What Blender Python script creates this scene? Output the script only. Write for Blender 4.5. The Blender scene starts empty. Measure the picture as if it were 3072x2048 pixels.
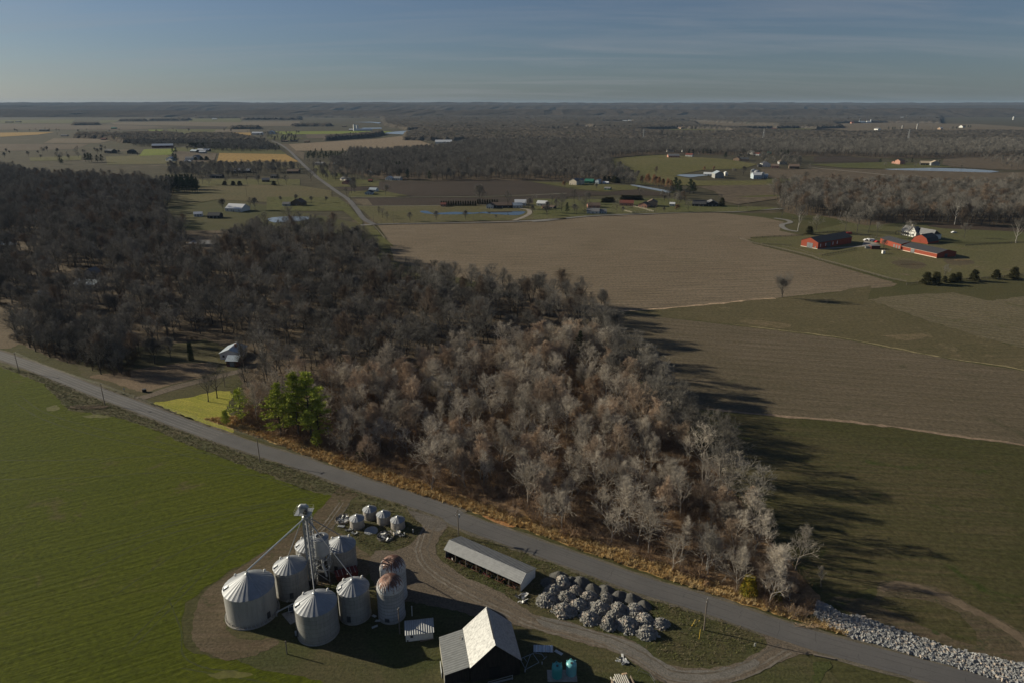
import bpy, math, random
import numpy as np
from mathutils import Vector, Matrix
from mathutils.geometry import tessellate_polygon
R = math.radians
rnd = random.Random(7)
S = bpy.context.scene
COL = S.collection
# ------------------------------------------------------------------ camera, sky, sun
H = 110.0
PITCH = math.atan(708/2048)
cam = bpy.data.objects.new('camera', bpy.data.cameras.new('camera'))
COL.objects.link(cam)
cam.location = (0, 0, H); cam.rotation_euler = (math.pi/2-PITCH, 0, 0)
cam.data.sensor_width = 36; cam.data.lens = 24; cam.data.clip_start = 1; cam.data.clip_end = 60000
S.camera = cam
SUNV = Vector((-21.1, 6.8, 8.6)).normalized()
EL = math.asin(SUNV.z); AZ = math.atan2(SUNV.x, SUNV.y) % (2*math.pi)
w = bpy.data.worlds.new('World'); S.world = w; w.use_nodes = True
nt = w.node_tree; nt.nodes.clear()
sky = nt.nodes.new('ShaderNodeTexSky'); sky.sky_type = 'NISHITA'; sky.sun_disc = False
sky.sun_elevation = EL; sky.sun_rotation = AZ; sky.altitude = 100
sky.air_density = 1.0; sky.dust_density = 0.6; sky.ozone_density = 3.0
# thin cirrus mixed into the sky
tc = nt.nodes.new('ShaderNodeTexCoord')
def wn(t, **k):
    n = nt.nodes.new(t)
    for a, b in k.items(): setattr(n, a, b)
    return n
def L(a, b): nt.links.new(a, b)
sep = wn('ShaderNodeSeparateXYZ'); L(tc.outputs['Generated'], sep.inputs[0])
zz = wn('ShaderNodeMath', operation='ADD'); L(sep.outputs[2], zz.inputs[0]); zz.inputs[1].default_value = 0.10
dx = wn('ShaderNodeMath', operation='DIVIDE'); L(sep.outputs[0], dx.inputs[0]); L(zz.outputs[0], dx.inputs[1])
dy = wn('ShaderNodeMath', operation='DIVIDE'); L(sep.outputs[1], dy.inputs[0]); L(zz.outputs[0], dy.inputs[1])
cmb = wn('ShaderNodeCombineXYZ'); L(dx.outputs[0], cmb.inputs[0]); L(dy.outputs[0], cmb.inputs[1])
mp = wn('ShaderNodeMapping'); L(cmb.outputs[0], mp.inputs[0]); mp.inputs['Rotation'].default_value = (0, 0, R(-18)); mp.inputs['Scale'].default_value = (0.22, 0.95, 1)
n1 = wn('ShaderNodeTexNoise'); L(mp.outputs[0], n1.inputs['Vector']); n1.inputs['Scale'].default_value = 1.6; n1.inputs['Detail'].default_value = 9; n1.inputs['Roughness'].default_value = 0.62; n1.inputs['Distortion'].default_value = 0.9
mr = wn('ShaderNodeMapRange'); L(n1.outputs['Fac'], mr.inputs['Value']); mr.inputs['From Min'].default_value = 0.44; mr.inputs['From Max'].default_value = 0.74; mr.inputs['To Min'].default_value = 0.0; mr.inputs['To Max'].default_value = 0.5
n2 = wn('ShaderNodeTexNoise'); L(cmb.outputs[0], n2.inputs['Vector']); n2.inputs['Scale'].default_value = 0.22; n2.inputs['Detail'].default_value = 3
mr2 = wn('ShaderNodeMapRange'); L(n2.outputs['Fac'], mr2.inputs['Value']); mr2.inputs['From Min'].default_value = 0.35; mr2.inputs['From Max'].default_value = 0.7; mr2.inputs['To Min'].default_value = 0.25; mr2.inputs['To Max'].default_value = 1.0
mu = wn('ShaderNodeMath', operation='MULTIPLY'); L(mr.outputs[0], mu.inputs[0]); L(mr2.outputs[0], mu.inputs[1])
up = wn('ShaderNodeMath', operation='GREATER_THAN'); L(sep.outputs[2], up.inputs[0]); up.inputs[1].default_value = 0.0
mu2 = wn('ShaderNodeMath', operation='MULTIPLY'); L(mu.outputs[0], mu2.inputs[0]); L(up.outputs[0], mu2.inputs[1])
hs = wn('ShaderNodeHueSaturation'); L(sky.outputs[0], hs.inputs['Color']); hs.inputs['Saturation'].default_value = 0.80; hs.inputs['Value'].default_value = 0.76
mx = wn('ShaderNodeMixRGB'); L(mu2.outputs[0], mx.inputs[0]); tint = wn('ShaderNodeMixRGB', blend_type='MULTIPLY'); tint.inputs[0].default_value = 1; L(hs.outputs[0], tint.inputs[1]); tint.inputs[2].default_value = (.78, .90, 1.10, 1); L(tint.outputs[0], mx.inputs[1]); mx.inputs[2].default_value = (4.9, 5.0, 5.3, 1)
bg = wn('ShaderNodeBackground'); L(mx.outputs[0], bg.inputs[0]); bg.inputs['Strength'].default_value = 0.05
wo = wn('ShaderNodeOutputWorld'); L(bg.outputs[0], wo.inputs[0])
sl = bpy.data.lights.new('sun', 'SUN'); sl.energy = 5.0; sl.angle = R(0.5); sl.color = (1, 0.91, 0.72)
so = bpy.data.objects.new('sun', sl); COL.objects.link(so); so.rotation_euler = (-SUNV).to_track_quat('-Z', 'Y').to_euler(); so.location = (-200, 60, 300)
S.view_settings.view_transform = 'Standard'; S.view_settings.look = 'None'; S.view_settings.exposure = 0.33; S.view_settings.gamma = 1
S.render.engine = 'CYCLES'; S.render.resolution_x = 1024; S.render.resolution_y = 682
S.cycles.volume_bounces = 0
# ------------------------------------------------------------------ survey: where things stand (metres; camera foot is the origin)
CR = {'a':(600,1450,2.6214),'b':(1200,1500,2.7736),'c':(1900,1500,2.0068),'d':(0,950,2.352),'e':(900,950,2.352),'f':(0,290,2.6133),'h':(800,290,2.6133),'i':(1600,290,2.94),'j':(2300,290,3.0466),'k':(2200,600,2.6972),'l':(0,600,1.96),'m':(1600,650,2.4122),'n':(2200,900,1.9599),'z':(0,0,.765625),'q':(980,1490,8.4),'r':(1280,1800,4.9),'s':(850,1480,4.9)}
CP, SP = math.cos(PITCH), math.sin(PITCH)
def g(c, x, y, z=0.0):
    a, b, s = CR[c]; x = a+x/s-1536; y = 1024-(b+y/s)
    t = (H-z)/(2048*SP-y*CP)
    return Vector((x*t, (2048*CP+y*SP)*t, z))
def ht(c, x, y, y2):
    Y = g(c, x, y).y; a, b, s = CR[c]; v = 1024-(b+y2/s)
    return H-(2048*SP-v*CP)*Y/(2048*CP+v*SP)
def P(c, *a): return [g(c, a[i], a[i+1]).to_2d() for i in range(0, len(a), 2)]
# ------------------------------------------------------------------ material helpers
class NT:
    def __init__(s, name):
        s.m = bpy.data.materials.new(name); s.m.use_nodes = True; s.t = s.m.node_tree; s.t.nodes.clear()
        s.out = s.t.nodes.new('ShaderNodeOutputMaterial'); s.b = s.t.nodes.new('ShaderNodeBsdfPrincipled')
        s.t.links.new(s.b.outputs[0], s.out.inputs[0]); s.pos = None
    def n(s, t, ins={}, **k):
        n = s.t.nodes.new(t)
        for a, b in k.items(): setattr(n, a, b)
        for a, b in ins.items(): s.set(n.inputs[a], b)
        return n
    def set(s, sock, v):
        if isinstance(v, bpy.types.NodeSocket): s.t.links.new(v, sock)
        elif isinstance(v, (tuple, list)) and len(v) == 3 and sock.type == 'RGBA': sock.default_value = (*v, 1)
        else: sock.default_value = v
    def P(s):
        if not s.pos: s.pos = s.n('ShaderNodeNewGeometry').outputs['Position']
        return s.pos
    def O(s): return s.n('ShaderNodeTexCoord').outputs['Object']
    def rot(s, v, ang, sc=(1,1,1)):
        r = s.n('ShaderNodeVectorRotate', {'Vector': v, 'Angle': -ang}, rotation_type='Z_AXIS').outputs[0]
        return s.n('ShaderNodeVectorMath', {0: r, 1: Vector(sc)}, operation='MULTIPLY').outputs[0]
    def noise(s, v, sc, det=4, ro=0.55, dist=0):
        return s.n('ShaderNodeTexNoise', {'Vector': v, 'Scale': sc, 'Detail': det, 'Roughness': ro, 'Distortion': dist}).outputs['Fac']
    def mr(s, v, a, b, c=0, d=1): return s.n('ShaderNodeMapRange', {0: v, 1: a, 2: b, 3: c, 4: d}).outputs[0]
    def mix(s, f, a, b, mode='MIX'):
        n = s.n('ShaderNodeMixRGB', {0: f, 1: a, 2: b}, blend_type=mode); return n.outputs[0]
    def math(s, op, a, b=0): return s.n('ShaderNodeMath', {0: a, 1: b}, operation=op).outputs[0]
    def bump(s, h, st, d=0.1): s.set(s.b.inputs['Normal'], s.n('ShaderNodeBump', {'Height': h, 'Strength': st, 'Distance': d}).outputs[0])
    def done(s, col, rough=0.9, metal=0, spec=0.2):
        s.set(s.b.inputs['Base Color'], col); s.set(s.b.inputs['Roughness'], rough); s.set(s.b.inputs['Metallic'], metal); s.set(s.b.inputs['Specular IOR Level'], spec); return s.m
def grd(name, c1, c2, c3=None, ang=0, row=0, rowamt=0.3, streak=0.5, big=0.02, fine=0.9, bumpd=0.25, c4=None):
    """soil, turf and crop surfaces: patches, streaks along the working direction, fine grain, drilled rows"""
    t = NT(name); p = t.P(); c3 = c3 or c2
    b = t.mr(t.noise(p, big, 4, 0.6, 0.6), .35, .65)
    col = t.mix(b, c1, c2)
    sv = t.rot(p, ang, (0.03, 0.75, 0.2))
    st = t.mr(t.noise(sv, 1.0, 5, 0.65), .38, .68)
    col = t.mix(t.math('MULTIPLY', st, streak), col, c3)
    if c4:
        q = t.mr(t.noise(p, big*3.1, 6, 0.7, 1.0), .58, .68)
        col = t.mix(q, col, c4)
    fn = t.noise(p, fine, 6, 0.75)
    f2 = t.mr(fn, .3, .7, .55, 1.45)
    col = t.mix(1.0, col, f2, 'MULTIPLY')
    hgt = fn
    if row:
        v = t.rot(p, ang); y = t.n('ShaderNodeSeparateXYZ', {0: v}).outputs[1]
        wob = t.math('MULTIPLY', t.noise(p, 0.01, 2), 6.0)
        sn = t.math('SINE', t.math('MULTIPLY', t.math('ADD', y, wob), 6.2832/row))
        col = t.mix(1.0, col, t.mr(sn, -1, 1, 1-rowamt, 1+rowamt*.6), 'MULTIPLY')
        hgt = t.math('ADD', fn, t.math('MULTIPLY', sn, 0.35))
    t.bump(t.math('ADD', hgt, t.math('MULTIPLY', st, .5)), 0.9, bumpd)
    return t.done(col, 0.95, 0, 0.1)
def plain(name, c, rough=0.7, metal=0, var=0.25, sc=1.5, spec=0.3, rv=0):
    t = NT(name); p = t.O(); f = t.noise(p, sc, 5, 0.65)
    col = t.mix(1.0, c, t.mr(f, .3, .7, 1-var, 1+var), 'MULTIPLY')
    if rv:
        ri = t.n('ShaderNodeObjectInfo').outputs['Random']
        col = t.mix(1.0, col, t.mr(ri, 0, 1, 1-rv, 1+rv), 'MULTIPLY')
    t.bump(f, 0.2, 0.03)
    return t.done(col, rough, metal, spec)
def twotone(name, c1, c2, sc, lo=.45, hi=.6, rough=.8, metal=0, stretch=(1,1,1)):
    t = NT(name); p = t.n('ShaderNodeVectorMath', {0: t.O(), 1: Vector(stretch)}, operation='MULTIPLY').outputs[0]
    f = t.noise(p, sc, 7, 0.7, 0.4)
    col = t.mix(t.mr(f, lo, hi), c1, c2); f2 = t.noise(t.O(), 2.2, 4)
    col = t.mix(1.0, col, t.mr(f2, .3, .7, .8, 1.2), 'MULTIPLY')
    t.bump(f, 0.15, 0.05)
    return t.done(col, rough, metal, .3)
def ribbed(name, c, c2, axis, period, rough=.45, metal=.5, ang=0):
    """corrugated or standing-seam sheet; ribs run across the given axis"""
    t = NT(name); o = t.rot(t.O(), ang); y = t.n('ShaderNodeSeparateXYZ', {0: o}).outputs[axis]
    sn = t.math('SINE', t.math('MULTIPLY', y, 6.2832/period))
    f = t.noise(t.O(), 0.8, 6, 0.7, 0.5)
    col = t.mix(t.mr(f, .42, .66), c, c2); col = t.mix(1.0, col, t.mr(sn, -1, 1, .84, 1.08), 'MULTIPLY')
    t.bump(sn, 0.8, 0.05)
    return t.done(col, rough, metal, .4)
M = {}
# ------------------------------------------------------------------ mesh helpers
class MB:
    def __init__(s): s.v = []; s.f = []; s.mi = []; s.k = 0
    def add(s, vs, fs, mi=0):
        s.v.extend(vs); s.f.extend([tuple(i+s.k for i in f) for f in fs]); s.mi.extend([mi]*len(fs)); s.k += len(vs)
    def box(s, x0, x1, y0, y1, z0, z1, mi=0):
        s.add([(x0,y0,z0),(x1,y0,z0),(x1,y1,z0),(x0,y1,z0),(x0,y0,z1),(x1,y0,z1),(x1,y1,z1),(x0,y1,z1)],
              [(0,3,2,1),(4,5,6,7),(0,1,5,4),(1,2,6,5),(2,3,7,6),(3,0,4,7)], mi)
    def obox(s, c, ax, ay, az, mi=0):
        c = Vector(c); ax = Vector(ax); ay = Vector(ay); az = Vector(az)
        s.add([tuple(c+sx*ax+sy*ay+sz*az) for sz in (-1,1) for sx, sy in ((-1,-1),(1,-1),(1,1),(-1,1))],
              [(0,3,2,1),(4,5,6,7),(0,1,5,4),(1,2,6,5),(2,3,7,6),(3,0,4,7)], mi)
    def bar(s, a, b, r, r2=None, n=6, mi=0, cap=True):
        s.tube([a, b], [r, r if r2 is None else r2], n, mi, cap)
    def tube(s, pts, rad, n=6, mi=0, cap=True):
        pts = [Vector(p) for p in pts]; vs = []; fs = []
        if not isinstance(rad, (list, tuple)): rad = [rad]*len(pts)
        for i, p in enumerate(pts):
            d = (pts[min(i+1, len(pts)-1)]-pts[max(i-1, 0)]); d = d.normalized() if d.length > 1e-9 else Vector((0,0,1))
            u = d.orthogonal() if abs(d.z) > .99 else d.cross(Vector((0,0,1)))
            u.normalize(); w_ = d.cross(u)
            for k in range(n):
                a = 2*math.pi*k/n; vs.append(tuple(p+rad[i]*(math.cos(a)*u+math.sin(a)*w_)))
        for i in range(len(pts)-1):
            for k in range(n):
                k2 = (k+1) % n; fs.append((i*n+k, i*n+k2, (i+1)*n+k2, (i+1)*n+k))
        if cap: fs.append(tuple(range(n))); fs.append(tuple(range((len(pts)-1)*n, len(pts)*n)))
        s.add(vs, fs, mi)
    def lathe(s, prof, n=32, c=(0,0,0), mi=0, cap0=False, cap1=False, wob=0):
        vs = []; fs = []
        for r, z in prof:
            for k in range(n):
                a = 2*math.pi*k/n; q = r*(1+wob*rnd.uniform(-1, 1)); vs.append((c[0]+q*math.cos(a), c[1]+q*math.sin(a), c[2]+z))
        for i in range(len(prof)-1):
            for k in range(n):
                k2 = (k+1) % n; fs.append((i*n+k, i*n+k2, (i+1)*n+k2, (i+1)*n+k))
        if cap0: fs.append(tuple(reversed(range(n))))
        if cap1: fs.append(tuple(range((len(prof)-1)*n, len(prof)*n)))
        s.add(vs, fs, mi)
    def ball(s, c, r, n=10, mi=0, sq=1.0):
        pr = [(max(r*math.sin(math.pi*i/6), 0.001), -r*sq*math.cos(math.pi*i/6)) for i in range(7)]
        s.lathe(pr, n, c, mi)
    def chunk(s, c, r, q, mi=0):
        m = Matrix.Rotation(q.uniform(0, 6.28), 3, Vector((q.uniform(-1,1), q.uniform(-1,1), q.uniform(-1,1))).normalized())
        sx, sy, sz = r*q.uniform(.7,1.3), r*q.uniform(.6,1.1), r*q.uniform(.3,.8); vs = []
        for z in (-1,1):
            for x, y in ((-1,-1),(1,-1),(1,1),(-1,1)):
                v = m @ Vector((x*sx*q.uniform(.6,1), y*sy*q.uniform(.6,1), z*sz*q.uniform(.6,1))); vs.append((c[0]+v.x, c[1]+v.y, c[2]+v.z))
        s.add(vs, [(0,3,2,1),(4,5,6,7),(0,1,5,4),(1,2,6,5),(2,3,7,6),(3,0,4,7)], mi)
    def build(s, name, mats, parent=None, smooth=False, loc=None):
        me = bpy.data.meshes.new(name); me.from_pydata([tuple(v) for v in s.v], [], s.f)
        mats = mats if isinstance(mats, (list, tuple)) else [mats]
        for m in mats: me.materials.append(m)
        if len(mats) > 1: me.polygons.foreach_set('material_index', s.mi)
        if smooth: me.polygons.foreach_set('use_smooth', [True]*len(me.polygons))
        me.update(); o = bpy.data.objects.new(name, me); COL.objects.link(o)
        if parent: o.parent = parent
        if loc is not None: o.location = loc
        return o
def tag(o, label, cat, group=None):
    o['label'] = label; o['category'] = cat
    if group: o['group'] = group
    return o
def thing(name, label, cat, loc=(0,0,0), rz=0, group=None):
    o = bpy.data.objects.new(name, None); COL.objects.link(o); o.empty_display_size = 0.5
    o.location = loc; o.rotation_euler = (0, 0, rz); return tag(o, label, cat, group)
def kids(o): return [c for c in KIDS.get(o.name, [])]
KIDS = {}
def reg(root, *ch): KIDS.setdefault(root.name, []).extend(ch); return root
def copy_thing(root, loc, rz, sc=1.0, label=None, group=None):
    c = root.copy(); COL.objects.link(c); c.location = loc; c.rotation_euler = (0, 0, rz); c.scale = (sc, sc, sc) if not isinstance(sc, tuple) else sc
    if label: c['label'] = label
    if group: c['group'] = group
    for k in kids(root):
        d = k.copy(); COL.objects.link(d); d.parent = c
    return c
# ------------------------------------------------------------------ ground sheets
def smooth_poly(pts, closed=True, k=4):
    n = len(pts); out = []
    for i in range(n if closed else n-1):
        p0, p1, p2, p3 = [Vector(pts[j % n] if closed else pts[min(max(j, 0), n-1)]) for j in (i-1, i, i+1, i+2)]
        for q in range(k):
            t = q/k; out.append(0.5*((2*p1)+(p2-p0)*t+(2*p0-5*p1+4*p2-p3)*t*t+(3*p1-p0-3*p2+p3)*t**3))
    if not closed: out.append(Vector(pts[-1]))
    return out
def ragged(pts, step, amp, q):
    out = []; n = len(pts)
    for i in range(n):
        a, b = Vector(pts[i]), Vector(pts[(i+1) % n]); m = max(1, min(60, int((b-a).length/step)))
        for k in range(m):
            p = a.lerp(b, k/m); out.append(p+Vector((q.gauss(0, amp), q.gauss(0, amp))))
    return out
def sheet(name, pts, z, mat, smooth=0, rag=0, kind='structure'):
    q = random.Random(len(pts)*31+int(z*1000))
    pts = [Vector((p[0], p[1])) for p in pts]
    if smooth: pts = smooth_poly(pts, True, smooth)
    if rag: pts = ragged(pts, rag*3, rag*.6, q)
    v3 = [Vector((p.x, p.y, z)) for p in pts]
    tr = tessellate_polygon([v3]); me = bpy.data.meshes.new(name)
    fs = []
    for a, b, c in tr:
        cr = (v3[b]-v3[a]).cross(v3[c]-v3[a]).z
        fs.append((a, b, c) if cr > 0 else (a, c, b))
    me.from_pydata([tuple(v) for v in v3], [], fs); me.materials.append(mat); me.update()
    o = bpy.data.objects.new(name, me); COL.objects.link(o); o['kind'] = kind; return o
def ribbon(name, cl, width, z, mat, kind='structure', rag=0, k=5):
    c = smooth_poly([Vector((p[0], p[1])) for p in cl], False, k); q = random.Random(5)
    vs = []; fs = []
    for i, p in enumerate(c):
        d = (c[min(i+1, len(c)-1)]-c[max(i-1, 0)]).normalized(); nn = Vector((-d.y, d.x))
        wd = width[0]+(width[1]-width[0])*i/(len(c)-1) if isinstance(width, tuple) else width
        a = p+nn*(wd/2+q.gauss(0, rag)); b = p-nn*(wd/2+q.gauss(0, rag))
        vs += [(a.x, a.y, z), (b.x, b.y, z)]
    for i in range(len(c)-1): fs.append((2*i, 2*i+1, 2*i+3, 2*i+2))
    me = bpy.data.meshes.new(name); me.from_pydata(vs, [], fs); me.materials.append(mat); me.update()
    o = bpy.data.objects.new(name, me); COL.objects.link(o); o['kind'] = kind; return o
def inside(px, py, poly):
    r = np.zeros(px.shape, bool); n = len(poly)
    for i in range(n):
        x1, y1 = poly[i]; x2, y2 = poly[(i+1) % n]
        if y1 == y2: continue
        c = ((y1 > py) != (y2 > py)) & (px < (x2-x1)*(py-y1)/(y2-y1)+x1); r ^= c
    return r
# ------------------------------------------------------------------ ground, fields, water, roads
G0 = grd('dull_grass', (.060,.060,.022), (.085,.072,.034), (.045,.050,.018), big=.012)
GW = grd('winter_wheat', (.058,.070,.0035), (.072,.080,.005), (.040,.052,.0025), ang=R(27), row=0, rowamt=.0, streak=.6, big=.015, fine=.8, c4=(.075,.068,.020))
GV = grd('verge_grass', (.085,.085,.040), (.125,.105,.06), (.06,.062,.028), ang=R(-20), streak=.6, big=.12, fine=1.5)
GG = grd('brightened_gold_grass', (.40,.27,.105), (.50,.36,.16), (.22,.125,.05), ang=R(-20), streak=.7, big=.10, fine=1.2)  # real dry-grass gold, with the lot's extra brightness painted into the tone
GLN = grd('brightened_lawn', (.26,.25,.035), (.33,.29,.055), (.15,.165,.03), ang=R(-25), streak=.6, big=.10, fine=1.4, c4=(.22,.17,.06))  # yellow-green turf, its colour lifted to carry the brighter light on the lot
GL = grd('litter', (.10,.076,.050), (.145,.108,.07), (.055,.044,.03), big=.08, fine=1.0, streak=.4)
GLG = grd('brightened_litter', (.17,.105,.055), (.26,.17,.095), (.08,.052,.03), big=.09, fine=1.2, streak=.5)  # leaf litter with the lot's brightening put into its colour
GY = grd('yard_grass', (.060,.065,.024), (.095,.078,.042), (.042,.050,.016), big=.06, fine=1.6, streak=.4)
GD = grd('dirt_drive', (.125,.100,.074), (.155,.125,.095), (.095,.076,.056), ang=R(-35), big=.05, fine=2.2, streak=.45)
GD2 = grd('dirt_yard', (.105,.078,.050), (.13,.10,.066), (.062,.056,.028), big=.08, fine=1.6, streak=.6, c4=(.052,.056,.022))
GT = grd('corn_stubble', (.172,.133,.090), (.202,.158,.110), (.100,.079,.052), ang=R(5), row=6.2, rowamt=.08, streak=.95, big=.008, fine=.6, c4=(.135,.108,.07))
GT2 = grd('thin_stubble', (.125,.103,.064), (.15,.122,.078), (.09,.08,.042), ang=R(-28), row=5, rowamt=.06, streak=.9, big=.012, fine=.6, c4=(.085,.08,.038))
GB = grd('bean_stubble', (.108,.086,.056), (.135,.106,.073), (.080,.068,.040), ang=R(-12), row=6.5, rowamt=.06, streak=.9, big=.01, fine=.7, c4=(.075,.066,.038))
GSW = grd('grass_swale', (.094,.079,.041), (.115,.092,.050), (.060,.058,.026), ang=R(4), streak=.6, big=.02, fine=.6, c4=(.145,.115,.065))
GDK = grd('dark_hayfield', (.060,.055,.021), (.088,.070,.037), (.040,.044,.014), ang=R(-6), streak=.8, big=.016, fine=.7, c4=(.038,.050,.012))
GE = grd('eroded_soil', (.085,.066,.042), (.115,.086,.056), (.055,.055,.026), big=.07, fine=1.0, streak=.6, c4=(.05,.058,.022))
GS = grd('ploughed_soil', (.047,.036,.027), (.062,.046,.034), (.034,.026,.020), ang=R(2), row=9, rowamt=.12, streak=.7, big=.01, fine=.4)
GFG = grd('far_green', (.074,.077,.023), (.098,.088,.034), (.062,.065,.022), ang=R(3), streak=.4, big=.006, fine=.15)
GFY = grd('far_green_bright', (.12,.15,.020), (.15,.17,.03), (.10,.12,.02), streak=.3, big=.006, fine=.15)
GFO = grd('far_gold', (.25,.16,.05), (.29,.19,.065), (.19,.12,.04), streak=.3, big=.01, fine=.15)
GFT = grd('far_tan', (.118,.092,.060), (.142,.112,.074), (.082,.066,.044), ang=R(3), streak=.6, big=.004, fine=.1)
GFB = grd('far_brown', (.092,.070,.048), (.118,.092,.062), (.066,.052,.036), ang=R(-2), streak=.6, big=.004, fine=.1)
GPL = grd('far_plain', (.064,.053,.033), (.062,.056,.027), (.040,.034,.023), ang=R(1), streak=.6, big=.0015, fine=.05, c4=(.105,.082,.056))
def asphalt():
    t = NT('asphalt'); p = t.P(); f = t.noise(p, 3.0, 6, .8); b = t.noise(p, .08, 3)
    col = t.mix(t.mr(b, .35, .65), (.090,.086,.084), (.108,.102,.098)); col = t.mix(1.0, col, t.mr(f, .3, .7, .85, 1.15), 'MULTIPLY')
    v = t.n('ShaderNodeTexVoronoi', {'Vector': t.rot(p, R(-20), (.07,.25,.1)), 'Scale': 1.0}, feature='DISTANCE_TO_EDGE').outputs['Distance']
    col = t.mix(t.mr(v, .0, .006, .55, 0), col, (.05,.047,.045)); t.bump(f, .2, .02); return t.done(col, .85, 0, .25)
AS = asphalt()
def water(name, c, rough=.03):
    t = NT(name); f = t.noise(t.P(), .6, 3); t.bump(f, .03, .05); return t.done(c, rough, 0, .6)
WA = water('pond_water', (.018,.022,.026))
ICE = water('ice', (.22,.25,.28), .25)
GRAVEL = grd('grey_gravel', (.19,.18,.165), (.24,.23,.21), (.13,.12,.11), big=.1, fine=3, streak=.3)
sheet('ground', [(-60000,-500),(60000,-500),(60000,90000),(-60000,90000)], 0, GPL)
# nearer countryside under the wood and the farm
sheet('meadow', P('z', -900,1900, -900,440, -300,420, 400,425, 600,470, 860,520, 1230,497, 2400,480, 3400,520, 3400,1900), .02, G0)
sheet('field', P('z', -2600,800, -600,760, -5,838, 60,856, 150,893, 165,925, 158,940, 205,946, 262,955, 330,975, 450,1026, 600,1082, 700,1122, 772,1138, 742,1180, 700,1203, 640,1245, 590,1280, 520,1318, 470,1345, 430,1385, 414,1440, 430,1490, 490,1512, 640,1514, 740,1543, 860,1552, 980,1600, 1000,1900, -900,1900), .05, GW, rag=.7)
TRK = plain('wheel_track', (.036,.044,.004), .95, var=.4, sc=.6); TRP = plain('worn_track', (.085,.082,.018), .95, var=.4, sc=.6)
for a in (P('a', -900,560, -300,330, 100,235, 500,160, 720,125, 900,112), P('a', -900,585, -300,352, 100,255, 500,178, 720,142, 900,128), P('a', -900,700, -300,420, 100,300, 350,240, 640,205, 830,185), P('a', -700,900, -200,560, 150,400, 420,310, 660,250),
          P('a', -600,1300, -200,880, 50,640, 300,480, 560,370, 780,280), P('a', -560,1330, -160,905, 80,665, 320,505, 580,392, 800,300), P('d', -100,1010, 500,1010, 1000,985, 1500,960, 1900,985), P('d', -100,1150, 600,1130, 1100,1100, 1700,1110, 2200,1180), P('d', 150,560, 330,680, 700,790, 1200,900, 1800,1060, 2250,1215), P('d', 100,600, 300,720, 650,830, 1150,940, 1750,1100, 2200,1250),
          P('a', -150,1450, 150,1500, 500,1560, 900,1640), P('a', -250,900, -150,1150, -130,1350, 50,1450, 300,1470)):
    ribbon('wheel_track', a, .32, .056, TRK, rag=.05, k=12)
for a in (P('d', 330,640, 400,625, 420,650, 360,665), P('d', 580,700, 700,692, 780,705, 680,712), P('a', 60,1500, 260,1480, 420,1500, 240,1530)): sheet('worn_patch', a, .058, TRP, smooth=3, rag=.5)
sheet('verge', P('z', -600,700, -5,800, 300,905, 600,1025, 860,1115, 1000,1160, 990,1200, 800,1140, 772,1140, 700,1124, 600,1084, 450,1028, 330,977, 262,957, 205,948, 158,941, 100,880, -5,840, -600,760), .07, GV, rag=.6)
sheet('yard', P('a', 1180,90, 1500,150, 1650,225, 1720,260, 1760,1500, 2000,2100, 1400,2100, 950,1540, 600,1490, 330,1400, 90,1330, -60,1250, -30,1000, 60,820, 400,600, 800,330, 1050,130), .06, GY, rag=.6)
sheet('yard', P('b', 380,200, 1000,395, 1500,570, 2100,790, 2352,870, 2900,1080, 3400,1300, 3900,1700, 3900,2600, -300,2600, -300,500, 100,250), .055, GY, rag=.6)
# dirt around the bins and the drive
sheet('dirt_track', P('a', 1130,0, 1180,60, 1250,90, 1190,130, 1150,200, 1090,260, 1060,330, 1080,380, 1200,430, 1230,500, 1330,560, 1420,640, 1340,700, 1240,760, 900,800, 600,760, 420,900, 240,960, 190,1100, 300,1220, 560,1220, 620,1260, 480,1330, 230,1390, 60,1330, -60,1240, -40,1020, 60,830, 350,640, 560,500, 800,330, 960,180, 1040,90), .085, GD2, smooth=3, rag=.3)
sheet('driveway', P('b', 130,110, 230,160, 380,205, 395,230, 335,300, 300,400, 320,470, 420,560, 560,650, 700,700, 900,800, 1020,880, 1140,960, 1400,1010, 1640,1090, 1800,1120, 1960,1180)+P('c', 90,935, 250,1000, 420,1012, 600,985, 740,922, 815,868, 790,800, 1110,912, 1000,930, 890,975, 780,1020, 640,1080, 500,1110, 297,1118)+P('b', 2150,1500, 2050,1420, 1850,1290, 1700,1230, 1400,1160, 1150,1080, 960,1040, 850,1000, 600,960, 400,900, 100,850, -150,800, -260,560, -200,420, -60,420, 60,380, 130,320, 180,240, 160,170, 100,110), .10, GD, smooth=3, rag=.25)
sheet('gravel_patch', P('b', 1150,970, 1400,1020, 1640,1095, 1960,1190, 2110,1300)+P('c', 240,1010, 420,1025, 600,1000, 700,960, 760,985, 600,1070, 400,1100, 280,1090)+P('b', 2150,1450, 1900,1290, 1500,1120, 1200,1050), .115, grd('drive_gravel', (.15,.138,.122), (.18,.165,.145), (.11,.10,.085), ang=R(-30), big=.1, fine=3, streak=.4), smooth=3, rag=.3)
sheet('driveway', P('d', 935,575, 985,590, 1060,570, 1200,525, 1400,470, 1560,430, 1700,395, 1700,370, 1540,405, 1400,440, 1200,490, 1040,545), .10, GD, smooth=3)
sheet('bare_ground', P('d', 620,420, 900,380, 1250,330, 1480,330, 1500,400, 1200,480, 1030,530, 900,500, 760,450), .06, grd('leafy_dirt', (.15,.105,.07), (.18,.13,.085), (.09,.08,.04), big=.06, fine=1.2, streak=.4), smooth=3, rag=.5)
sheet('lawn', P('d', 500,270, 760,230, 1100,200, 1480,190, 1560,330, 1700,400, 1400,500, 1030,560, 930,575, 760,510, 600,430), .04, grd('back_lawn', (.065,.06,.03), (.085,.078,.035), (.09,.065,.042), big=.05, fine=1.2), rag=.6)
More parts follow.
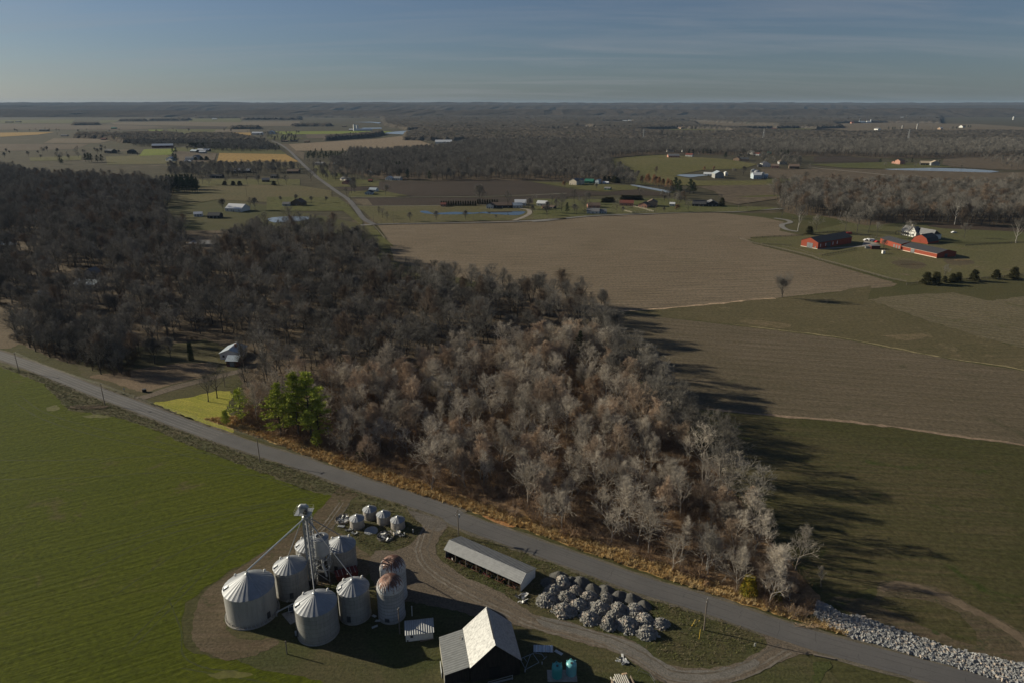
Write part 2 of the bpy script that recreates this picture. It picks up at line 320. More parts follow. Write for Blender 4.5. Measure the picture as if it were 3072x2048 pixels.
sheet('lawn', P('d', 1060,614, 1200,590, 1390,556, 1560,522, 1650,545, 1600,640, 1660,770, 1620,830, 1450,768, 1250,692), .07, GLN, smooth=2, rag=.5)
sheet('field', P('z', -500,700, 0,700, 40,735, 70,775, 25,800, -10,800, -500,790), .05, grd('left_fallow', (.13,.098,.062), (.155,.118,.078), (.09,.072,.042), big=.02, fine=1), rag=.5)
# road
RC = P('d', -2600,-560, -900,0, -400,145, 0,272, 300,378, 700,535, 900,608, 1100,683, 1400,795, 1830,940)+P('e', 0,1028, 400,1170, 1000,1362)+P('b', 500,165, 1000,345, 1500,520, 2000,702, 2352,808)+P('c', 500,648, 800,752, 1100,848, 1450,945, 1900,1065, 2352,1190, 3000,1390, 4000,1760)
ribbon('road_shoulder', RC, 8.2, .09, grd('shoulder', (.115,.10,.078), (.15,.13,.10), (.085,.078,.05), big=.2, fine=3), rag=.25)
ribbon('road', RC, 6.3, .13, AS, rag=.04, k=8)
# faint wheel-worn bands and tar seams on the asphalt
WORN = plain('worn_asphalt', (.17,.165,.155), .9, var=.3, sc=3)
def offset(cl, o):
    c = smooth_poly(cl, False, 3); r = []
    for i, p in enumerate(c):
        d = (c[min(i+1, len(c)-1)]-c[max(i-1, 0)]).normalized(); r.append(p+Vector((-d.y, d.x))*o)
    return r
for o_ in (-2.1, -.75, .75, 2.1):
    ribbon('road_wear', offset(RC, o_)[3:26], .16, .135, WORN, rag=.03, k=2)
for o_ in (-2.2, .3, 2.0):
    ribbon('road_seam', offset(RC, o_)[34:], .10, .135, plain('tar_seam', (.065,.062,.06), .8), rag=.02, k=2)
cc_ = smooth_poly(RC, False, 12); qq = random.Random(21); CRK = plain('crack', (.035,.034,.033), .9)
for i in range(60, len(cc_)-30, 9):
    p = cc_[i]; d = (cc_[i+1]-cc_[i-1]).normalized(); nn = Vector((-d.y, d.x)); o1, o2 = sorted((qq.uniform(-3,3), qq.uniform(-3,3)))
    ribbon('road_crack', [p+nn*(o1+(o2-o1)*u/4)+d*qq.uniform(-.25,.25) for u in range(5)], .06, .1365, CRK, rag=.01, k=3)
for pts_ in (P('b', 270,200, 230,300, 200,420, 260,540, 420,660, 640,780, 900,900, 1150,1010, 1500,1100, 1800,1190, 2080,1340)+P('c', 220,1045, 420,1065, 600,1035, 760,965, 900,880), P('a', 1150,150, 1050,300, 980,380)):
    for o_ in (-.95, .95, -2.1): ribbon('wheel_rut', offset(pts_, o_), .42, .118, plain('rut', (.142,.122,.098) if o_ != .95 else (.10,.084,.064), .95, var=.4, sc=.7), rag=.09, k=3)
sheet('asphalt_patch', P('b', 390,190, 130,90, 60,60, 90,120, 200,215, 320,260), .105, grd('drive_apron', (.14,.125,.11), (.12,.105,.09), (.10,.09,.075), big=.2, fine=3), smooth=2)
# golden dry verge between road and grove
LINE = P('z', 470,962, 600,1006, 689,1040, 850,1098, 1000,1148, 1210,1216, 1333,1262, 1568,1342, 1645,1366, 1800,1415, 1880,1440, 1960,1466)
GUP = P('z', 1900,1432, 1820,1405, 1700,1362, 1568,1310, 1333,1232, 1210,1188, 1000,1120, 850,1068, 700,1012, 620,985, 540,955)
sheet('gold_verge', [tuple(v) for v in LINE]+[tuple(v) for v in GUP], .08, GG, rag=.5)
sheet('bare_ground', P('b', 680,128, 760,135, 900,190, 960,220, 900,222, 780,180), .10, plain('orange_clay', (.30,.15,.055), .95, var=.5, sc=1.5), smooth=2)
# right-hand fields
sheet('field', P('z', 868,518, 1000,510, 1230,498, 1400,490, 1500,487, 1640,488, 1755,500, 1800,510, 1790,530, 1840,541, 1715,551, 1730,560, 1850,590, 1960,622, 2062,652, 2050,658, 1900,672, 1800,683, 1650,698, 1480,711, 1380,716, 1250,700, 1100,650, 905,600, 895,560), .04, GT, rag=.5)
sheet('field', P('n', 790,0, 1000,70, 1100,110, 1400,200, 1709,285, 2600,560, 2600,-300, 1709,-20, 1500,5, 1300,-40, 1000,-30, 900,-20), .05, GT2, rag=1.2)
sheet('swale', P('m', 480,685, 700,685, 1000,665, 1300,635, 1600,605, 1900,580, 2171,555, 2300,520, 2450,500)+P('n', 790,0, 1100,112, 1709,287, 2600,562, 2600,640, 1709,410, 1300,345, 1000,290, 600,215, 0,145, -200,120)+P('m', 1100,745, 800,712), .045, GSW, rag=.5)
sheet('field', P('m', 250,690, 480,688, 800,716, 1100,748)+P('n', 0,150, 600,222, 1000,297, 1300,352, 1709,417, 2600,650, 2600,1100, 1709,855, 1400,810, 1000,752, 600,705, 400,688, 0,658)+P('m', 1150,1390, 900,1330, 800,1200, 600,1000, 300,800), .055, GB, rag=.4)
sheet('field', P('n', -300,650, 0,662, 400,693, 1000,757, 1400,815, 1709,860, 2600,1105, 2600,2200, 1709,2000)+P('c', 2352,880, 2100,700, 1950,620, 1800,560, 1700,500, 1600,475, 1480,520, 1300,560, 1150,560, 1000,400, 700,100, 500,-100), .06, GDK, rag=.4)
ribbon('field_edge', P('n', -150,642, 0,655, 400,690, 700,715, 1000,752, 1400,810, 1709,855, 2600,1098), 1.6, .075, plain('dry_edge', (.21,.15,.10), .95, var=.45, sc=.5), rag=.35)
ribbon('field_edge', P('m', 620,690, 700,682, 1000,660, 1300,633, 1600,600, 1750,592), 1.6, .075, plain('straw_edge', (.33,.235,.15), .95, var=.5, sc=.4), rag=.5)
ribbon('field_edge', P('n', 0,146, 250,175, 600,217, 1000,292, 1300,347, 1709,411, 2600,645), 1.2, .075, plain('olive_edge', (.20,.16,.08), .95, var=.5, sc=.5), rag=.4)
for a in (P('n', 40,118, 180,120, 350,148, 260,162, 100,140), P('n', 820,205, 920,205, 1130,200, 1120,230, 1000,235, 900,215), P('n', 1280,318, 1350,322, 1330,335, 1290,330), P('n', 1480,318, 1530,322, 1520,332, 1490,328)):
    sheet('bleached_grass', a, .085, grd('bleached', (.20,.145,.09), (.12,.095,.05), (.09,.08,.04), big=.25, fine=1.2, streak=.9), smooth=2, rag=1.6)
sheet('eroded_bank', P('c', 1470,530, 1500,490, 1600,480, 1760,510, 1900,560, 2050,640, 2200,710, 2352,800, 2700,1000, 2700,1200, 2352,1010, 2100,930, 1950,890, 1750,830, 1500,760, 1250,650, 1180,600, 1250,580, 1450,600), .08, GE, smooth=2, rag=.4)
sheet('grass_patch', P('c', 1520,590, 1700,590, 1900,640, 2000,720, 2080,840, 2000,860, 1850,800, 1650,700, 1500,640), .095, GDK, smooth=2, rag=.6)
ribbon('bare_bank', P('c', 1490,545, 1600,510, 1720,525, 1850,575, 2000,640, 2150,715, 2290,800, 2400,900), 2.2, .10, plain('bare_clay', (.12,.088,.056), .95, var=.4, sc=.35), rag=.25, k=4)
sheet('paddock', P('k', 140,300, 560,290, 700,270, 1150,290, 1500,330, 1900,370, 2352,350, 3000,330, 3000,610, 2352,600, 1850,640, 1520,665, 1400,668, 1100,590, 750,490, 450,410, 150,330), .06, grd('paddock_grass', (.094,.088,.038), (.122,.103,.050), (.075,.078,.03), streak=.5, big=.02, fine=.5, c4=(.13,.10,.065)), rag=.6)
sheet('lawn', P('k', 600,260, 900,190, 1300,170, 2000,200, 2352,230, 3000,250, 3000,330, 2352,350, 1500,330, 1100,280, 700,262), .065, grd('far_lawn', (.08,.082,.032), (.105,.095,.045), (.058,.062,.024), streak=.5, big=.02, fine=.5), rag=.6)
sheet('pavement', P('k', 560,372, 690,402, 760,398, 1060,378, 1180,352, 1060,330, 1040,372, 700,395), .08, plain('concrete_pad', (.26,.235,.20), .9, var=.2, sc=.4))
sheet('bare_ground', P('k', 1280,510, 1340,490, 1500,500, 1560,530, 1500,560, 1380,550), .09, GE, smooth=3, rag=.6)
sheet('bare_ground', P('k', 1700,480, 1850,478, 1960,510, 1860,530, 1740,520), .09, GE, smooth=3, rag=.6)
sheet('pond', P('k', 1560,205, 1850,195, 2352,225, 2700,240, 2700,300, 2352,262, 2000,245, 1700,232), .09, grd('leafy_pond', (.045,.033,.025), (.06,.043,.03), big=.05, fine=.5), smooth=2)
sheet('soil', P('z', 1960,530, 2400,560, 2400,545, 1960,515), .03, GS)
# far countryside
FZ = [0]
def far(name, pts, z, m):
    FZ[0] += 1; return sheet(name, pts, z+FZ[0]*.004, m)
far('field', P('f', -600,530, -600,440, 0,430, 600,412, 700,372, 0,375, -600,380), .3, GFB)
far('field', P('f', 0,285, 430,280, 300,300, 0,318), .5, GFO)
far('field', P('f', 0,185, 590,182, 560,213, 0,212), .9, GFG)
far('field', P('f', 0,215, 560,215, 900,225, 1400,240, 1000,262, 0,262), .8, GFB)
far('field', P('f', 780,188, 940,186, 900,204, 790,210), 1.0, GFG)
far('field', P('f', 860,205, 1480,200, 2352,196, 2352,232, 1800,238, 900,222), .85, GFT)
far('field', P('f', 1480,176, 1900,172, 1890,203, 1480,200), 1.1, GFG)
far('field', P('f', 1400,240, 1780,238, 1760,256, 1380,256), .9, GS)
far('field', P('f', 1165,262, 1280,262, 1280,280, 1165,280), .6, GFY)
far('field', P('f', 1310,258, 1760,258, 1700,300, 1350,310), .55, GFG)
far('field', P('f', 1690,262, 1960,258, 1960,284, 1680,284), .6, GFT)
far('field', P('f', 1760,286, 1965,284, 1970,310, 1800,308), .6, GFO)
far('field', P('f', 420,330, 860,330, 880,345, 780,368, 340,368), .5, GFT)
far('field', P('f', 1130,415, 1380,412, 1340,458, 1090,468), .4, GFY)
far('field', P('f', 830,472, 1300,455, 1440,530, 1290,530, 840,535), .3, grd('olive_pasture', (.085,.083,.034), (.115,.10,.046), (.09,.085,.03), streak=.4, big=.01, fine=.2))
far('field', P('f', 230,480, 640,465, 640,500, 240,508), .35, GFG)
far('field', P('f', 1720,445, 2240,455, 2345,515, 1700,517), .45, GFO)
far('field', P('f', 1400,430, 1700,445, 1680,515, 1450,520, 1300,500), .4, GFB)
far('lawn', P('f', 1380,400, 2200,420, 2250,455, 1720,444, 1380,430), .42, GFG)
far('field', P('f', 1300,520, 2352,515, 2352,580, 2200,570, 1600,560, 1300,545), .3, grd('olive_tan', (.10,.082,.045), (.12,.098,.056), (.09,.09,.035), big=.01, fine=.2))
far('field', P('f', 1200,800, 1500,720, 1800,690, 2352,700, 2600,740, 2600,850, 2352,860, 2100,830, 1700,810, 1300,880, 1180,870), .25, grd('left_pasture', (.092,.080,.036), (.118,.092,.048), (.065,.066,.025), big=.012, fine=.3))
far('lawn', P('f', 1560,650, 2352,650, 2352,700, 1700,700, 1570,720), .22, GFG)
far('field', P('h', 60,276, 700,272, 1000,275, 900,290, 120,300), .7, GFY)
far('field', P('h', 0,300, 120,300, 300,330, 160,350, 0,330), .6, GFG)
far('field', P('h', 300,290, 920,292, 800,310, 560,330, 320,330), .62, GFB)
far('field', P('h', 170,376, 860,334, 1080,308, 1300,380, 1375,402, 1100,425, 650,427, 200,427), .5, grd('striped_stubble', (.21,.16,.105), (.24,.185,.125), (.12,.09,.06), ang=R(22), row=26, rowamt=.25, streak=.8, big=.005, fine=.1))
far('field', P('h', 110,375, 170,375, 230,427, 300,440, 290,500, 200,440), .5, GFB)
far('field', P('h', 880,672, 1100,660, 1300,668, 1950,655, 2100,672, 2352,735, 2352,765, 1900,778, 1100,788, 1000,765, 880,745), .3, GS)
far('field', P('h', 690,800, 1100,797, 1700,795, 2352,775, 2352,830, 1900,850, 860,862, 760,855), .3, GS)
far('field', P('h', 545,716, 640,712, 900,705, 980,745, 880,745, 640,745), .28, GS)
far('field', P('h', 690,805, 790,805, 830,855, 760,858), .32, GB)
far('lawn', P('h', 370,545, 500,545, 640,640, 890,668, 880,705, 500,712, 400,640), .26, GFG)
far('lawn', P('h', 650,748, 890,735, 1000,760, 1110,780, 1000,790, 640,792), .34, GFG)
far('lawn', P('h', 650,865, 2352,835, 2352,960, 1330,990, 900,1005, 850,990, 760,900), .26, grd('front_lawns', (.080,.080,.030), (.10,.088,.042), (.11,.085,.05), big=.012, fine=.3))
far('lawn', P('h', 0,790, 560,790, 640,850, 760,990, 740,1010, 600,900, 0,900), .28, GFG)
far('lawn', P('h', 740,1012, 830,1015, 880,1065, 1000,1180, 760,1100), .06, GFG)
far('field', P('i', 640,560, 900,530, 1140,516, 1700,555, 1980,600, 1850,640, 1500,650, 1250,700, 1450,745, 1950,745, 2352,735, 2352,780, 1450,790, 900,780, 880,660, 700,620), .4, grd('rolling_pasture', (.095,.090,.028), (.125,.108,.044), (.066,.065,.024), ang=R(-8), big=.008, fine=.15))
far('field', P('i', 1440,795, 1900,778, 2352,790, 2352,860, 2200,870, 2200,900, 1800,955, 1690,930, 1600,840), .36, GFB)
far('field', P('i', 1780,885, 2200,868, 2200,884, 1900,892), .38, GFG)
far('field', P('i', 2000,640, 2352,640)+P('j', 0,680, 500,660, 1460,760, 1500,790, 700,840, 0,740), .36, GFB)
far('field', P('i', 0,785, 120,785, 380,830, 640,850, 900,820, 1200,860, 1200,880, 700,870, 0,900), .27, GS)
far('lawn', P('i', -20,755, 300,765, 700,780, 920,790, 920,822, 640,840, 380,820, 150,780), .3, GFG)
far('lawn', P('i', 0,905, 500,910, 1200,900, 1650,960, 2200,985, 1900,1015, 1200,1030, 600,1045, 0,1090), .3, grd('house_lawns', (.085,.09,.03), (.11,.10,.045), (.06,.064,.024), big=.012, fine=.3))
far('field', P('j', 430,552, 700,550, 1040,575, 1020,600, 430,605), .4, GS)
far('lawn', P('j', 400,625, 1080,602, 1600,625, 1700,650, 1080,665, 700,655), .42, GFG)
far('field', P('j', 500,660, 1080,672, 2100,700, 2700,690, 2700,760, 1500,790), .38, GFB)
far('field', P('j', 1620,560, 2000,545, 2700,560, 2700,680, 2130,672, 1600,640), .4, GFB)
far('field', P('j', 0,745, 450,770, 650,820, 430,815, 0,800), .4, GFG)
# valley fields between the far woods
FF = [('far_hill_field', P('j', 620,248, 1100,240, 1950,255, 2600,300, 2600,330, 1900,322, 1500,335, 1300,322, 800,345, 480,330, 400,300, 700,290), GFT),
      ('far_hill_field', P('j', -250,300, 300,292, 650,305, 850,325, 600,338, -100,318), GFG),
      ('far_hill_field', P('i', 900,300, 1150,290, 1300,285, 1700,295, 1760,325, 1300,325, 1000,312), GFG),
      ('far_hill_field', P('i', 1140,218, 1380,218, 1900,245, 2140,255, 2140,285, 1700,282, 1460,262, 1440,235), GFT),
      ('far_hill_field', P('i', 620,222, 870,220, 870,236, 640,234), GFT),
      ('far_hill_field', P('i', 1010,155, 1280,150, 1700,158, 1850,168, 1640,178, 1360,175), GFT),
      ('far_hill_field', P('h', 1760,148, 1920,144, 1930,158, 1780,160), GFT),
      ('far_hill_field', P('h', 2170,262, 2352,262, 2352,272, 2180,270), GFT),
      ('far_hill_field', P('i', 80,292, 280,292, 280,302, 90,302), GFT),
      ('far_hill_field', P('i', 390,262, 470,262, 560,288, 500,292, 400,278), GFT)]
for n_, p_, m_ in FF: sheet(n_, p_, .6, m_)
# ponds and flood water
sheet('pond', P('h', 1200,902, 1260,900, 1300,916, 1400,912, 1480,908, 1620,914, 1700,908, 2000,902, 2024,914, 1990,930, 1920,934, 1700,920, 1560,926, 1380,928, 1240,920), .45, WA, smooth=2)
sheet('pond', P('i', 1255,697, 1290,690, 1500,690, 1620,682, 1600,695, 1450,708, 1380,716), .5, ICE, smooth=2)
sheet('pond', P('i', 850,783, 900,782, 1000,800, 1200,835, 1195,852, 1100,835, 920,800), .5, ICE, smooth=2)
sheet('pond', P('j', 1065,662, 1110,655, 1500,655, 1900,668, 2130,690, 1900,702, 1650,695, 1300,680, 1120,672), .5, ICE, smooth=2)
sheet('flood_water', P('h', 925,290, 1000,278, 1110,270, 1240,262, 1230,285, 1200,300, 1070,300), .9, ICE, smooth=2)
sheet('flood_water', P('h', 745,248, 900,246, 905,254, 760,256), 1.0, ICE)
sheet('flood_water', P('h', 680,203, 830,201, 900,206, 880,214, 830,207), 1.3, ICE)
sheet('pond', P('l', -100,240, 60,245, 100,258, 80,268, -100,265), .3, ICE, smooth=2)
sheet('pond', P('f', 10+2090,960+0, 2200,945, 2420,945, 2390,975, 2150,990), .3, ICE, smooth=2)
# far roads
ribbon('country_road', P('h', 850,1008, 760,960, 700,880, 640,810, 560,755, 470,690, 400,640), 6.0, .5, AS, rag=.1)
ribbon('country_road', P('h', 400,640, 350,595, 290,540, 240,490, 180,430, 120,385, 80,365, 40,350), 6.5, .7, AS)
ribbon('lane', P('h', 735,1012, 850,1006, 1000,1001, 1330,996, 1900,985, 2352,958), 5.0, .45, plain('pale_road', (.18,.17,.155), .9, var=.2, sc=.1))
ribbon('lane', P('i', -10,1105, 120,1097, 350,1070, 600,1050, 900,1040, 1200,1030, 1500,1022, 1800,1018, 1960,1005, 2200,992), 5.0, .45, plain('pale_road_b', (.18,.17,.155), .9, var=.2, sc=.1))
ribbon('lane', P('h', 660,792, 1100,792, 1700,786, 2000,778, 2352,762), 4.0, .5, plain('field_lane', (.15,.14,.10), .9, var=.2, sc=.1))
ribbon('lane', P('h', 690,862, 900,862, 1400,858), 3.0, .5, plain('field_lane_b', (.15,.14,.09), .9, var=.2, sc=.1))
ribbon('driveway', P('h', 1940,975, 2010,950, 2060,920, 2050,890, 1990,882), 5.0, .5, plain('gravel_lane', (.22,.19,.155), .9, var=.2, sc=.1))
ribbon('driveway', P('k', 330,150, 430,165, 460,185, 400,200, 395,220, 440,245, 520,258), 5.0, .3, plain('gravel_lane_b', (.17,.16,.145), .9, var=.2, sc=.1))
ribbon('lane', P('j', 380,650, 500,662, 900,700, 1480,765), 4.0, .6, plain('farm_lane', (.24,.22,.18), .9, var=.2, sc=.1))
ribbon('lane', P('j', 0,805, 200,818, 430,830), 4.0, .6, plain('farm_lane_b', (.2,.19,.16), .9, var=.2, sc=.1))
ribbon('lane', P('f', 1700,517, 2000,515, 2352,516), 3.5, .6, plain('far_lane', (.2,.18,.14), .9, var=.2, sc=.1))
# hills along the horizon
def hills():
    fm = NT('forest_hills'); p = fm.P(); f = fm.noise(p, .02, 6, .7); b = fm.noise(p, .0012, 3)
    col = fm.mix(fm.mr(b, .35, .65), (.050,.040,.030), (.068,.054,.040)); col = fm.mix(1.0, col, fm.mr(f, .3, .7, .7, 1.35), 'MULTIPLY'); m = fm.done(col, 1, 0, 0)
    q = np.random.default_rng(3)
    for Y0, h0, amp, seed, dep in ((8200, 66, 14, 1, 1400), (10800, 112, 12, 2, 1600), (14000, 146, 16, 5, 2500)):
        nx, ny = 420, 9; X = np.linspace(-19000, 19000, nx); rr = np.random.default_rng(seed)
        prof = np.zeros(nx)
        for k in range(1, 40): prof += rr.normal()/(k**1.1)*np.sin(2*math.pi*k*X/38000*2.2+rr.uniform(0, 6.28))
        prof /= np.abs(prof).max()
        edge = 16*np.clip(np.abs(X-500)/7000, 0, 1.3)**1.3 if Y0 > 12000 else 0
        vs = []; fs = []
        for j in range(ny):
            t = j/(ny-1); e = math.sin(min(1, t*1.6)*math.pi/2) if t < .63 else 1-(t-.63)*.6
            y = Y0-dep*(1-t)*1.0+q.normal(0, 40, nx)
            z = (h0+amp*prof+edge)*e+q.uniform(-4, 4, nx)*(1 if j else 0)
            if j == 0: z = np.full(nx, -2.0)
            vs += list(zip(X, y, z))
        for j in range(ny-1):
            for i in range(nx-1): a = j*nx+i; fs.append((a, a+1, a+nx+1, a+nx))
        me = bpy.data.meshes.new('hills'); me.from_pydata([tuple(map(float, v)) for v in vs], [], fs); me.materials.append(m); me.update()
        o = bpy.data.objects.new('hills', me); COL.objects.link(o); o['kind'] = 'structure'
hills()
# ------------------------------------------------------------------ vegetation
def bark(name, c, c2, rv=.3):
    t = NT(name); f = t.noise(t.O(), 1.2, 4, .7); col = t.mix(t.mr(f, .35, .65), c, c2)
    ri = t.n('ShaderNodeObjectInfo').outputs['Random']
    col = t.mix(1.0, col, t.mr(ri, 0, 1, 1-rv, 1+rv), 'MULTIPLY'); return t.done(col, .9, 0, .1)
BK = bark('dark_bark', (.055,.049,.042), (.085,.077,.067)); BKT = bark('dark_twigs', (.145,.133,.113), (.21,.193,.166), .4)
BP = bark('brightened_bark', (.20,.175,.145), (.30,.265,.225), .3); BPT = bark('brightened_twigs', (.28,.245,.198), (.42,.375,.31), .38)  # same bark as the dark trees; the lot's brighter light is painted in
BT = bark('brightened_tan_twigs', (.30,.225,.16), (.42,.325,.24), .3); BR = bark('russet_twigs', (.15,.115,.085), (.20,.15,.11), .25)  # the tan twigs carry the lot's brightening in their colour too
BW = bark('white_bark', (.42,.40,.36), (.30,.27,.23), .1)
LFR = bark('russet_leaves', (.20,.105,.05), (.28,.15,.075), .25); LFT = bark('straw_leaves', (.50,.34,.19), (.40,.25,.13), .2)
PNB = bark('bright_needles', (.42,.43,.075), (.22,.27,.05), .15); PND = bark('dark_needles', (.028,.045,.018), (.045,.062,.026), .25)
CDN = bark('cedar_needles', (.040,.042,.016), (.062,.056,.022), .2); IVY = bark('ivy_leaves', (.02,.032,.012), (.035,.05,.018), .1)
YEL = bark('yellow_leaves', (.35,.22,.02), (.12,.15,.02), .1)
def gen_tree(seed, Ht, spread=.36, trunk=.28, nL1=11, up=.5, dens=1.0, tw=.05, lead=1.0, leaves=0):
    """leafless broadleaf: tapered trunk, ascending limbs, branches and fine twigs; returns (trunk, crown, leaves)"""
    q = random.Random(seed); T = MB(); C = MB(); LF = MB(); Z = Vector((0,0,1))
    def path(p, d, ln, ns, wob, trop):
        pts = [p.copy()]
        for i in range(ns):
            d = (d+Vector((q.gauss(0, wob), q.gauss(0, wob), q.gauss(0, wob)*.6+trop))).normalized(); p = p+d*ln/ns; pts.append(p.copy())
        return pts
    def along(pts, t):
        x = t*(len(pts)-1); i = min(int(x), len(pts)-2); return pts[i].lerp(pts[i+1], x-i), (pts[i+1]-pts[i]).normalized()
    def splay(d, ang, az):
        o = d.orthogonal().normalized(); o.rotate(Matrix.Rotation(az, 3, d)); return (d*math.cos(ang)+o*math.sin(ang)).normalized()
    r0 = Ht*.017
    tp = path(Vector((0,0,-.2)), Vector((q.gauss(0,.04), q.gauss(0,.04), 1)).normalized(), Ht*.86*lead, 8, .06, .04)
    T.tube(tp, [r0*(1.25 if i == 0 else (1-i/8.6)) for i in range(9)], 6)
    az = q.uniform(0, 6.28)
    for i in range(nL1):
        t = trunk/lead+(1-trunk/lead)*(i+.3)/nL1; az += 2.4+q.uniform(-.4,.4)
        p, d = along(tp, min(t, .99)); rel = (t-trunk/lead)/(1-trunk/lead)
        ln = Ht*spread*(1.15-.75*rel)*q.uniform(.8,1.2)*1.25
        d1 = splay(Z if rel > .9 else d, R(q.uniform(38,62)*(1-.45*rel)*(1.3-up)), az)
        l1 = path(p, d1, ln, 5, .12, .10*up); r1 = r0*(.55-.3*rel)
        T.tube(l1, [r1*(1-k/6.2) for k in range(6)], 4, cap=False)
        for j in range(7):
            t2 = .22+.78*(j+q.random())/7; p2, dd2 = along(l1, min(t2, .99))
            l2n = ln*(.62-.3*t2)*q.uniform(.7,1.25); l2 = path(p2, splay(dd2, R(q.uniform(25,55)), q.uniform(0,6.28)), l2n, 3, .16, .08*up)
            C.tube(l2, [r1*.34, r1*.26, r1*.18, r1*.09], 3, cap=False)
            for k in range(int(6*dens)):
                t3 = .2+.8*(k+q.random())/(6*dens); p3, dd3 = along(l2, min(t3, .99))
                l3n = l2n*(.6-.25*t3)*q.uniform(.7,1.2)+.3; l3 = path(p3, splay(dd3, R(q.uniform(20,55)), q.uniform(0,6.28)), l3n, 2, .2, .08*up)
                C.tube(l3, [r1*.10+.012, r1*.07+.01, .01], 3, cap=False)
                for m in range(int(7*dens)):
                    p4, d4 = along(l3, q.uniform(.15, 1)); e = splay(d4, R(q.uniform(15,60)), q.uniform(0,6.28)); ll = q.uniform(.5,1.25)*Ht/15
                    sd = e.cross(Vector((q.gauss(0,1), q.gauss(0,1), q.gauss(0,1)))).normalized()*tw*.5
                    C.add([tuple(p4-sd), tuple(p4+sd), tuple(p4+e*ll)], [(0,1,2)])
                    if leaves and q.random() < leaves:
                        for _ in range(2):
                            c = p4+e*ll*q.uniform(.2,1)+Vector((q.gauss(0,.15), q.gauss(0,.15), q.gauss(0,.15))); a = Vector((q.gauss(0,1), q.gauss(0,1), q.gauss(0,1))).normalized()*.13; b = a.orthogonal().normalized()*.12
                            LF.add([tuple(c-a), tuple(c+b), tuple(c+a), tuple(c-b)], [(0,1,2,3)])
    return T, C, LF
def tree_proto(name, seed, Ht, bm, tm, lm=None, **k):
    T, C, LF = gen_tree(seed, Ht, leaves=(.7 if lm else 0), **k)
    root = bpy.data.objects.new(name, None); COL.objects.link(root)
    a = T.build('trunk', bm, root); b = C.build('crown', tm, root); ch = [a, b]
    if lm: ch.append(LF.build('leaves', lm, root))
    root['ht'] = Ht; return reg(root, *ch)
PROTO = {}
PROTO['dark'] = [tree_proto('bare_tree', 10+i, 17, BK, BKT, spread=sp, trunk=tr, nL1=n, up=u, tw=.05, dens=.85) for i, (sp, tr, n, u) in enumerate([(.30,.35,10,.6),(.36,.28,11,.4),(.27,.42,9,.8),(.40,.22,12,.35),(.32,.30,11,.55)])]
PROTO['pale'] = [tree_proto('bare_tree', 30+i, 14, BP, BPT, spread=sp, trunk=tr, nL1=n, up=u, tw=.036, dens=.75) for i, (sp, tr, n, u) in enumerate([(.30,.22,12,.7),(.37,.18,12,.45),(.25,.26,11,.95),(.42,.15,13,.4),(.33,.2,12,.6)])]  # lot trees: paleness is brightening put into the colour, not a species
PROTO['tan'] = [tree_proto('bare_tree', 50+i, 11, BP, BT, spread=sp, trunk=.14, nL1=13, up=u, tw=.055) for i, (sp, u) in enumerate([(.42,.5),(.34,.8)])]
PROTO['round'] = [tree_proto('bare_tree', 60+i, 12, BK, BKT, spread=sp, trunk=.20, nL1=14, up=.75, lead=.8, tw=.05, dens=1.15) for i, sp in enumerate([.42, .36])]
PROTO['round2'] = [tree_proto('bare_tree', 65+i, 13, BP, BPT, spread=sp, trunk=.12, nL1=15, up=.8, lead=.75, tw=.036, dens=.9) for i, sp in enumerate([.42, .34])]
PROTO['lonetree'] = [tree_proto('bare_tree', 68, 13, BK, BKT, spread=.52, trunk=.1, nL1=17, up=.9, lead=.62, tw=.045, dens=1.2)]
PROTO['white'] = [tree_proto('bare_tree', 70+i, 20, BW, BKT, spread=.40, trunk=.25, nL1=11, up=.5, tw=.05) for i in range(2)]
PROTO['russet'] = [tree_proto('brown_leaved_tree', 80+i, 13, BK, BR, LFR, spread=.32, trunk=.2, nL1=11, up=.6) for i in range(2)]
PROTO['straw'] = [tree_proto('straw_leaved_tree', 84, 12, BP, BT, LFT, spread=.34, trunk=.18, nL1=11, up=.6)]
PROTO['rusty'] = [tree_proto('bare_tree', 90, 16, BK, BR, spread=.36, trunk=.25, nL1=12, up=.7, dens=1.1)]
def gen_pine(seed, Ht, n_wh, limb, clump, open_=1.0, cone=False):
    q = random.Random(seed); T = MB(); C = MB()
    T.tube([(0,0,-.2), (q.gauss(0,.15), q.gauss(0,.15), Ht*.5), (q.gauss(0,.3), q.gauss(0,.3), Ht*.97)], [Ht*.016, Ht*.011, .03], 6)
    for i in range(n_wh):
        t = (.22 if not cone else .06)+(.96-(.22 if not cone else .06))*i/(n_wh-1); z = Ht*t
        prof = (1-t)**.75*1.1+.12 if cone else min(1, (1.05-t)*1.7)*q.uniform(.65,1.15)
        for k in range(q.randint(4, 6) if not cone else 7):
            if q.random() > open_: continue
            az = q.uniform(0, 6.28); ln = limb*prof*q.uniform(.75,1.15); rise = q.uniform(.05,.3) if not cone else q.uniform(-.1,.25)
            e = Vector((math.cos(az), math.sin(az), rise)); p0 = Vector((0,0,z))
            T.tube([p0, p0+e*ln*.6, p0+e*ln+Vector((0,0,.15*ln))], [Ht*.004+.02, .035, .015], 3, cap=False)
            for c in range(clump):
                u = q.uniform(.3 if not cone else .45, 1.05); cc = p0+e*ln*u+Vector((q.gauss(0,.35), q.gauss(0,.35), .1*ln*u+q.gauss(0,.15)))
                for m in range(11):
                    d = Vector((q.gauss(0,1), q.gauss(0,1), abs(q.gauss(.5,.7)))).normalized(); b = cc+d*q.uniform(.05,.35); s = d.cross(Vector((q.gauss(0,1), q.gauss(0,1), q.gauss(0,1)))).normalized()*q.uniform(.07,.13)
                    C.add([tuple(b-s), tuple(b+s), tuple(b+d*q.uniform(.3,.62))], [(0,1,2)])
    return T, C
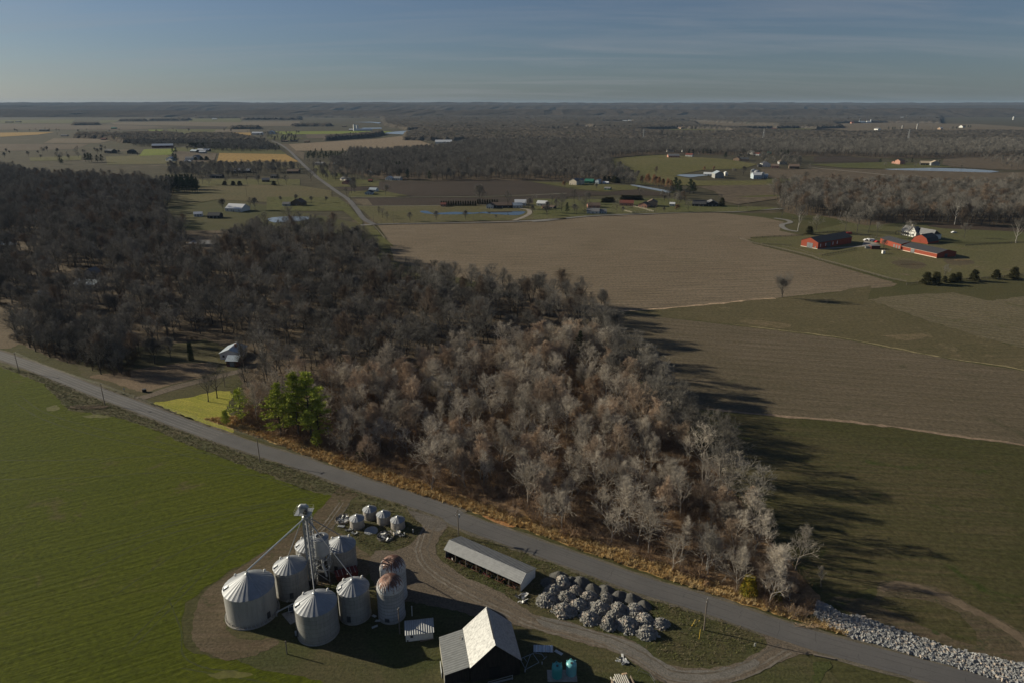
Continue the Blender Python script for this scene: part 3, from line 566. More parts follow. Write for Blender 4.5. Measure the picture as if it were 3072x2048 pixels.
def pine_proto(name, seed, Ht, nm, **k):
    T, C = gen_pine(seed, Ht, **k); root = bpy.data.objects.new(name, None); COL.objects.link(root)
    a = T.build('trunk', BK, root); b = C.build('crown', nm, root); root['ht'] = Ht; return reg(root, a, b)
PROTO['brightpine'] = [pine_proto('pine_tree', 101, 15, PNB, n_wh=14, limb=4.4, clump=9, open_=.92), pine_proto('pine_tree', 102, 15, PNB, n_wh=14, limb=3.9, clump=9, open_=.9)]
PROTO['brightpine_s'] = [pine_proto('pine_tree', 103, 7, PNB, n_wh=9, limb=2.0, clump=5)]
PROTO['scrappypine'] = [pine_proto('pine_tree', 104, 10, PNB, n_wh=10, limb=3.0, clump=4, open_=.6)]
PROTO['darkpine'] = [pine_proto('pine_tree', 105+i, 15, PND, n_wh=14, limb=3.6, clump=6) for i in range(2)]
PROTO['cedar'] = [pine_proto('cedar_tree', 110+i, 6, CDN, n_wh=13, limb=2.0, clump=5, cone=True) for i in range(2)]
USED = set()
def place(kind, x, y, Ht, label, cat, group=None, wide=1.0, vi=None, q=rnd, name=None):
    L_ = PROTO[kind]; un = [i for i, p_ in enumerate(L_) if p_.name not in USED]
    if vi is None and un: vi = un[0]
    p = L_[(q.randrange(len(L_)) if vi is None else vi) % len(L_)]; sc = Ht/p['ht']; rz = q.uniform(0, 6.28)
    if p.name not in USED:
        USED.add(p.name); o = p; o.location = (x, y, 0); o.rotation_euler = (0, 0, rz); o.scale = (sc*wide, sc*wide, sc)
    else: o = copy_thing(p, (x, y, 0), rz, (sc*wide, sc*wide, sc))
    tag(o, label, cat, group)
    if 'ht' in o and o is not p: del o['ht']
    return o
def scatter(name, rows, kinds, label=None, cat=None, mat=None):
    """stuff: one object that repeats tree / tuft meshes on points; rows = (x,y,z,rot,scale,variant)"""
    a = np.array(rows, dtype=float); me = bpy.data.meshes.new(name); me.from_pydata([tuple(r[:3]) for r in a], [], [])
    for nm, col in (('rot', 3), ('scl', 4), ('vid', 5)):
        at = me.attributes.new(nm, 'FLOAT' if nm != 'vid' else 'INT', 'POINT'); at.data.foreach_set('value', a[:, col].astype(np.float32 if nm != 'vid' else np.int32))
    o = bpy.data.objects.new(name, me); COL.objects.link(o); o['kind'] = 'stuff'
    if label: o['label'] = label; o['category'] = cat
    ng = bpy.data.node_groups.new(name, 'GeometryNodeTree'); ng.interface.new_socket('Geometry', in_out='INPUT', socket_type='NodeSocketGeometry'); ng.interface.new_socket('Geometry', in_out='OUTPUT', socket_type='NodeSocketGeometry')
    N = ng.nodes.new; lk = ng.links.new; gi = N('NodeGroupInput'); go = N('NodeGroupOutput'); iop = N('GeometryNodeInstanceOnPoints'); jn = N('GeometryNodeJoinGeometry')
    for srcs in kinds[::-1]:   # the last link joined is instance 0
        j = N('GeometryNodeJoinGeometry')
        for so_ in srcs:
            oi = N('GeometryNodeObjectInfo'); oi.inputs['Object'].default_value = so_; lk(oi.outputs['Geometry'], j.inputs[0])
        gt = N('GeometryNodeGeometryToInstance'); lk(j.outputs[0], gt.inputs[0]); lk(gt.outputs[0], jn.inputs[0])
    lk(gi.outputs[0], iop.inputs['Points']); lk(jn.outputs[0], iop.inputs['Instance']); iop.inputs['Pick Instance'].default_value = True
    for nm, ty in (('rot','FLOAT'), ('scl','FLOAT'), ('vid','INT')):
        na = N('GeometryNodeInputNamedAttribute'); na.data_type = ty; na.inputs['Name'].default_value = nm
        if nm == 'rot': cx = N('ShaderNodeCombineXYZ'); lk(na.outputs[0], cx.inputs[2]); lk(cx.outputs[0], iop.inputs['Rotation'])
        elif nm == 'scl': lk(na.outputs[0], iop.inputs['Scale'])
        else: lk(na.outputs[0], iop.inputs['Instance Index'])
    lk(iop.outputs[0], go.inputs[0]); md = o.modifiers.new('scatter', 'NODES'); md.node_group = ng; return o
# --- where woods stand
GROVE = P('z', 545,965, 620,992, 689,1018, 850,1076, 1000,1128, 1210,1198, 1333,1243, 1568,1322, 1700,1372, 1830,1420, 1875,1408, 1885,1370, 1830,1310, 1770,1245, 1710,1170, 1650,1085, 1570,990, 1470,895, 1400,820, 1350,760, 1240,790, 1000,835, 760,890, 600,910)
WLEFT = P('z', -700,395, -200,392, 0,395, 120,412, 330,422, 400,440, 385,475, 372,500, 400,530, 620,530, 760,535, 835,560, 868,600, 905,632, 1000,652, 1100,668, 1200,690, 1300,700, 1370,716, 1395,740, 1400,820, 1350,760, 1240,790, 1000,835, 760,890, 600,915, 560,905, 555,880, 545,850, 530,800, 470,780, 400,790, 330,810, 290,850, 235,858, 100,815, 20,780, 60,750, 30,715, -200,680, -700,650)
THICK = P('z', 15,775, 60,755, 140,740, 260,780, 330,815, 300,850, 330,870, 240,860, 120,822)
CLEAR = [P('z', 440,470, 560,455, 590,500, 580,545, 520,575, 430,580, 420,530), P('l', 380,430, 660,410, 660,520, 420,560, 180,600, 150,560, 330,520), P('l', 1040,235, 1300,225, 1330,300, 1060,300),
         P('l', 1250,810, 1420,820, 1440,1000, 1300,1010, 1240,900), P('l', -50,230, 300,250, 300,290, -50,290), P('z', 1000,880, 1060,870, 1075,912, 1010,915), P('l', 1500,100, 1740,95, 1720,160, 1480,165)]
WMID = P('h', 640,600, 500,600, 480,575, 500,520, 640,500, 660,440, 900,450, 1200,430, 1375,410, 1500,390, 1700,340, 1700,200, 2352,200)+P('i', 300,150, 900,250, 900,330, 1300,330, 1760,325, 2352,330)+P('j', 480,340, 800,350, 1300,330, 1500,340, 1900,330, 2700,340, 2700,545, 2000,545, 1600,570, 1040,565, 700,545, 430,548, 0,535)+P('i', 1700,520, 1140,512, 900,525, 640,545, 700,620, 690,740, 640,760, 300,750)+P('h', 2352,665, 2100,660, 1700,660, 1320,665, 1250,655, 900,650)
WRIGHT = P('j', 60,905, 150,870, 330,850, 560,855, 820,865, 1200,850, 1500,860, 2352,875, 3000,890, 3000,1060, 2352,1180, 1800,1180, 1300,1150, 900,1180, 500,1090, 250,1080, 170,1060)
BELT = [P('f', 590,330, 600,300, 980,305, 990,370, 830,336, 600,328), P('f', 980,300, 1300,295, 1440,310, 1430,385, 1300,395, 1050,395, 985,360), P('f', 1430,330, 1500,305, 1800,305, 2000,345, 2100,380, 2200,420, 2000,425, 1740,430, 1500,400, 1430,380),
        P('f', 575,222, 775,220, 775,226, 575,228), P('f', 1805,250, 2030,245, 2035,258, 1810,258), P('h', 195,230, 505,225, 505,236, 200,236), P('h', 450,350, 560,340, 800,325, 920,300, 900,292, 460,335), P('f', 940,190, 1145,188, 1145,195, 940,195), P('f', 1175,186, 1490,182, 1490,190, 1175,192),
        P('f', 2290,232, 2400,230, 2400,236, 2290,237), P('h', 1075,345, 1200,300, 1700,310, 1800,345, 1500,350), P('f', 1300,555, 2352,560, 2352,590, 1800,640, 1350,640)]
CANFAR = [P('f', -900,150, -900,100, 2352,105, 3600,105, 3600,175, 2352,165, 1500,155, 850,150), P('f', 1540,160, 2352,150, 2352,185, 1900,185, 1900,172, 1540,172), P('h', 900,150, 1700,120, 2700,110, 2700,300, 1700,345, 1080,345, 1080,300, 1240,262, 1100,265, 930,230, 920,205),
          P('i', -200,90, 2352,90, 3600,90, 3600,380, 2352,380, -200,400)]
HOLE = [p_ for n_, p_, m_ in FF]+[P('i', 640,545, 900,522, 1140,508, 1760,520, 1800,560, 1400,640, 900,640)]
def pts_in(poly, sp, q, excl=(), lim=None):
    a = np.array([[p[0], p[1]] for p in poly]); x0, y0 = a.min(0); x1, y1 = a.max(0)
    if lim: y1 = min(y1, lim)
    nx, ny = max(2, int((x1-x0)/sp)), max(2, int((y1-y0)/sp)); X, Y = np.meshgrid(x0+(np.arange(nx)+.5)*sp, y0+(np.arange(ny)+.5)*sp)
    X = (X+q.uniform(-.48,.48,X.shape)*sp).ravel(); Y = (Y+q.uniform(-.48,.48,Y.shape)*sp).ravel()
    ok = inside(X, Y, a)
    for e in excl: ok &= ~inside(X, Y, np.array([[p[0], p[1]] for p in e]))
    # keep what the camera or its shadows could show
    ok &= (np.abs(X) < Y*.80+60)
    return np.stack([X[ok], Y[ok]], 1)
NQ = np.random.default_rng(11)
T_ALL = []   # (size, x, y, height, kind, label, group)
def wood(poly, sp, kinds, hmin, hmax, label, group, excl=(), lim=None):
    for x, y in pts_in(poly, sp, NQ, excl, lim):
        if poly is WLEFT and math.sin(x*.09+1.7*math.sin(y*.05))+math.sin(y*.07+x*.03) < -1.5: continue
        if poly is GROVE and math.sin(x*.21+1.3*math.sin(y*.13))+math.sin(y*.17+x*.07) < -1.15: continue
        h_ = NQ.uniform(hmin, hmax)*(1.18 if NQ.random() < .14 else 1); T_ALL.append((h_/math.hypot(x, y, 90), x, y, h_, kinds[NQ.integers(len(kinds))], label, group))
PINEEX = [P('d', 1640,700, 1960,720, 2340,860, 2340,950, 2100,900, 1800,800, 1640,780)]
wood(GROVE, 6.3, ['pale','pale','tan','pale','round2'], 8.5, 15, 'bare pale brightened tree among many in the wooded lot beside the road', 'bare trees of the wooded lot beside the road', CLEAR+PINEEX)
wood(WLEFT, 8.6, ['dark','dark','dark','round','dark','dark','dark','rusty'], 11, 19, 'bare grey tree in the dark wood behind the wooded lot', 'bare trees of the dark wood behind the lot', CLEAR)
EDGE = P('z', 1395,755, 1450,850, 1560,950, 1650,1050, 1715,1145, 1785,1240, 1845,1320, 1885,1385, 1835,1345, 1755,1270, 1680,1180, 1600,1085, 1520,990, 1430,900, 1365,820)
wood(EDGE, 7.5, ['dark','dark','round'], 12, 19, 'bare grey tree on the hayfield edge of the wooded lot', 'bare trees on the hayfield edge of the lot', [])
wood(THICK, 6, ['dark'], 8, 13, 'bare slim tree in the roadside thicket at the far left bend', 'bare trees of the roadside thicket', [])
wood(WRIGHT, 8.5, ['dark','dark','dark','dark','rusty'], 14, 21, 'bare tree in the wood behind the red barns', 'bare trees behind the red barns')
wood(WMID, 11.5, ['dark','dark','dark','round'], 13, 18, 'bare tree in the middle-distance wood', 'bare trees of the middle wood', HOLE+[P('h', 300,545, 500,545, 640,640, 560,690, 400,640)], 2200)
for p_, sp_ in ((P('h', 300,545, 480,560, 900,640, 900,662, 640,660, 560,680, 400,640), 17), (P('i', 700,640, 880,660, 940,740, 900,790, 800,780, 690,760), 13), (P('i', 1080,890, 1300,880, 1360,930, 1340,970, 1130,960), 15), (P('h', 600,670, 720,680, 720,760, 620,770), 16), (P('i', 2000,560, 2352,560, 2352,640, 2050,600), 22), (P('j', 640,250, 1900,262, 1900,320, 1100,320), 110), (P('i', 1750,520, 2352,520, 2352,600, 1800,560), 24), (P('h', 1900,840, 2352,850, 2352,960, 2100,930), 30), (P('i', 0,900, 700,900, 640,1030, 0,1080), 34), (P('f', 1500,410, 2200,430, 2200,440, 1450,440), 22), (P('j', 1900,560, 2700,560, 2700,690, 2200,670), 26), (P('f', 0,440, 800,420, 1000,470, 300,520), 55), (P('f', 2000,290, 2352,290, 2352,370, 2050,370), 40), (P('f', 0,180, 2300,180, 2300,290, 0,290), 150)):
    wood(p_, sp_, ['dark','round'], 9, 15, 'bare tree standing between the far houses', 'bare trees between the far houses', (), 3200)
for b_ in BELT: wood(b_, 12, ['dark','round','dark'], 11, 15, 'bare tree in a far copse', 'bare trees of the far copses', (), 2600)
def lone(c, *a):
    """crop; x, y, height, kind, label ..."""
    for i in range(0, len(a), 5):
        x, y, h_, k, lb = a[i:i+5]; p = g(c, x, y); T_ALL.append((h_/math.hypot(p.x, p.y, 90)*1.6, p.x, p.y, h_, k, lb, None))
lone('k', 395,790,15,'lonetree','lone round bare tree on the field edge below the red barns')
lone('m', 245,632,20,'rusty','tallest reddish bare tree at the corner of the wood by the stubble field', 345,645,17,'dark','second bare tree from the tall reddish one at the wood corner', 410,678,11,'dark','small bare tree third in the row at the wood corner',
     487,682,13,'dark','slim bare tree fourth in the row at the wood corner', 520,686,13,'round','last bare tree of the row where the swale begins', 75,640,19,'dark','tall bare tree left of the reddish tree at the stubble field')
lone('d', 715,405,14,'dark','bare tree with a wide crown on the lawn nearest the bend', 865,372,13,'dark','bare tree behind the wide-crowned one on the shaded lawn', 1090,330,14,'round','bare round tree with ivy at its foot on the shaded lawn', 1210,303,12,'round','bare spreading tree beside the ivy-covered trunk',
     805,412,8,'dark','thin bare sapling between the lawn trees', 1470,598,12,'dark','bare tree standing on the bright lawn corner', 1532,572,14,'dark','taller bare tree just behind the lawn corner', 1815,725,15,'pale','big bare tree between the half-dead pine and the pines')
lone('c', 975,420,13,'pale','thin vine-hung bare tree standing apart in the hayfield edge', 740,200,13,'pale','slim bare tree at the shaded hayfield edge', 1130,520,6,'pale','small leaning bare sapling above the riprap',
     440,420,12,'white','pale many-branched dead tree near the golden verge', 790,560,8,'tan','fan-shaped shrubby tree near the end of the lot', 940,600,6,'tan','low tangled shrub tree at the tip of the lot')
lone('k', 520,255,24,'white','white-limbed sycamore left of the far lawn', 905,245,16,'dark','bare tree on the lawn left of centre behind the long red barn', 1000,262,18,'dark','bare tree on the lawn behind the long red barn', 1090,270,18,'dark','bare tree on the lawn right of the long red barn',
     1160,300,13,'dark','bare tree beside the white cars', 1410,322,16,'dark','bare tree in front of the black and white house', 1215,400,9,'round','reddish bare tree in front of the low barn wing', 1700,640,10,'dark','bare tree among the paddock cedars', 1865,305,13,'dark','small bare tree on the lawn right of the house',
     2285,350,20,'white','large white-limbed sycamore at the right paddock fence', 1790,200,26,'white','tall white-trunked sycamore in the wood behind the house', 390,145,15,'dark','bare tree by the curved drive', 670,250,14,'dark','bare tree left of the lawn shrub')
lone('h', 930,778,15,'round','round bare tree beside the blue-grey ranch house', 1665,855,26,'round','very tall bare tree behind the pond house', 1890,880,20,'dark','tall bare tree by the blue-grey garage', 350,660,16,'dark','bare tree at the bend of the far road', 665,760,17,'dark','bare tree left of the ranch house', 690,755,15,'dark','bare tree nearest the ranch house',
     630,780,12,'dark','small bare tree at the ranch driveway', 910,955,10,'dark','bare tree in the lane-side row nearest the far road', 942,982,10,'dark','second bare tree of the lane-side row', 1125,978,10,'round','round bare tree on the front lawn of the pond', 1330,975,11,'round','round bare tree before the pond', 1560,970,11,'round','bare tree near the middle of the pond', 1797,962,5,'round','tiny bare tree at the pond edge',
     880,935,10,'dark','bare tree beside the far road junction', 350,836,9,'round','round bare orchard tree right of the brown house', 463,833,8,'round','round bare orchard tree nearest the far road', 225,830,10,'round','bare tree by the brown house gable', 115,830,8,'round','bare tree left of the brown house', 755,645,20,'white','tall pale bare tree among the village houses', 2310,905,17,'dark','bare tree right of the white garage', 1515,660,8,'dark','bare tree at the far edge of the ploughed soil')
lone('i', 360,945,17,'dark','bare tree left of the white ranch', 250,1000,18,'dark','bare tree behind the dark conifer', 455,1040,16,'dark','bare tree at the white ranch gable', 380,1050,11,'dark','thin bare tree on the ranch lawn', 735,1030,15,'dark','bare tree left of the fenced yard', 787,1030,8,'round','small bare tree at the fenced yard', 1155,1022,6,'round','small bare tree left of the round brown one', 1365,1012,12,'dark','bare tree before the dark-roofed house',
     940,910,13,'dark','bare tree behind the tan-roofed house', 1340,960,16,'rusty','reddish bare tree left of the dark-roofed house', 1650,960,12,'dark','bare tree right of the dark-roofed house', 735,690,14,'dark','bare tree at the edge of the pasture', 920,720,13,'round','round bare tree on the pasture edge', 820,760,17,'dark','bare tree near the manor pond', 860,770,16,'dark','bare tree right of the manor pond tree', 560,820,9,'round','bare tree near the green shed', 165,775,8,'dark','small bare tree left of the manor', 1080,700,15,'rusty','reddish tree behind the brown conifers',
     1850,700,17,'round','bare tree between the grey barn and the silver bins', 1780,695,12,'round','bare tree right of the grey barn', 1455,540,11,'dark','bare tree by the far white farmhouse', 2190,610,14,'round','round bare tree among the brick houses', 2225,930,14,'dark','bare tree at the left end of the right wood')
lone('j', 1080,655,10,'dark','bare tree at the left end of the long pond', 1265,625,9,'round','bare round tree beside the brick house', 1350,665,12,'dark','bare tree mirrored in the long pond', 1775,690,12,'dark','bare tree right of the long tan barns', 180,985,24,'dark','tall bare tree at the left of the right-hand wood', 1580,620,10,'round','bare tree hiding the tall tan barn corner', 800,850,14,'dark','bare tree by the half-hidden house', 950,830,13,'dark','dark bare tree behind the right-hand wood', 390,660,9,'dark','bare tree in the field by the farm lane', 120,1040,13,'dark','bare tree at the curve of the drive')
lone('f', 545,500,13,'round','bare tree left of the dark far pines', 800,420,15,'round','round bare tree by the black barn', 935,460,13,'round','bare spreading tree between the two dark barns', 1080,470,10,'round','bare tree right of the dark-roofed barn', 285,270,12,'dark','bare tree on the far plain left farm', 355,268,12,'dark','bare tree above the far plain farmhouse', 390,270,12,'dark','second bare tree above the far plain farmhouse', 445,275,12,'dark','right bare tree of the far plain farm', 450,305,8,'dark','small bare tree below the far plain farm', 40,485,14,'round','bare tree at the left edge beyond the wood',
     1590,690,13,'dark','bare tree right of the pine block', 1640,695,13,'dark','second bare tree right of the pine block', 2030,690,15,'round','wide bare tree in front of the white barn', 1770,700,12,'dark','bare tree by the garden sheds', 1940,690,13,'dark','bare tree left of the wide one', 2185,690,16,'dark','bare tree by the grey garage', 2245,692,14,'dark','bare tree right of the grey garage', 1750,900,15,'round','bare tree left of the long white barn', 1960,890,14,'dark','bare tree right of the long white barn', 2000,890,15,'round','wide bare tree right of the long white barn')
# kinds of their own
BROWN = 'brown_leaved_tree'
def ev(kind, c, x, y, h_, label, cat='pine', group=None, wide=1.0):
    p = g(c, x, y); place(kind, p.x, p.y, h_, label, cat, group, wide)
ev('scrappypine', 'd', 1705,752,13.5, 'half-dead leaning pine at the edge of the bright lawn')
ev('brightpine', 'd', 1985,845,20, 'bright green pine at the left of the roadside clump')
ev('brightpine', 'd', 2110,845,24, 'tallest bright green pine in the roadside clump')
ev('brightpine', 'd', 2200,860,25, 'bright green pine at the right of the roadside clump')
ev('brightpine', 'd', 2255,880,17, 'pine with a dark shaded trunk at the clump edge')
ev('brightpine_s', 'd', 2240,925,6.5, 'small bright pine below the roadside clump')
ev('brightpine_s', 'd', 1600,770,6, 'low pine bough hanging over the bright lawn')
ev('darkpine', 'e', 1975,290,13, 'dark evergreen at the field edge of the wooded lot', wide=.9)
ev('brightpine_s', 'e', 965,540,7, 'small green cedar beside the white shed in the lot', 'cedar')
for x, y, h_, lb in ((1555,682,7.5,'cedar at the left end of the paddock hedge row'), (1635,680,7.5,'stout cedar second from the left end of the hedge row'), (1705,668,4,'low cedar under the bare paddock tree'), (1765,665,5.5,'cedar right of the bare paddock tree'), (1815,662,6,'cedar at the right end of the hedge row'), (1945,655,7,'cedar standing alone left of the paddock fence gate'), (2122,640,6,'slim cedar between two others along the fence'), (2262,638,7.5,'cedar nearest the right edge along the fence')):
    ev('cedar', 'k', x, y, h_, lb, 'cedar', 'cedars along the paddock fence', 1.15)
ev('cedar', 'k', 612,280,7, 'round dark evergreen shrub at the drive behind the long red barn', 'evergreen', None, 1.4)
ev('darkpine', 'i', 297,1035,12, 'dark conifer on the front lawn between white garage and ranch', wide=.9)
for x, y, h_, lb in ((1250,840,19,'dark spruce at the left of the big evergreen pair'), (1285,852,17,'dark spruce in the middle of the evergreen group'), (1380,858,19,'large dark evergreen right of the brown conifers'), (1410,858,15,'dark evergreen at the right end of the group'), (1230,868,9,'small conical evergreen before the brown conifers'), (1300,870,9,'small conical evergreen before the dark spruces')):
    ev('darkpine', 'i', x, y, h_, lb, 'evergreen', 'dark evergreens beside the brown conifers', 1.3)
for i, (x, y, h_) in enumerate(((955,785,13),(985,790,14),(1020,800,18),(1050,808,18),(1080,812,16),(1110,820,17),(1140,825,15),(1170,832,16),(1205,838,15))):
    ev('russet', 'i', x, y, h_, 'brown conifer shedding its needles in the row by the narrow pond', 'brown conifer', 'brown conifers by the narrow pond', .8)
for i, (x, y, h_) in enumerate(((630,745,8),(665,755,8),(700,762,9),(725,765,9),(745,765,8))): ev('cedar', 'i', x, y, h_, 'conical evergreen in the row right of the green-roofed shed', 'evergreen', 'conical evergreens by the manor', 1.1)
ev('russet', 'i', 272,803,9, 'round brown-leaved tree on the lawn before the manor', 'brown-leaved tree', None, 1.2)
ev('russet', 'i', 1265,1015,8, 'round brown-leaved tree on the lane verge before the dark-roofed house', 'brown-leaved tree', None, 1.2)
ev('russet', 'i', 1510,665,9, 'small brown-leaved tree in the pasture left of its twin', 'brown-leaved tree'); ev('russet', 'i', 1585,663,9, 'small brown-leaved tree in the pasture nearest the grey barn', 'brown-leaved tree')
ev('darkpine', 'i', 1692,552,14, 'dark round evergreen by the far tan houses', 'evergreen', None, 1.2)
for x in (1372,1408,1496,1535,1560,1590): ev('darkpine', 'i', x, 512, 13, 'dark conifer in the row behind the far farmhouses', 'conifer', 'conifers behind the far farmhouses')
ev('cedar', 'i', 1660,968,9, 'small green conifer at the right gable of the dark-roofed house', 'conifer')
for x, h_ in ((620,5),(650,6),(690,6)): ev('cedar', 'i', x, 935, h_, 'clipped dark hedge shrub behind the pink-walled house', 'shrub', 'hedge shrubs behind the pink-walled house', 2.0)
for x in (790,820,845,880,910,940): ev('cedar', 'i', x, 915, 5.5, 'dark hedge shrub behind the tan-roofed house', 'shrub', 'hedge shrubs behind the tan-roofed house', 2.0)
ev('darkpine', 'h', 1108,655,16, 'dark pine beside the two white village sheds', wide=1.2); ev('darkpine', 'h', 1278,662,15, 'dark pine at the edge of the ploughed soil')
for i in range(24): ev('darkpine', 'h', 320+i*14+rnd.uniform(-5,5), 497+rnd.uniform(-45,0)*(i % 3)/2, 15, 'dark pine in the row beside the far road', 'pine', 'dark pines beside the far road')
for x, y in ((775,545),(810,550),(838,552),(990,575),(1020,585),(1045,580),(1080,590),(940,500),(965,505),(900,500),(640,520),(620,535),(1100,435),(1280,432)): ev('darkpine', 'h', x, y, 16, 'dark pine standing among the bare village trees', 'pine', 'dark pines among the village trees')
for x, y in ((1940,350),(2000,350)): ev('darkpine', 'h', x, y, 17, 'dark evergreen in the middle wood', 'evergreen', 'dark evergreens in the middle wood', 1.3)
for x in (120,150,195,220): ev('darkpine', 'h', x, 355, 16, 'dark pine over the far crossroads farm', 'pine', 'dark pines over the crossroads farm', 1.2)
for i in range(34):
    u = i % 12; v = i//12; ev('darkpine', 'f', 1320+u*21+rnd.uniform(-6,6), 752-v*22+rnd.uniform(-4,4), 17, 'dark pine in the dense block at the edge of the left wood', 'pine', 'dark pines of the dense block')
for x, y, h_ in ((675,515,17),(700,517,19),(720,515,17),(765,518,15),(800,518,16),(475,530,12),(490,532,11)): ev('darkpine', 'f', x, y, h_, 'dark far pine in the group beyond the left wood', 'pine', 'far pines beyond the left wood', 1.3)
for x, y, h_ in ((1355,445,12),(1380,444,13),(1365,515,17),(1385,517,17)): ev('darkpine', 'f', x, y, h_, 'dark evergreen beside the white farm sheds', 'evergreen', 'evergreens by the white farm sheds', 1.3)
for x, h_ in ((1583,7),(1622,8),(1535,7)): ev('cedar', 'f', x, 502, h_, 'small clipped evergreen behind the grey farmhouse', 'evergreen', 'clipped evergreens behind the grey farmhouse', 1.5)
for x in (2115,2150,2165,2190,1980,1860,870,900,940,960,2220,2240,2305,2320): ev('darkpine', 'f', x, 422 if x > 1500 and x < 2200 else (335 if x < 1000 else 330), 12, 'dark conifer in the far farm shelter belt', 'conifer', 'conifers of the far shelter belt', 1.2)
for i in range(22): ev('cedar', 'f', 1500+i*11+rnd.uniform(-3,3), 402+rnd.uniform(-4,4), 12, 'dark evergreen in the hedge behind the white farm', 'evergreen', 'evergreens behind the white farm', 1.3)
for x in (1763,1830,1880,2148): ev('cedar', 'f', x, 698, 6, 'round clipped shrub in a village garden beyond the left wood', 'shrub', 'round shrubs in the village gardens', 1.6)
ev('darkpine', 'j', 1038,612,9, 'round dark pine left of the brick house', 'pine', None, 1.2); ev('darkpine', 'j', 1325,612,10, 'dark pine between the brick house and the tan barns', 'pine', None, 1.0)
for x in (130,165,190): ev('darkpine', 'j', x, 545, 14, 'dark evergreen at the near edge of the middle wood', 'evergreen', 'evergreens at the wood edge', 1.3)
for x, y in ((1112,303),(1150,305),(1170,306),(1700,300),(1735,300),(1810,288),(1840,288),(1860,290)): ev('darkpine', 'j', x, y, 14, 'dark evergreen on the far hill farms', 'evergreen', 'evergreens of the far hill farms', 1.3)
for x in range(1370,1820,19): ev('cedar', 'h', x, 858 if x < 1650 else 846, 5.5, 'narrow cedar in the clipped row behind the pond', 'cedar', 'narrow cedars behind the pond', .6)
# straw and brown leaved trees in the grove
for x, y, h_, lb in ((2060,560,11,'straw-leaved tree high in the lot near its field edge'), (1960,760,10,'straw-leaved tree in the right half of the lot'), (2010,640,9,'straw-leaved tree between the other two')):
    ev('straw', 'e', x, y+60, h_, lb, 'straw-leaved tree')
ev('russet', 'e', 500,700,9, 'reddish-leaved small tree in the left half of the lot', 'brown-leaved tree'); ev('russet', 'e', 820,960,8, 'brown-leaved small tree behind the golden verge', 'brown-leaved tree')
# the 300 bare trees that show largest stand alone, the rest is one mass
T_ALL.sort(key=lambda t: -t[0])
ILAB = {}
CUT = 300
def where(t):
    if t[5].startswith('bare pale'):
        x, y, h_ = t[1], t[2], t[3]; d = min((Vector((x, y))-a).length for a in smooth_poly(P('z', 600,1006, 850,1098, 1210,1216, 1568,1342, 1880,1440), False, 8))
        col = 'brightened tan' if t[4] == 'tan' else 'brightened'; sz = 'tall' if h_ > 14.5 else ('low' if h_ < 11.7 else 'middling')
        dep = 'at the golden verge' if d < 14 else ('just inside the wooded lot' if d < 32 else 'deep in the wooded lot')
        al = 'near the pines' if x < -30 else ('across from the silos' if x < -8 else ('across from the open shed' if x < 12 else ('across from the rubble heaps' if x < 32 else 'towards the riprap end')))
        return '%s %s bare tree %s %s' % (sz, col, dep, al)
    if t[5].startswith('bare grey'):
        x, y, h_ = t[1], t[2], t[3]; sz = 'tall' if h_ > 16.5 else ('low' if h_ < 13.5 else 'middling'); col = 'reddish' if t[4] == 'rusty' else 'grey'
        al = 'near the white house' if x < -80 else ('behind the pines' if x < -45 else ('behind the middle lot' if x < -5 else 'by the stubble field'))
        dp = 'front' if y < 235 else 'back'
        return '%s %s bare tree at the %s of the dark wood, %s' % (sz, col, dp, al)
    return t[5]
for t in T_ALL[:CUT]:
    k = t[4]
    place(k, t[1], t[2], t[3], where(t), 'bare tree', ('trees like the '+where(t)) if t[6] else None, NQ.uniform(.85, 1.12) if t[6] else 1.0)
for L_ in PROTO.values():
    for p in L_:
        if p.name not in USED:
            for t in T_ALL[CUT:]:
                if PROTO[t[4]] is L_ and t[6]:
                    pass
                    place(t[4], t[1], t[2], t[3], where(t), 'bare tree', 'trees like the '+where(t), 1.0, L_.index(p)); T_ALL.remove(t); break
VL = []; vmap = {}
for k in ('dark', 'pale', 'tan', 'round', 'round2', 'lonetree', 'white', 'rusty'):
    for i, p in enumerate(PROTO[k]): vmap[(k, i)] = len(VL); VL.append([c for c in kids(p)])
nV = len(VL)
rows = []
for t in T_ALL[CUT:]:
    i = int(NQ.integers(len(PROTO[t[4]]))); rows.append((t[1], t[2], 0, NQ.uniform(0, 6.28), t[3]/PROTO[t[4]][i]['ht'], vmap[(t[4], i)]))
print('bare trees', len(T_ALL), 'stuff', len(rows))
VL = VL[::-1] if False else VL
scatter('woodland', rows, VL)
for L_ in PROTO.values():
    for p in L_:
        if 'ht' in p: del p['ht']
        if p.name not in USED: print('UNUSED', p.name)
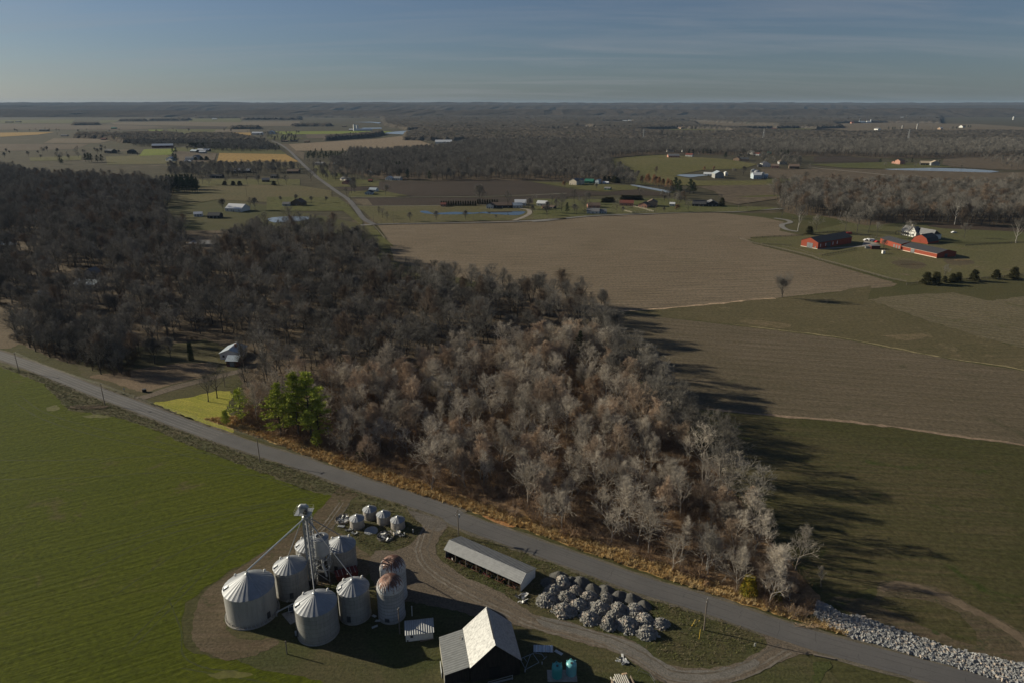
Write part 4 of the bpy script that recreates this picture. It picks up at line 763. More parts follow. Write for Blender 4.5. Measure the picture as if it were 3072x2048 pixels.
# far canopy beyond the last countable trees
def canopy(name, Y0, Y1, c, hh, seed):
    q = np.random.default_rng(seed); xs = np.arange(-Y1*.8, Y1*.8, c); ys = np.arange(Y0, Y1, c); X, Y = np.meshgrid(xs, ys)
    X = X+q.uniform(-.35,.35,X.shape)*c; Y = Y+q.uniform(-.35,.35,Y.shape)*c; fx, fy = X.ravel(), Y.ravel()
    ok = np.zeros(fx.shape, bool)
    for p in CANFAR+[WMID]+BELT: ok |= inside(fx, fy, np.array([[v[0], v[1]] for v in p]))
    for p in HOLE: ok &= ~inside(fx, fy, np.array([[v[0], v[1]] for v in p]))
    ok &= np.abs(fx) < fy*.78
    ok = ok.reshape(X.shape); Z = np.where(ok, q.uniform(.45, 1.05, X.shape)*hh, 0); vs = np.stack([X.ravel(), Y.ravel(), Z.ravel()], 1)
    nx = X.shape[1]; a = ok[:-1,:-1]|ok[1:,:-1]|ok[:-1,1:]|ok[1:,1:]; j, i = np.nonzero(a); b = j*nx+i
    fs = np.stack([b, b+1, b+nx+1, b+nx], 1); use = np.unique(fs); mp_ = np.zeros(len(vs), int); mp_[use] = np.arange(len(use)); vs = vs[use]; fs = mp_[fs]
    me = bpy.data.meshes.new(name); me.vertices.add(len(vs)); me.vertices.foreach_set('co', vs.ravel()); me.loops.add(len(fs)*4); me.loops.foreach_set('vertex_index', fs.ravel())
    me.polygons.add(len(fs)); me.polygons.foreach_set('loop_start', np.arange(len(fs))*4); me.update(calc_edges=True); me.materials.append(CAN)
    o = bpy.data.objects.new(name, me); COL.objects.link(o); o['kind'] = 'stuff'; print(name, len(fs))
def canmat():
    t = NT('far_canopy'); p = t.P(); f = t.noise(p, .05, 4, .7); b = t.noise(p, .003, 3)
    col = t.mix(t.mr(b, .35, .65), (.062,.055,.046), (.088,.076,.062)); col = t.mix(t.mr(t.noise(p, .012, 3), .66, .7), col, (.035,.04,.022)); col = t.mix(1.0, col, t.mr(f, .3, .7, .7, 1.3), 'MULTIPLY'); return t.done(col, 1, 0, 0)
CAN = canmat()
canopy('far_woodland', 2180, 3600, 6.5, 14, 1); canopy('far_woodland', 3600, 5600, 11, 15, 2); canopy('far_woodland', 5600, 8600, 18, 17, 3)
# leaf litter under the woods
sheet('forest_floor', GROVE, .075, GLG, rag=.6)
sheet('forest_floor', WLEFT, .035, GL, rag=1)
sheet('forest_floor', WRIGHT, .070, GL, rag=1)
sheet('forest_floor', WMID, .48, GL)
# haze
hb = MB(); hb.box(-22000, 22000, -400, 19000, -1.5, 190); hz = hb.build('haze', []) if False else None
vm = bpy.data.materials.new('haze'); vm.use_nodes = True; vt = vm.node_tree; vt.nodes.clear(); vo = vt.nodes.new('ShaderNodeOutputMaterial'); pv = vt.nodes.new('ShaderNodeVolumePrincipled')
pv.inputs['Color'].default_value = (.48, .70, 1.0, 1); pv.inputs['Density'].default_value = 2.1e-5; pv.inputs['Anisotropy'].default_value = 0.0; vt.links.new(pv.outputs[0], vo.inputs['Volume'])
hz = hb.build('haze', vm); hz['kind'] = 'stuff'
# ------------------------------------------------------------------ farm buildings near the camera
def binwall(name, c1, c2, mort, rough=.5, metal=.15, sc=1.0):
    t = NT(name); o = t.O(); s3 = t.n('ShaderNodeSeparateXYZ', {0: o}).outputs
    th = t.math('MULTIPLY', t.math('ARCTAN2', s3[1], s3[0]), 4.2); v = t.n('ShaderNodeCombineXYZ', {0: th, 1: s3[2], 2: 0.0}).outputs[0]
    br = t.n('ShaderNodeTexBrick', {'Vector': v, 'Color1': c1, 'Color2': c2, 'Mortar': mort, 'Scale': sc, 'Mortar Size': .018, 'Brick Width': 2.7, 'Row Height': 1.1, 'Bias': 0.0})
    st = t.noise(t.n('ShaderNodeCombineXYZ', {0: t.math('MULTIPLY', th, 2.0), 1: t.math('MULTIPLY', s3[2], .15), 2: 0.0}).outputs[0], 1.2, 5, .7)
    col = t.mix(1.0, br.outputs[0], t.mr(st, .3, .7, .82, 1.14), 'MULTIPLY')
    fl = t.mr(t.noise(t.n('ShaderNodeCombineXYZ', {0: t.math('MULTIPLY', th, 1.3), 1: t.math('MULTIPLY', s3[2], .25), 2: 3.0}).outputs[0], 2.5, 6, .8), .56, .72); col = t.mix(t.math('MULTIPLY', fl, .55), col, (.17,.14,.11)); low = t.mr(s3[2], 0, 1.3, .8, 0); col = t.mix(t.math('MULTIPLY', low, t.noise(o, 1.5, 4)), col, (.16,.12,.08))
    t.bump(t.math('SINE', t.math('MULTIPLY', s3[2], 60)), .35, .02); return t.done(col, rough, metal, .4)
BWL = binwall('galvanised_wall', (.33,.325,.305), (.28,.275,.26), (.10,.097,.09))
BWS = binwall('smooth_wall', (.38,.372,.345), (.37,.362,.34), (.34,.33,.315), sc=.6)
BWD = binwall('dented_wall', (.42,.39,.35), (.36,.33,.30), (.22,.19,.165), sc=1.6)
RFM = plain('galvanised_roof', (.25,.26,.275), .5, .18, .14, .6, .3)
GAL = plain('galvanised_steel', (.42,.43,.43), .45, .5, .2, 2)
SHN = plain('bright_spout', (.62,.62,.60), .28, .8, .1, 1)
DKS = plain('dark_steel', (.07,.07,.072), .6, .3); CONC = plain('concrete', (.30,.28,.25), .9, var=.25)
RUST = plain('rusty_steel', (.14,.065,.04), .85, .1, .4, 2); RED = plain('faded_red_paint', (.11,.022,.02), .7, var=.35)
WHT = plain('white_paint', (.62,.61,.57), .7, var=.12); WOOD = twotone('weathered_wood', (.17,.13,.10), (.27,.22,.17), 2, stretch=(1,6,1))
POLE = plain('pole_wood', (.15,.125,.10), .9, var=.25, sc=3); BLK = plain('black_rubber', (.03,.03,.03), .8)
DOORG = plain('grey_door', (.15,.155,.16), .7); GLS = plain('window_glass', (.03,.035,.04), .12, spec=.8)
def grain_bin(label, x, y, r, h, wm=BWL, pitch=.58, ribs=30, skirt=.35, laddeg=-60, doordeg=-40, hatch=200, vents=(60, 150), collapse=False, dents=0, group='tall grain bins round the elevator', small=False):
    t = thing('grain_bin', label, 'grain bin', (x, y, 0), 0, group)
    b = MB(); b.lathe([(r+.12, -.3), (r+.12, skirt)], 48, cap1=True); b.build('base_ring', CONC, t)
    w_ = MB(); n = 64; prof = [(r, skirt)]+[(r*(1+(.004 if i % 2 else 0)), skirt+(h-skirt)*i/10) for i in range(1, 11)]
    w_.lathe(prof, n, cap1=False, wob=dents); w_.build('wall', wm, t, smooth=not dents)
    rf = MB(); zr = pitch*r; m = ribs*2; vs = []; fs = []
    for k, (q, zz_) in enumerate(((r+.14, -.07), (r*.5, zr*.5), (.32, zr*(1-.32/r)))):
        for i in range(m):
            a = 2*math.pi*i/m; vs.append((q*math.cos(a), q*math.sin(a), h+zz_+(.075*(q/r)**.5 if i % 2 else 0)))
    for k in range(2):
        for i in range(m): i2 = (i+1) % m; fs.append((k*m+i, k*m+i2, (k+1)*m+i2, (k+1)*m+i))
    rf.add(vs, fs); ro = rf.build('roof', RFM, t)
    c = MB(); c.lathe([(.42, h+zr-.28), (.46, h+zr-.02), (.30, h+zr+.12), (.30, h+zr+.26), (.02, h+zr+.32)], 14); c.build('roof_cap', GAL, ro)
    if not small:
        for a in vents:
            v = MB(); ca, sa = math.cos(R(a)), math.sin(R(a)); z0 = h+pitch*r*.2; v.bar((r*.82*ca, r*.82*sa, z0-.1), (r*.82*ca, r*.82*sa, z0+.42), .2, .2, 8); v.ball((r*.82*ca+.12, r*.82*sa, z0+.5), .27, 10, sq=.8); v.build('vent', WHT, ro, smooth=True)
        ha = R(hatch); hx, hy = r*.86*math.cos(ha), r*.86*math.sin(ha); v = MB(); v.obox((hx, hy, h+pitch*r*.17+.12), (.4*math.cos(ha), .4*math.sin(ha), -.2), (-.35*math.sin(ha), .35*math.cos(ha), 0), (0, 0, .1)); v.obox((hx*1.12, hy*1.12, h+.05), (.06*math.cos(ha), .06*math.sin(ha), 0), (-.5*math.sin(ha), .5*math.cos(ha), 0), (0,0,.35)); v.build('roof_hatch', GAL, ro)
        l = MB(); la = R(laddeg); ux, uy = math.cos(la), math.sin(la); tx, ty = -uy*.23, ux*.23; rr = r+.13
        for s_ in (-1, 1): l.bar((rr*ux+s_*tx, rr*uy+s_*ty, .6), (rr*ux+s_*tx, rr*uy+s_*ty, h+.3), .03, n=4)
        k = .8
        while k < h: l.bar((rr*ux-tx, rr*uy-ty, k), (rr*ux+tx, rr*uy+ty, k), .02, n=4); k += .38
        for s_ in (-.4, .4): l.bar(((r*.97)*ux+s_*tx, (r*.97)*uy+s_*ty, h+.1), (r*.1*ux+s_*tx, r*.1*uy+s_*ty, h+zr*.9+.12), .03, n=4)
        l.build('ladder', GAL, t)
        d = MB(); da = R(doordeg); ux, uy = math.cos(da), math.sin(da); d.obox(((r+.06)*ux, (r+.06)*uy, skirt+1.3), (.1*ux, .1*uy, 0), (-.42*uy, .42*ux, 0), (0,0,.75)); d.build('door', DKS, t)
    return t
def az2cam(x, y): return math.degrees(math.atan2(-y, -x))
BINS = {}
for n_, lb, x, y, r, h, wm, lad, do in (
    ('big', 'largest pale smooth-walled grain bin, leftmost of the cluster', -59.6,128.05,5.5,7.5,BWS,-38,-30),
    ('midleft', 'panelled grain bin right behind the largest smooth-walled one', -52.5,135.2,3.75,7.5,BWL,-50,-75),
    ('front', 'front grain bin nearest the camera with its door tube at left', -42.8,122.0,4.45,7.8,BWL,-160,-150),
    ('right', 'panelled grain bin between the front one and the rusty silos', -35.8,127.3,3.5,7.7,BWL,-120,-100),
    ('rearR', 'rear grain bin with a patched roof behind the red grain wagon', -42.9,145.0,3.6,6.3,BWL,-20,-100),
    ('rearL', 'rear grain bin half hidden behind the white hopper tank', -50.6,145.0,3.55,6.3,BWL,-110,-60)):
    grain_bin(lb, x, y, r, h, wm, ribs=28 if n_ == 'big' else 24, laddeg=lad, doordeg=do); BINS[n_] = (x, y, h+.58*r+.3, r)
def trp(t, x, y, r, h): pass
# foundation bolts and skirting plates around the largest bin
t = thing('grain_bin_skirt', 'low grey plate ring with anchor stubs round the foot of the largest bin', 'bin skirt', (-59.6,128.05,0))
m = MB(); m.lathe([(5.95,0),(5.95,.32),(5.7,.34)], 48); m.build('ring', CONC, t)
m = MB()
for i in range(40): a = 2*math.pi*i/40; m.box(5.74*math.cos(a)-.05, 5.74*math.cos(a)+.05, 5.74*math.sin(a)-.05, 5.74*math.sin(a)+.05, .3, .95)
m.build('anchor_stubs', GAL, t)
# white hopper tank on its steel frame
hx, hy = -46.3, 140.2
t = thing('hopper_tank', 'white overhead hopper tank on a braced steel frame beside the elevator', 'hopper tank', (hx, hy, 0))
m = MB(); m.lathe([(.3,5.4),(1.9,7.3),(1.95,7.5),(1.95,11.7)], 32); m.build('tank', plain('white_tank', (.42,.42,.41), .5, .1, .12, .7), t, smooth=True)
m = MB(); m.lathe([(2.02,11.65),(2.02,11.75),(1.0,12.15),(.9,12.0)], 24); m.build('lid', RFM, t)
m = MB(); m.lathe([(.9,12.02),(.02,11.9)], 16); m.build('opening', DKS, t)
fr = MB()
cs = [(-1.9,-1.9),(1.9,-1.9),(1.9,1.9),(-1.9,1.9)]
for i, (a, b) in enumerate(cs):
    lg = MB(); lg.box(a-.11, a+.11, b-.11, b+.11, 0, 7.4); lg.build('leg', GAL, t)
    c, d = cs[(i+1) % 4]
    for z in (3.6, 6.9): fr.bar((a, b, z), (c, d, z), .09, n=4)
    fr.bar((a, b, 3.6), (c, d, 6.9), .06, n=4); fr.bar((c, d, .4), (a, b, 3.6), .06, n=4); fr.bar((c, d, 3.6), (a, b, 6.9), .06, n=4)
fr.build('bracing', GAL, t)
m = MB(); m.tube([(0,0,5.5),(.3,-.8,3.8),(1.2,-1.6,1.6)], [.35,.3,.28], 8); m.build('chute', GAL, t)
m = MB(); m.box(-1.2,1.0,-1.4,.6,0,2.5); m.obox((-.1,-1.42,1.7), (.45,0,0), (0,.02,0), (0,0,.3)); m.build('drive_housing', DKS, t)
# elevator leg with head platform, distributor and spouts
tx, ty = -48.4, 137.2
TH = 22.6
t = thing('grain_elevator', 'tall galvanised grain elevator leg with head platform and spouts to the bins', 'grain elevator', (tx, ty, 0))
for s_ in (-.42, .42):
    m = MB(); m.box(s_-.24, s_+.24, -.27, .27, 0, TH-1.6); m.build('trunking', GAL, t)
m = MB(); m.box(-.85,.85,-.5,.5,0,1.7); m.build('boot', DKS, t)
m = MB()
for k in range(1, 11):
    z = 1.2+k*1.85; m.box(-.7,.7,-.3,.3,z,z+.08)
m.build('trunk_ties', GAL, t)
twr = MB(); q_ = .85; ox, oy = .2, 1.2
for a, b in ((-q_,-q_),(q_,-q_),(q_,q_),(-q_,q_)): twr.bar((ox+a, oy+b, 0), (ox+a, oy+b, TH-2.2), .10, n=4)
z = .5; fl = 1
while z < TH-3.4:
    for (a, b), (c, d) in (((-q_,-q_),(q_,-q_)),((q_,-q_),(q_,q_)),((q_,q_),(-q_,q_)),((-q_,q_),(-q_,-q_))):
        twr.bar((ox+a, oy+b, z), (ox+c, oy+d, z), .055, n=4); twr.bar((ox+(a if fl > 0 else c), oy+(b if fl > 0 else d), z), (ox+(c if fl > 0 else a), oy+(d if fl > 0 else b), z+1.6), .05, n=4)
    z += 1.6; fl = -fl
twr.build('lattice_tower', GAL, t)
m = MB()
for s_ in (.95, 1.35): m.bar((s_, -.1, .5), (s_, -.1, TH-.4), .03, n=4)
z = .8
while z < TH-.6: m.bar((.95,-.1,z), (1.35,-.1,z), .02, n=4); z += .4
z = 3.0
while z < TH-1:
    m.tube([(.8,-.1,z),(.85,-.75,z),(1.15,-.95,z),(1.45,-.75,z),(1.5,-.1,z)], .02, 4); z += 1.3
m.build('caged_ladder', GAL, t)
pf = MB(); pz = TH-2.0
pf.box(-1.9,1.9,-1.5,1.7,pz,pz+.08); po = pf.build('platform', GAL, t)
m = MB()
for z in (.5, 1.05):
    for a, b in (((-1.9,-1.5),(1.9,-1.5)),((1.9,-1.5),(1.9,1.7)),((1.9,1.7),(-1.9,1.7)),((-1.9,1.7),(-1.9,-1.5))): m.bar((*a, pz+z), (*b, pz+z), .03, n=4)
for a in (-1.9, -.6, .6, 1.9):
    for b in (-1.5, 1.7): m.bar((a, b, pz), (a, b, pz+1.05), .03, n=4)
for b in (-.4, .7):
    for a in (-1.9, 1.9): m.bar((a, b, pz), (a, b, pz+1.05), .03, n=4)
m.build('railing', plain('pale_yellow_rail', (.45,.43,.28), .6), po)
m = MB(); m.box(-.95,.95,-.42,.42,TH-1.9,TH-.7)
m.lathe([(.42,-.45),(.42,.45)], 12)
m.tube([(-.95,0,TH-.7),(-.5,0,TH-.15),(.5,0,TH-.15),(.95,0,TH-.7)], [.42,.42,.42,.42], 8); m.build('head', GAL, t)
m = MB(); m.box(.2,.95,-1.2,-.5,TH-1.85,TH-1.2); m.bar((.55,-.9,TH-1.2), (.55,-.9,TH-.7), .22, n=8); m.build('motor', DKS, t)
dz = TH-3.4; dd = (.25, -.1)
m = MB(); m.lathe([(.15,dz+1.5),(.25,dz+1.0),(.75,dz+.5),(.8,dz+.1),(.45,dz-.35),(.1,dz-.4)], 14, (dd[0], dd[1], 0)); m.build('distributor', GAL, t)
for n_, (bx, by, bz, br) in BINS.items():
    e = Vector((bx-tx, by-ty, bz+.05)); a = Vector((dd[0], dd[1], dz-.1)); d = (e-a); dh = Vector((d.x, d.y, 0)).normalized()
    m = MB(); m.tube([a+dh*.5, a+dh*.9+Vector((0,0,-.25)), e+Vector((0,0,.35))-dh*.1, e], .11 if n_ != 'big' else .17, 8); m.build('spout', SHN if n_ == 'big' else plain('dull_spout', (.26,.265,.27), .5, .3), t)
m = MB(); m.tube([(dd[0]+.3,dd[1]+.3,dz-.1), (hx-tx, hy-ty, 12.2)], .14, 8); m.build('spout', GAL, t)
# rusty domed silos
def rustdome():
    t = NT('rust_dome'); o = t.O(); s3 = t.n('ShaderNodeSeparateXYZ', {0: o}).outputs
    th = t.math('ARCTAN2', s3[1], s3[0]); v = t.n('ShaderNodeCombineXYZ', {0: t.math('MULTIPLY', th, 3.5), 1: t.math('MULTIPLY', s3[2], .35), 2: 0.0}).outputs[0]
    f = t.noise(v, 2.2, 7, .75, .3); hgt = t.mr(s3[2], 7.8, 10.9, 0, .32)
    msk = t.mr(t.math('ADD', f, hgt), .60, .70); col = t.mix(msk, (.50,.50,.49), t.mix(t.mr(t.noise(o, 2, 5), .4, .6), (.17,.075,.045), (.10,.05,.035)))
    t.bump(t.math('SINE', t.math('MULTIPLY', th, 36)), .5, .06); t.set(t.b.inputs['Metallic'], .2); return t.done(col, .5, .25, .4)
RD = rustdome(); SLW = binwall('stave_wall', (.36,.35,.33), (.30,.295,.28), (.19,.18,.17), .8, 0, 1.3); SLS = binwall('stave_wall_smooth', (.45,.44,.41), (.43,.42,.39), (.38,.37,.35), .7, .1, .8)
for lb, x, y, wm in (('front rusty-domed silo with concrete stave wall', -27.4,127.0,SLW), ('rear rusty-domed silo half behind the front one', -27.9,133.6,SLS)):
    t = thing('silo', lb, 'silo', (x, y, 0), 0, 'rusty domed silos')
    m = MB(); r = 3.0; m.lathe([(r+.1,-.2),(r+.1,.5),(r,.5),(r,7.9)], 48); m.build('wall', wm, t, smooth=True)
    m = MB()
    for z in np.arange(.8, 7.8, .9): m.lathe([(r+.035, z), (r+.035, z+.05)], 48)
    m.build('hoops', DKS, t)
    m = MB(); m.lathe([(3.07*math.cos(a), 7.86+3.0*math.sin(a)) for a in np.linspace(0, math.pi/2-.06, 10)]+[(.01, 10.87)], 48); m.build('dome', RD, t, smooth=True)
    m = MB(); a0 = R(-100)
    m.obox((3.03*math.cos(a0), 3.03*math.sin(a0), 1.1), (.06*math.cos(a0), .06*math.sin(a0), 0), (-.5*math.sin(a0), .5*math.cos(a0), 0), (0,0,.45)); m.build('door', DKS, t)
    m = MB(); a0 = R(175)
    for s_ in (-.25,.25): m.bar((3.12*math.cos(a0)+.0, 3.12*math.sin(a0)+s_, .5), (3.12*math.cos(a0), 3.12*math.sin(a0)+s_, 8.2), .035, n=4)
    for z in np.arange(.8, 8, .4): m.bar((3.12*math.cos(a0), 3.12*math.sin(a0)-.25, z), (3.12*math.cos(a0), 3.12*math.sin(a0)+.25, z), .025, n=4)
    m.build('ladder', GAL, t)
# the four small bins on the grass and their wreckage
for lb, x, y, r, h in (('small dented grain bin at the left beside the collapsed one', -42.8,162.0,1.95,2.6), ('small grain bin furthest from the camera with a pole leaning out', -40.1,166.3,1.9,2.7), ('small grain bin between the furthest and the rightmost one', -35.8,164.0,1.9,2.6), ('rightmost small grain bin by the drive bend', -31.5,161.6,1.9,2.4)):
    grain_bin(lb, x, y, r, h, BWD, pitch=.52, ribs=13, skirt=.12, small=True, dents=.012, group='small grain bins on the grass island')
def curl(m, c, r, a0, a1, h, q, n=14, lean=0):
    for i in range(n):
        u, v = R(a0+(a1-a0)*i/n), R(a0+(a1-a0)*(i+1)/n); j = q.uniform(.9,1.1)
        hh = h*q.uniform(.5,1.1); m.add([(c[0]+r*math.cos(u), c[1]+r*math.sin(u), c[2]), (c[0]+r*math.cos(v), c[1]+r*math.sin(v), c[2]), (c[0]+(r+lean)*j*math.cos(v), c[1]+(r+lean)*j*math.sin(v), c[2]+hh), (c[0]+(r+lean)*j*math.cos(u), c[1]+(r+lean)*j*math.sin(u), c[2]+hh)], [(0,1,2,3)])
def junk(name, label, cat, c, r, n, seed, mats=(0,), ring=None):
    q = random.Random(seed); t = thing(name, label, cat, (c[0], c[1], 0))
    if ring: m = MB(); curl(m, (0,0,.03), r, 0, 360, ring, q, 26, .1); m.build('broken_wall', BWD, t)
    m = MB()
    for i in range(n):
        a = q.uniform(0, 6.28); d = r*.85*math.sqrt(q.random()); p = Vector((d*math.cos(a), d*math.sin(a), q.uniform(.05,.5)))
        e = Vector((q.gauss(0,1), q.gauss(0,1), q.gauss(0,.35))).normalized(); s = e.cross(Vector((0,0,1))).normalized(); L1 = q.uniform(.25,.9); w1 = q.uniform(.04,.4)
        m.obox(p, e*L1, s*w1, e.cross(s)*.02, q.choice((0,1,2)))
    m.build('scrap_sheets', [RFM, DKS, WHT], t); return t
junk('collapsed_bin', 'collapsed small bin reduced to a bent ring full of scrap at the left', 'collapsed bin', g('q',410,590), 2.0, 60, 3, ring=1.0)
junk('collapsed_bin', 'crushed bin remains in front of the two right small bins', 'collapsed bin', g('q',1480,1010), 2.2, 34, 5, ring=.7)
def sheetobj(name, label, cat, c, dx, dy, z, mat, wave=.06, n=10, rz=0, tilt=0):
    m = MB(); vs = []; fs = []
    for i in range(n+1):
        for k, yy in enumerate((-dy/2, dy/2)): vs.append((-dx/2+dx*i/n, yy, z+wave*(i % 2)+tilt*(i/n)))
    k0 = len(vs); vs += [(a, b, c_-.05) for a, b, c_ in vs]
    for i in range(n): a = 2*i; fs += [(a, a+2, a+3, a+1), (k0+a, k0+a+1, k0+a+3, k0+a+2), (a, k0+a, k0+a+2, a+2), (a+1, a+3, k0+a+3, k0+a+1)]
    m.add(vs, fs); o = m.build(name, mat); o.location = (c[0], c[1], 0); o.rotation_euler = (0, 0, rz); tag(o, label, cat); return o
m = MB(); rr = 1.85; mm = 26; vs = [(0,0,.55)]
for i in range(mm): a = 2*math.pi*i/mm; vs.append((rr*math.cos(a), rr*math.sin(a), .18+.22*math.sin(a)+(.05 if i % 2 else 0)))
for i in range(mm): a = 2*math.pi*i/mm; vs.append((rr*math.cos(a), rr*math.sin(a), .02))
m.add(vs, [(0, 1+i, 1+(i+1) % mm) for i in range(mm)]+[(1+i, 1+mm+i, 1+mm+(i+1) % mm, 1+(i+1) % mm) for i in range(mm)])
o = m.build('bin_roof', RFM); c = g('q',1120,865); o.location = (c.x, c.y, 0); tag(o, 'loose conical bin roof lying flat on the grass among the small bins', 'bin roof')
sheetobj('metal_sheet', 'bent grey sheet lying before the collapsed bin', 'metal sheet', g('q',368,755), 2.1, .9, .25, RFM, rz=R(-18), tilt=.2)
for lb, cx_, cy_, r_, s_ in (('curled strip of bin wall next to the left small bin', 560,830,.8,1), ('curled scrap piece on the grass below the left small bin', 700,930,.6,2), ('crumpled pinkish-white sheet at the foot of the rightmost small bin', 1770,920,.8,3), ('scrap lump to the right of the crumpled sheet', 1900,960,.6,4)):
    q = random.Random(s_); m = MB(); curl(m, (0,0,.05), r_, -150, 60, .5, q, 9, .2)
    for i in range(8 if s_ > 2 else 3): e = Vector((q.gauss(0,1), q.gauss(0,1), q.uniform(.1,.8))).normalized(); m.obox(e*.5+Vector((0,0,.1)), e*.6, e.cross(Vector((0,0,1))).normalized()*.18, (0,0,.02))
    o = m.build('scrap_metal', WHT if s_ == 3 else RFM); c = g('q', cx_, cy_); o.location = (c.x, c.y, 0); tag(o, lb, 'scrap metal', None)
# open-fronted pole shed
def quadprism(m, a, b, c, d, th, mi=0):
    a, b, c, d = map(Vector, (a, b, c, d)); n = (b-a).cross(d-a).normalized()*th
    if n.z > 0: n = -n
    m.add([tuple(v) for v in (a, b, c, d, a+n, b+n, c+n, d+n)], [(0,1,2,3),(4,7,6,5),(0,4,5,1),(1,5,6,2),(2,6,7,3),(3,7,4,0)], mi)
F0 = Vector((2.1, 134.95)); ul = Vector((-19.2, 13.05)); LL = ul.length; ul.normalize(); wl = Vector((-ul.y, ul.x))*-1
t = thing('open_shed', 'long low open-fronted pole shed with grey metal roof beside the road', 'open shed', (F0.x, F0.y, 0), math.atan2(ul.y, ul.x))
# local x runs to the far left end, local -y runs away from the yard
RU = ribbed('shed_roof_metal', (.20,.205,.21), (.15,.155,.16), 0, .3, .55, .2); RUD = ribbed('shed_roof_darker', (.17,.175,.18), (.12,.125,.13), 0, .6, .6, .2)  # rear slope sheet has a slightly darker tone than the front
D_ = 6.5; e0, rz_, e1 = 2.7, 4.25, 2.7; ry = -2.0
m = MB(); quadprism(m, (-.3, .35, e0-.15), (LL+.3, .35, e0-.15), (LL+.3, ry, rz_), (-.3, ry, rz_), .08); m.build('roof', RU, t)
m = MB(); quadprism(m, (-.3, ry, rz_+.003), (LL+.3, ry, rz_+.003), (LL+.3, -D_-.25, e1-.1), (-.3, -D_-.25, e1-.1), .08); m.build('roof', RUD, t)
m = MB(); m.add([(0,0,0),(0,-D_,0),(0,-D_,e1-.15),(0,ry,rz_-.12),(0,0,e0-.15),(.12,0,0),(.12,-D_,0),(.12,-D_,e1-.15),(.12,ry,rz_-.12),(.12,0,e0-.15)], [(0,1,2,3,4),(9,8,7,6,5),(0,5,6,1),(0,4,9,5)]); m.build('gable_wall', WHT, t)
m = MB(); m.add([(LL,0,0),(LL,-D_,0),(LL,-D_,e1-.15),(LL,ry,rz_-.12),(LL,0,e0-.15)], [(4,3,2,1,0)]); m.build('gable_wall', GAL, t)
m = MB(); m.box(.12, LL, -D_, -D_+.06, 0, e1-.2); m.build('rear_wall', GAL, t)
for i in range(8): m = MB(); x = .1+i*(LL-.2)/7; m.box(x-.07, x+.07, .0, .14, 0, e0-.22); m.build('post', POLE, t)
sd = t
def loc2w(x, y, z=0): p = F0+ul*x+Vector((-ul.y, ul.x))*y; return (p.x, p.y, z)
RSTM = [RUST, DKS, RED, WHT]
for i, (x, lb) in enumerate(((2.6,'rusty gate panels at the white-gable end of the open shed'),(6.2,'rusty harrow frame under the open shed right of centre'),(10,'rusty implement with pale arms under the middle of the open shed'),(13.6,'rusty rake frame left of centre under the open shed'),(17.5,'tangled red-brown cultivator in the left bay of the open shed'),(21.2,'tangled rusty plough at the left end of the open shed'))):
    q = random.Random(40+i); t = thing('farm_implement', lb, 'farm implement', loc2w(x, -.4), math.atan2(ul.y, ul.x)); m = MB()
    for s_ in (-1.1, 1.1): m.bar((-1.3, s_*.7, .5), (1.3, s_*.7, .5), .06, n=4)
    for k in range(5): m.bar((-1.2+k*.6, -.9, .5), (-1.2+k*.6, .9, .5), .05, n=4)
    for k in range(8): xx = q.uniform(-1.3,1.3); yy = q.uniform(-.8,.9); m.tube([(xx, yy, .5), (xx+.1, yy-.3, .3), (xx, yy-.15, 0)], .03, 4)
    m.bar((0,.7,.5), (q.uniform(-.4,.4),2.0,.25), .06, n=4); m.build('frame', RUST, t)
    for s_ in (-1.2, 1.2):
        w_ = MB(); w_.tube([(s_-.08, 0, .4), (s_+.08, 0, .4)], .4, 12); w_.build('wheel', BLK, t)
    m = MB()
    for k in range(3): m.obox((q.uniform(-1,1), q.uniform(-.5,.9), q.uniform(.6,.9)), (q.uniform(.2,.5), q.uniform(-.3,.3), q.uniform(-.2,.3)), (0,.12,0), (0,0,.03), q.choice((0,1,2,3)))
    m.build('shields', RSTM, t)
junk('scrap_heap', 'small heap of pale scrap at the corner of the open shed', 'scrap heap', g('b',1020,820), 1.7, 26, 9)
# white utility shed
A = g('b',50,1178); B = g('b',277,1152); ang = math.atan2(B.y-A.y, B.x-A.x); W_ = (B-A).length
t = thing('utility_shed', 'small white shed with ribbed silver roof beside the silos', 'shed', (A.x, A.y, 0), ang)
m = MB(); m.add([(0,0,0),(W_,0,0),(W_,3.6,0),(0,3.6,0),(0,0,2.1),(W_,0,2.1),(W_,2.9,3.0),(0,2.9,3.0),(W_,3.6,2.5),(0,3.6,2.5)], [(0,1,5,4),(1,2,8,6,5),(2,3,9,8),(3,0,4,7,9)]); w0 = m.build('wall', WHT, t)
m = MB(); quadprism(m, (-.2,-.3,2.05), (W_+.25,-.3,2.05), (W_+.25,2.9,3.08), (-.2,2.9,3.08), .06); quadprism(m, (-.2,2.9,3.083), (W_+.25,2.9,3.083), (W_+.25,3.8,2.45), (-.2,3.8,2.45), .06); m.build('roof', ribbed('silver_ribs', (.34,.35,.35), (.28,.28,.28), 0, .5, .5, .25), t)
m = MB(); m.box(1.0,1.6,-.04,.02,1.0,1.6); m.build('window', DKS, t)
m = MB(); m.box(.2,.55,-.03,.02,.1,.5); m.build('vent_hole', DKS, t)
m = MB(); m.obox((4.6,-.35,.25), (1.5,.12,.05), (0,.05,0), (0,0,.08)); m.build('leaning_board', WOOD, t)
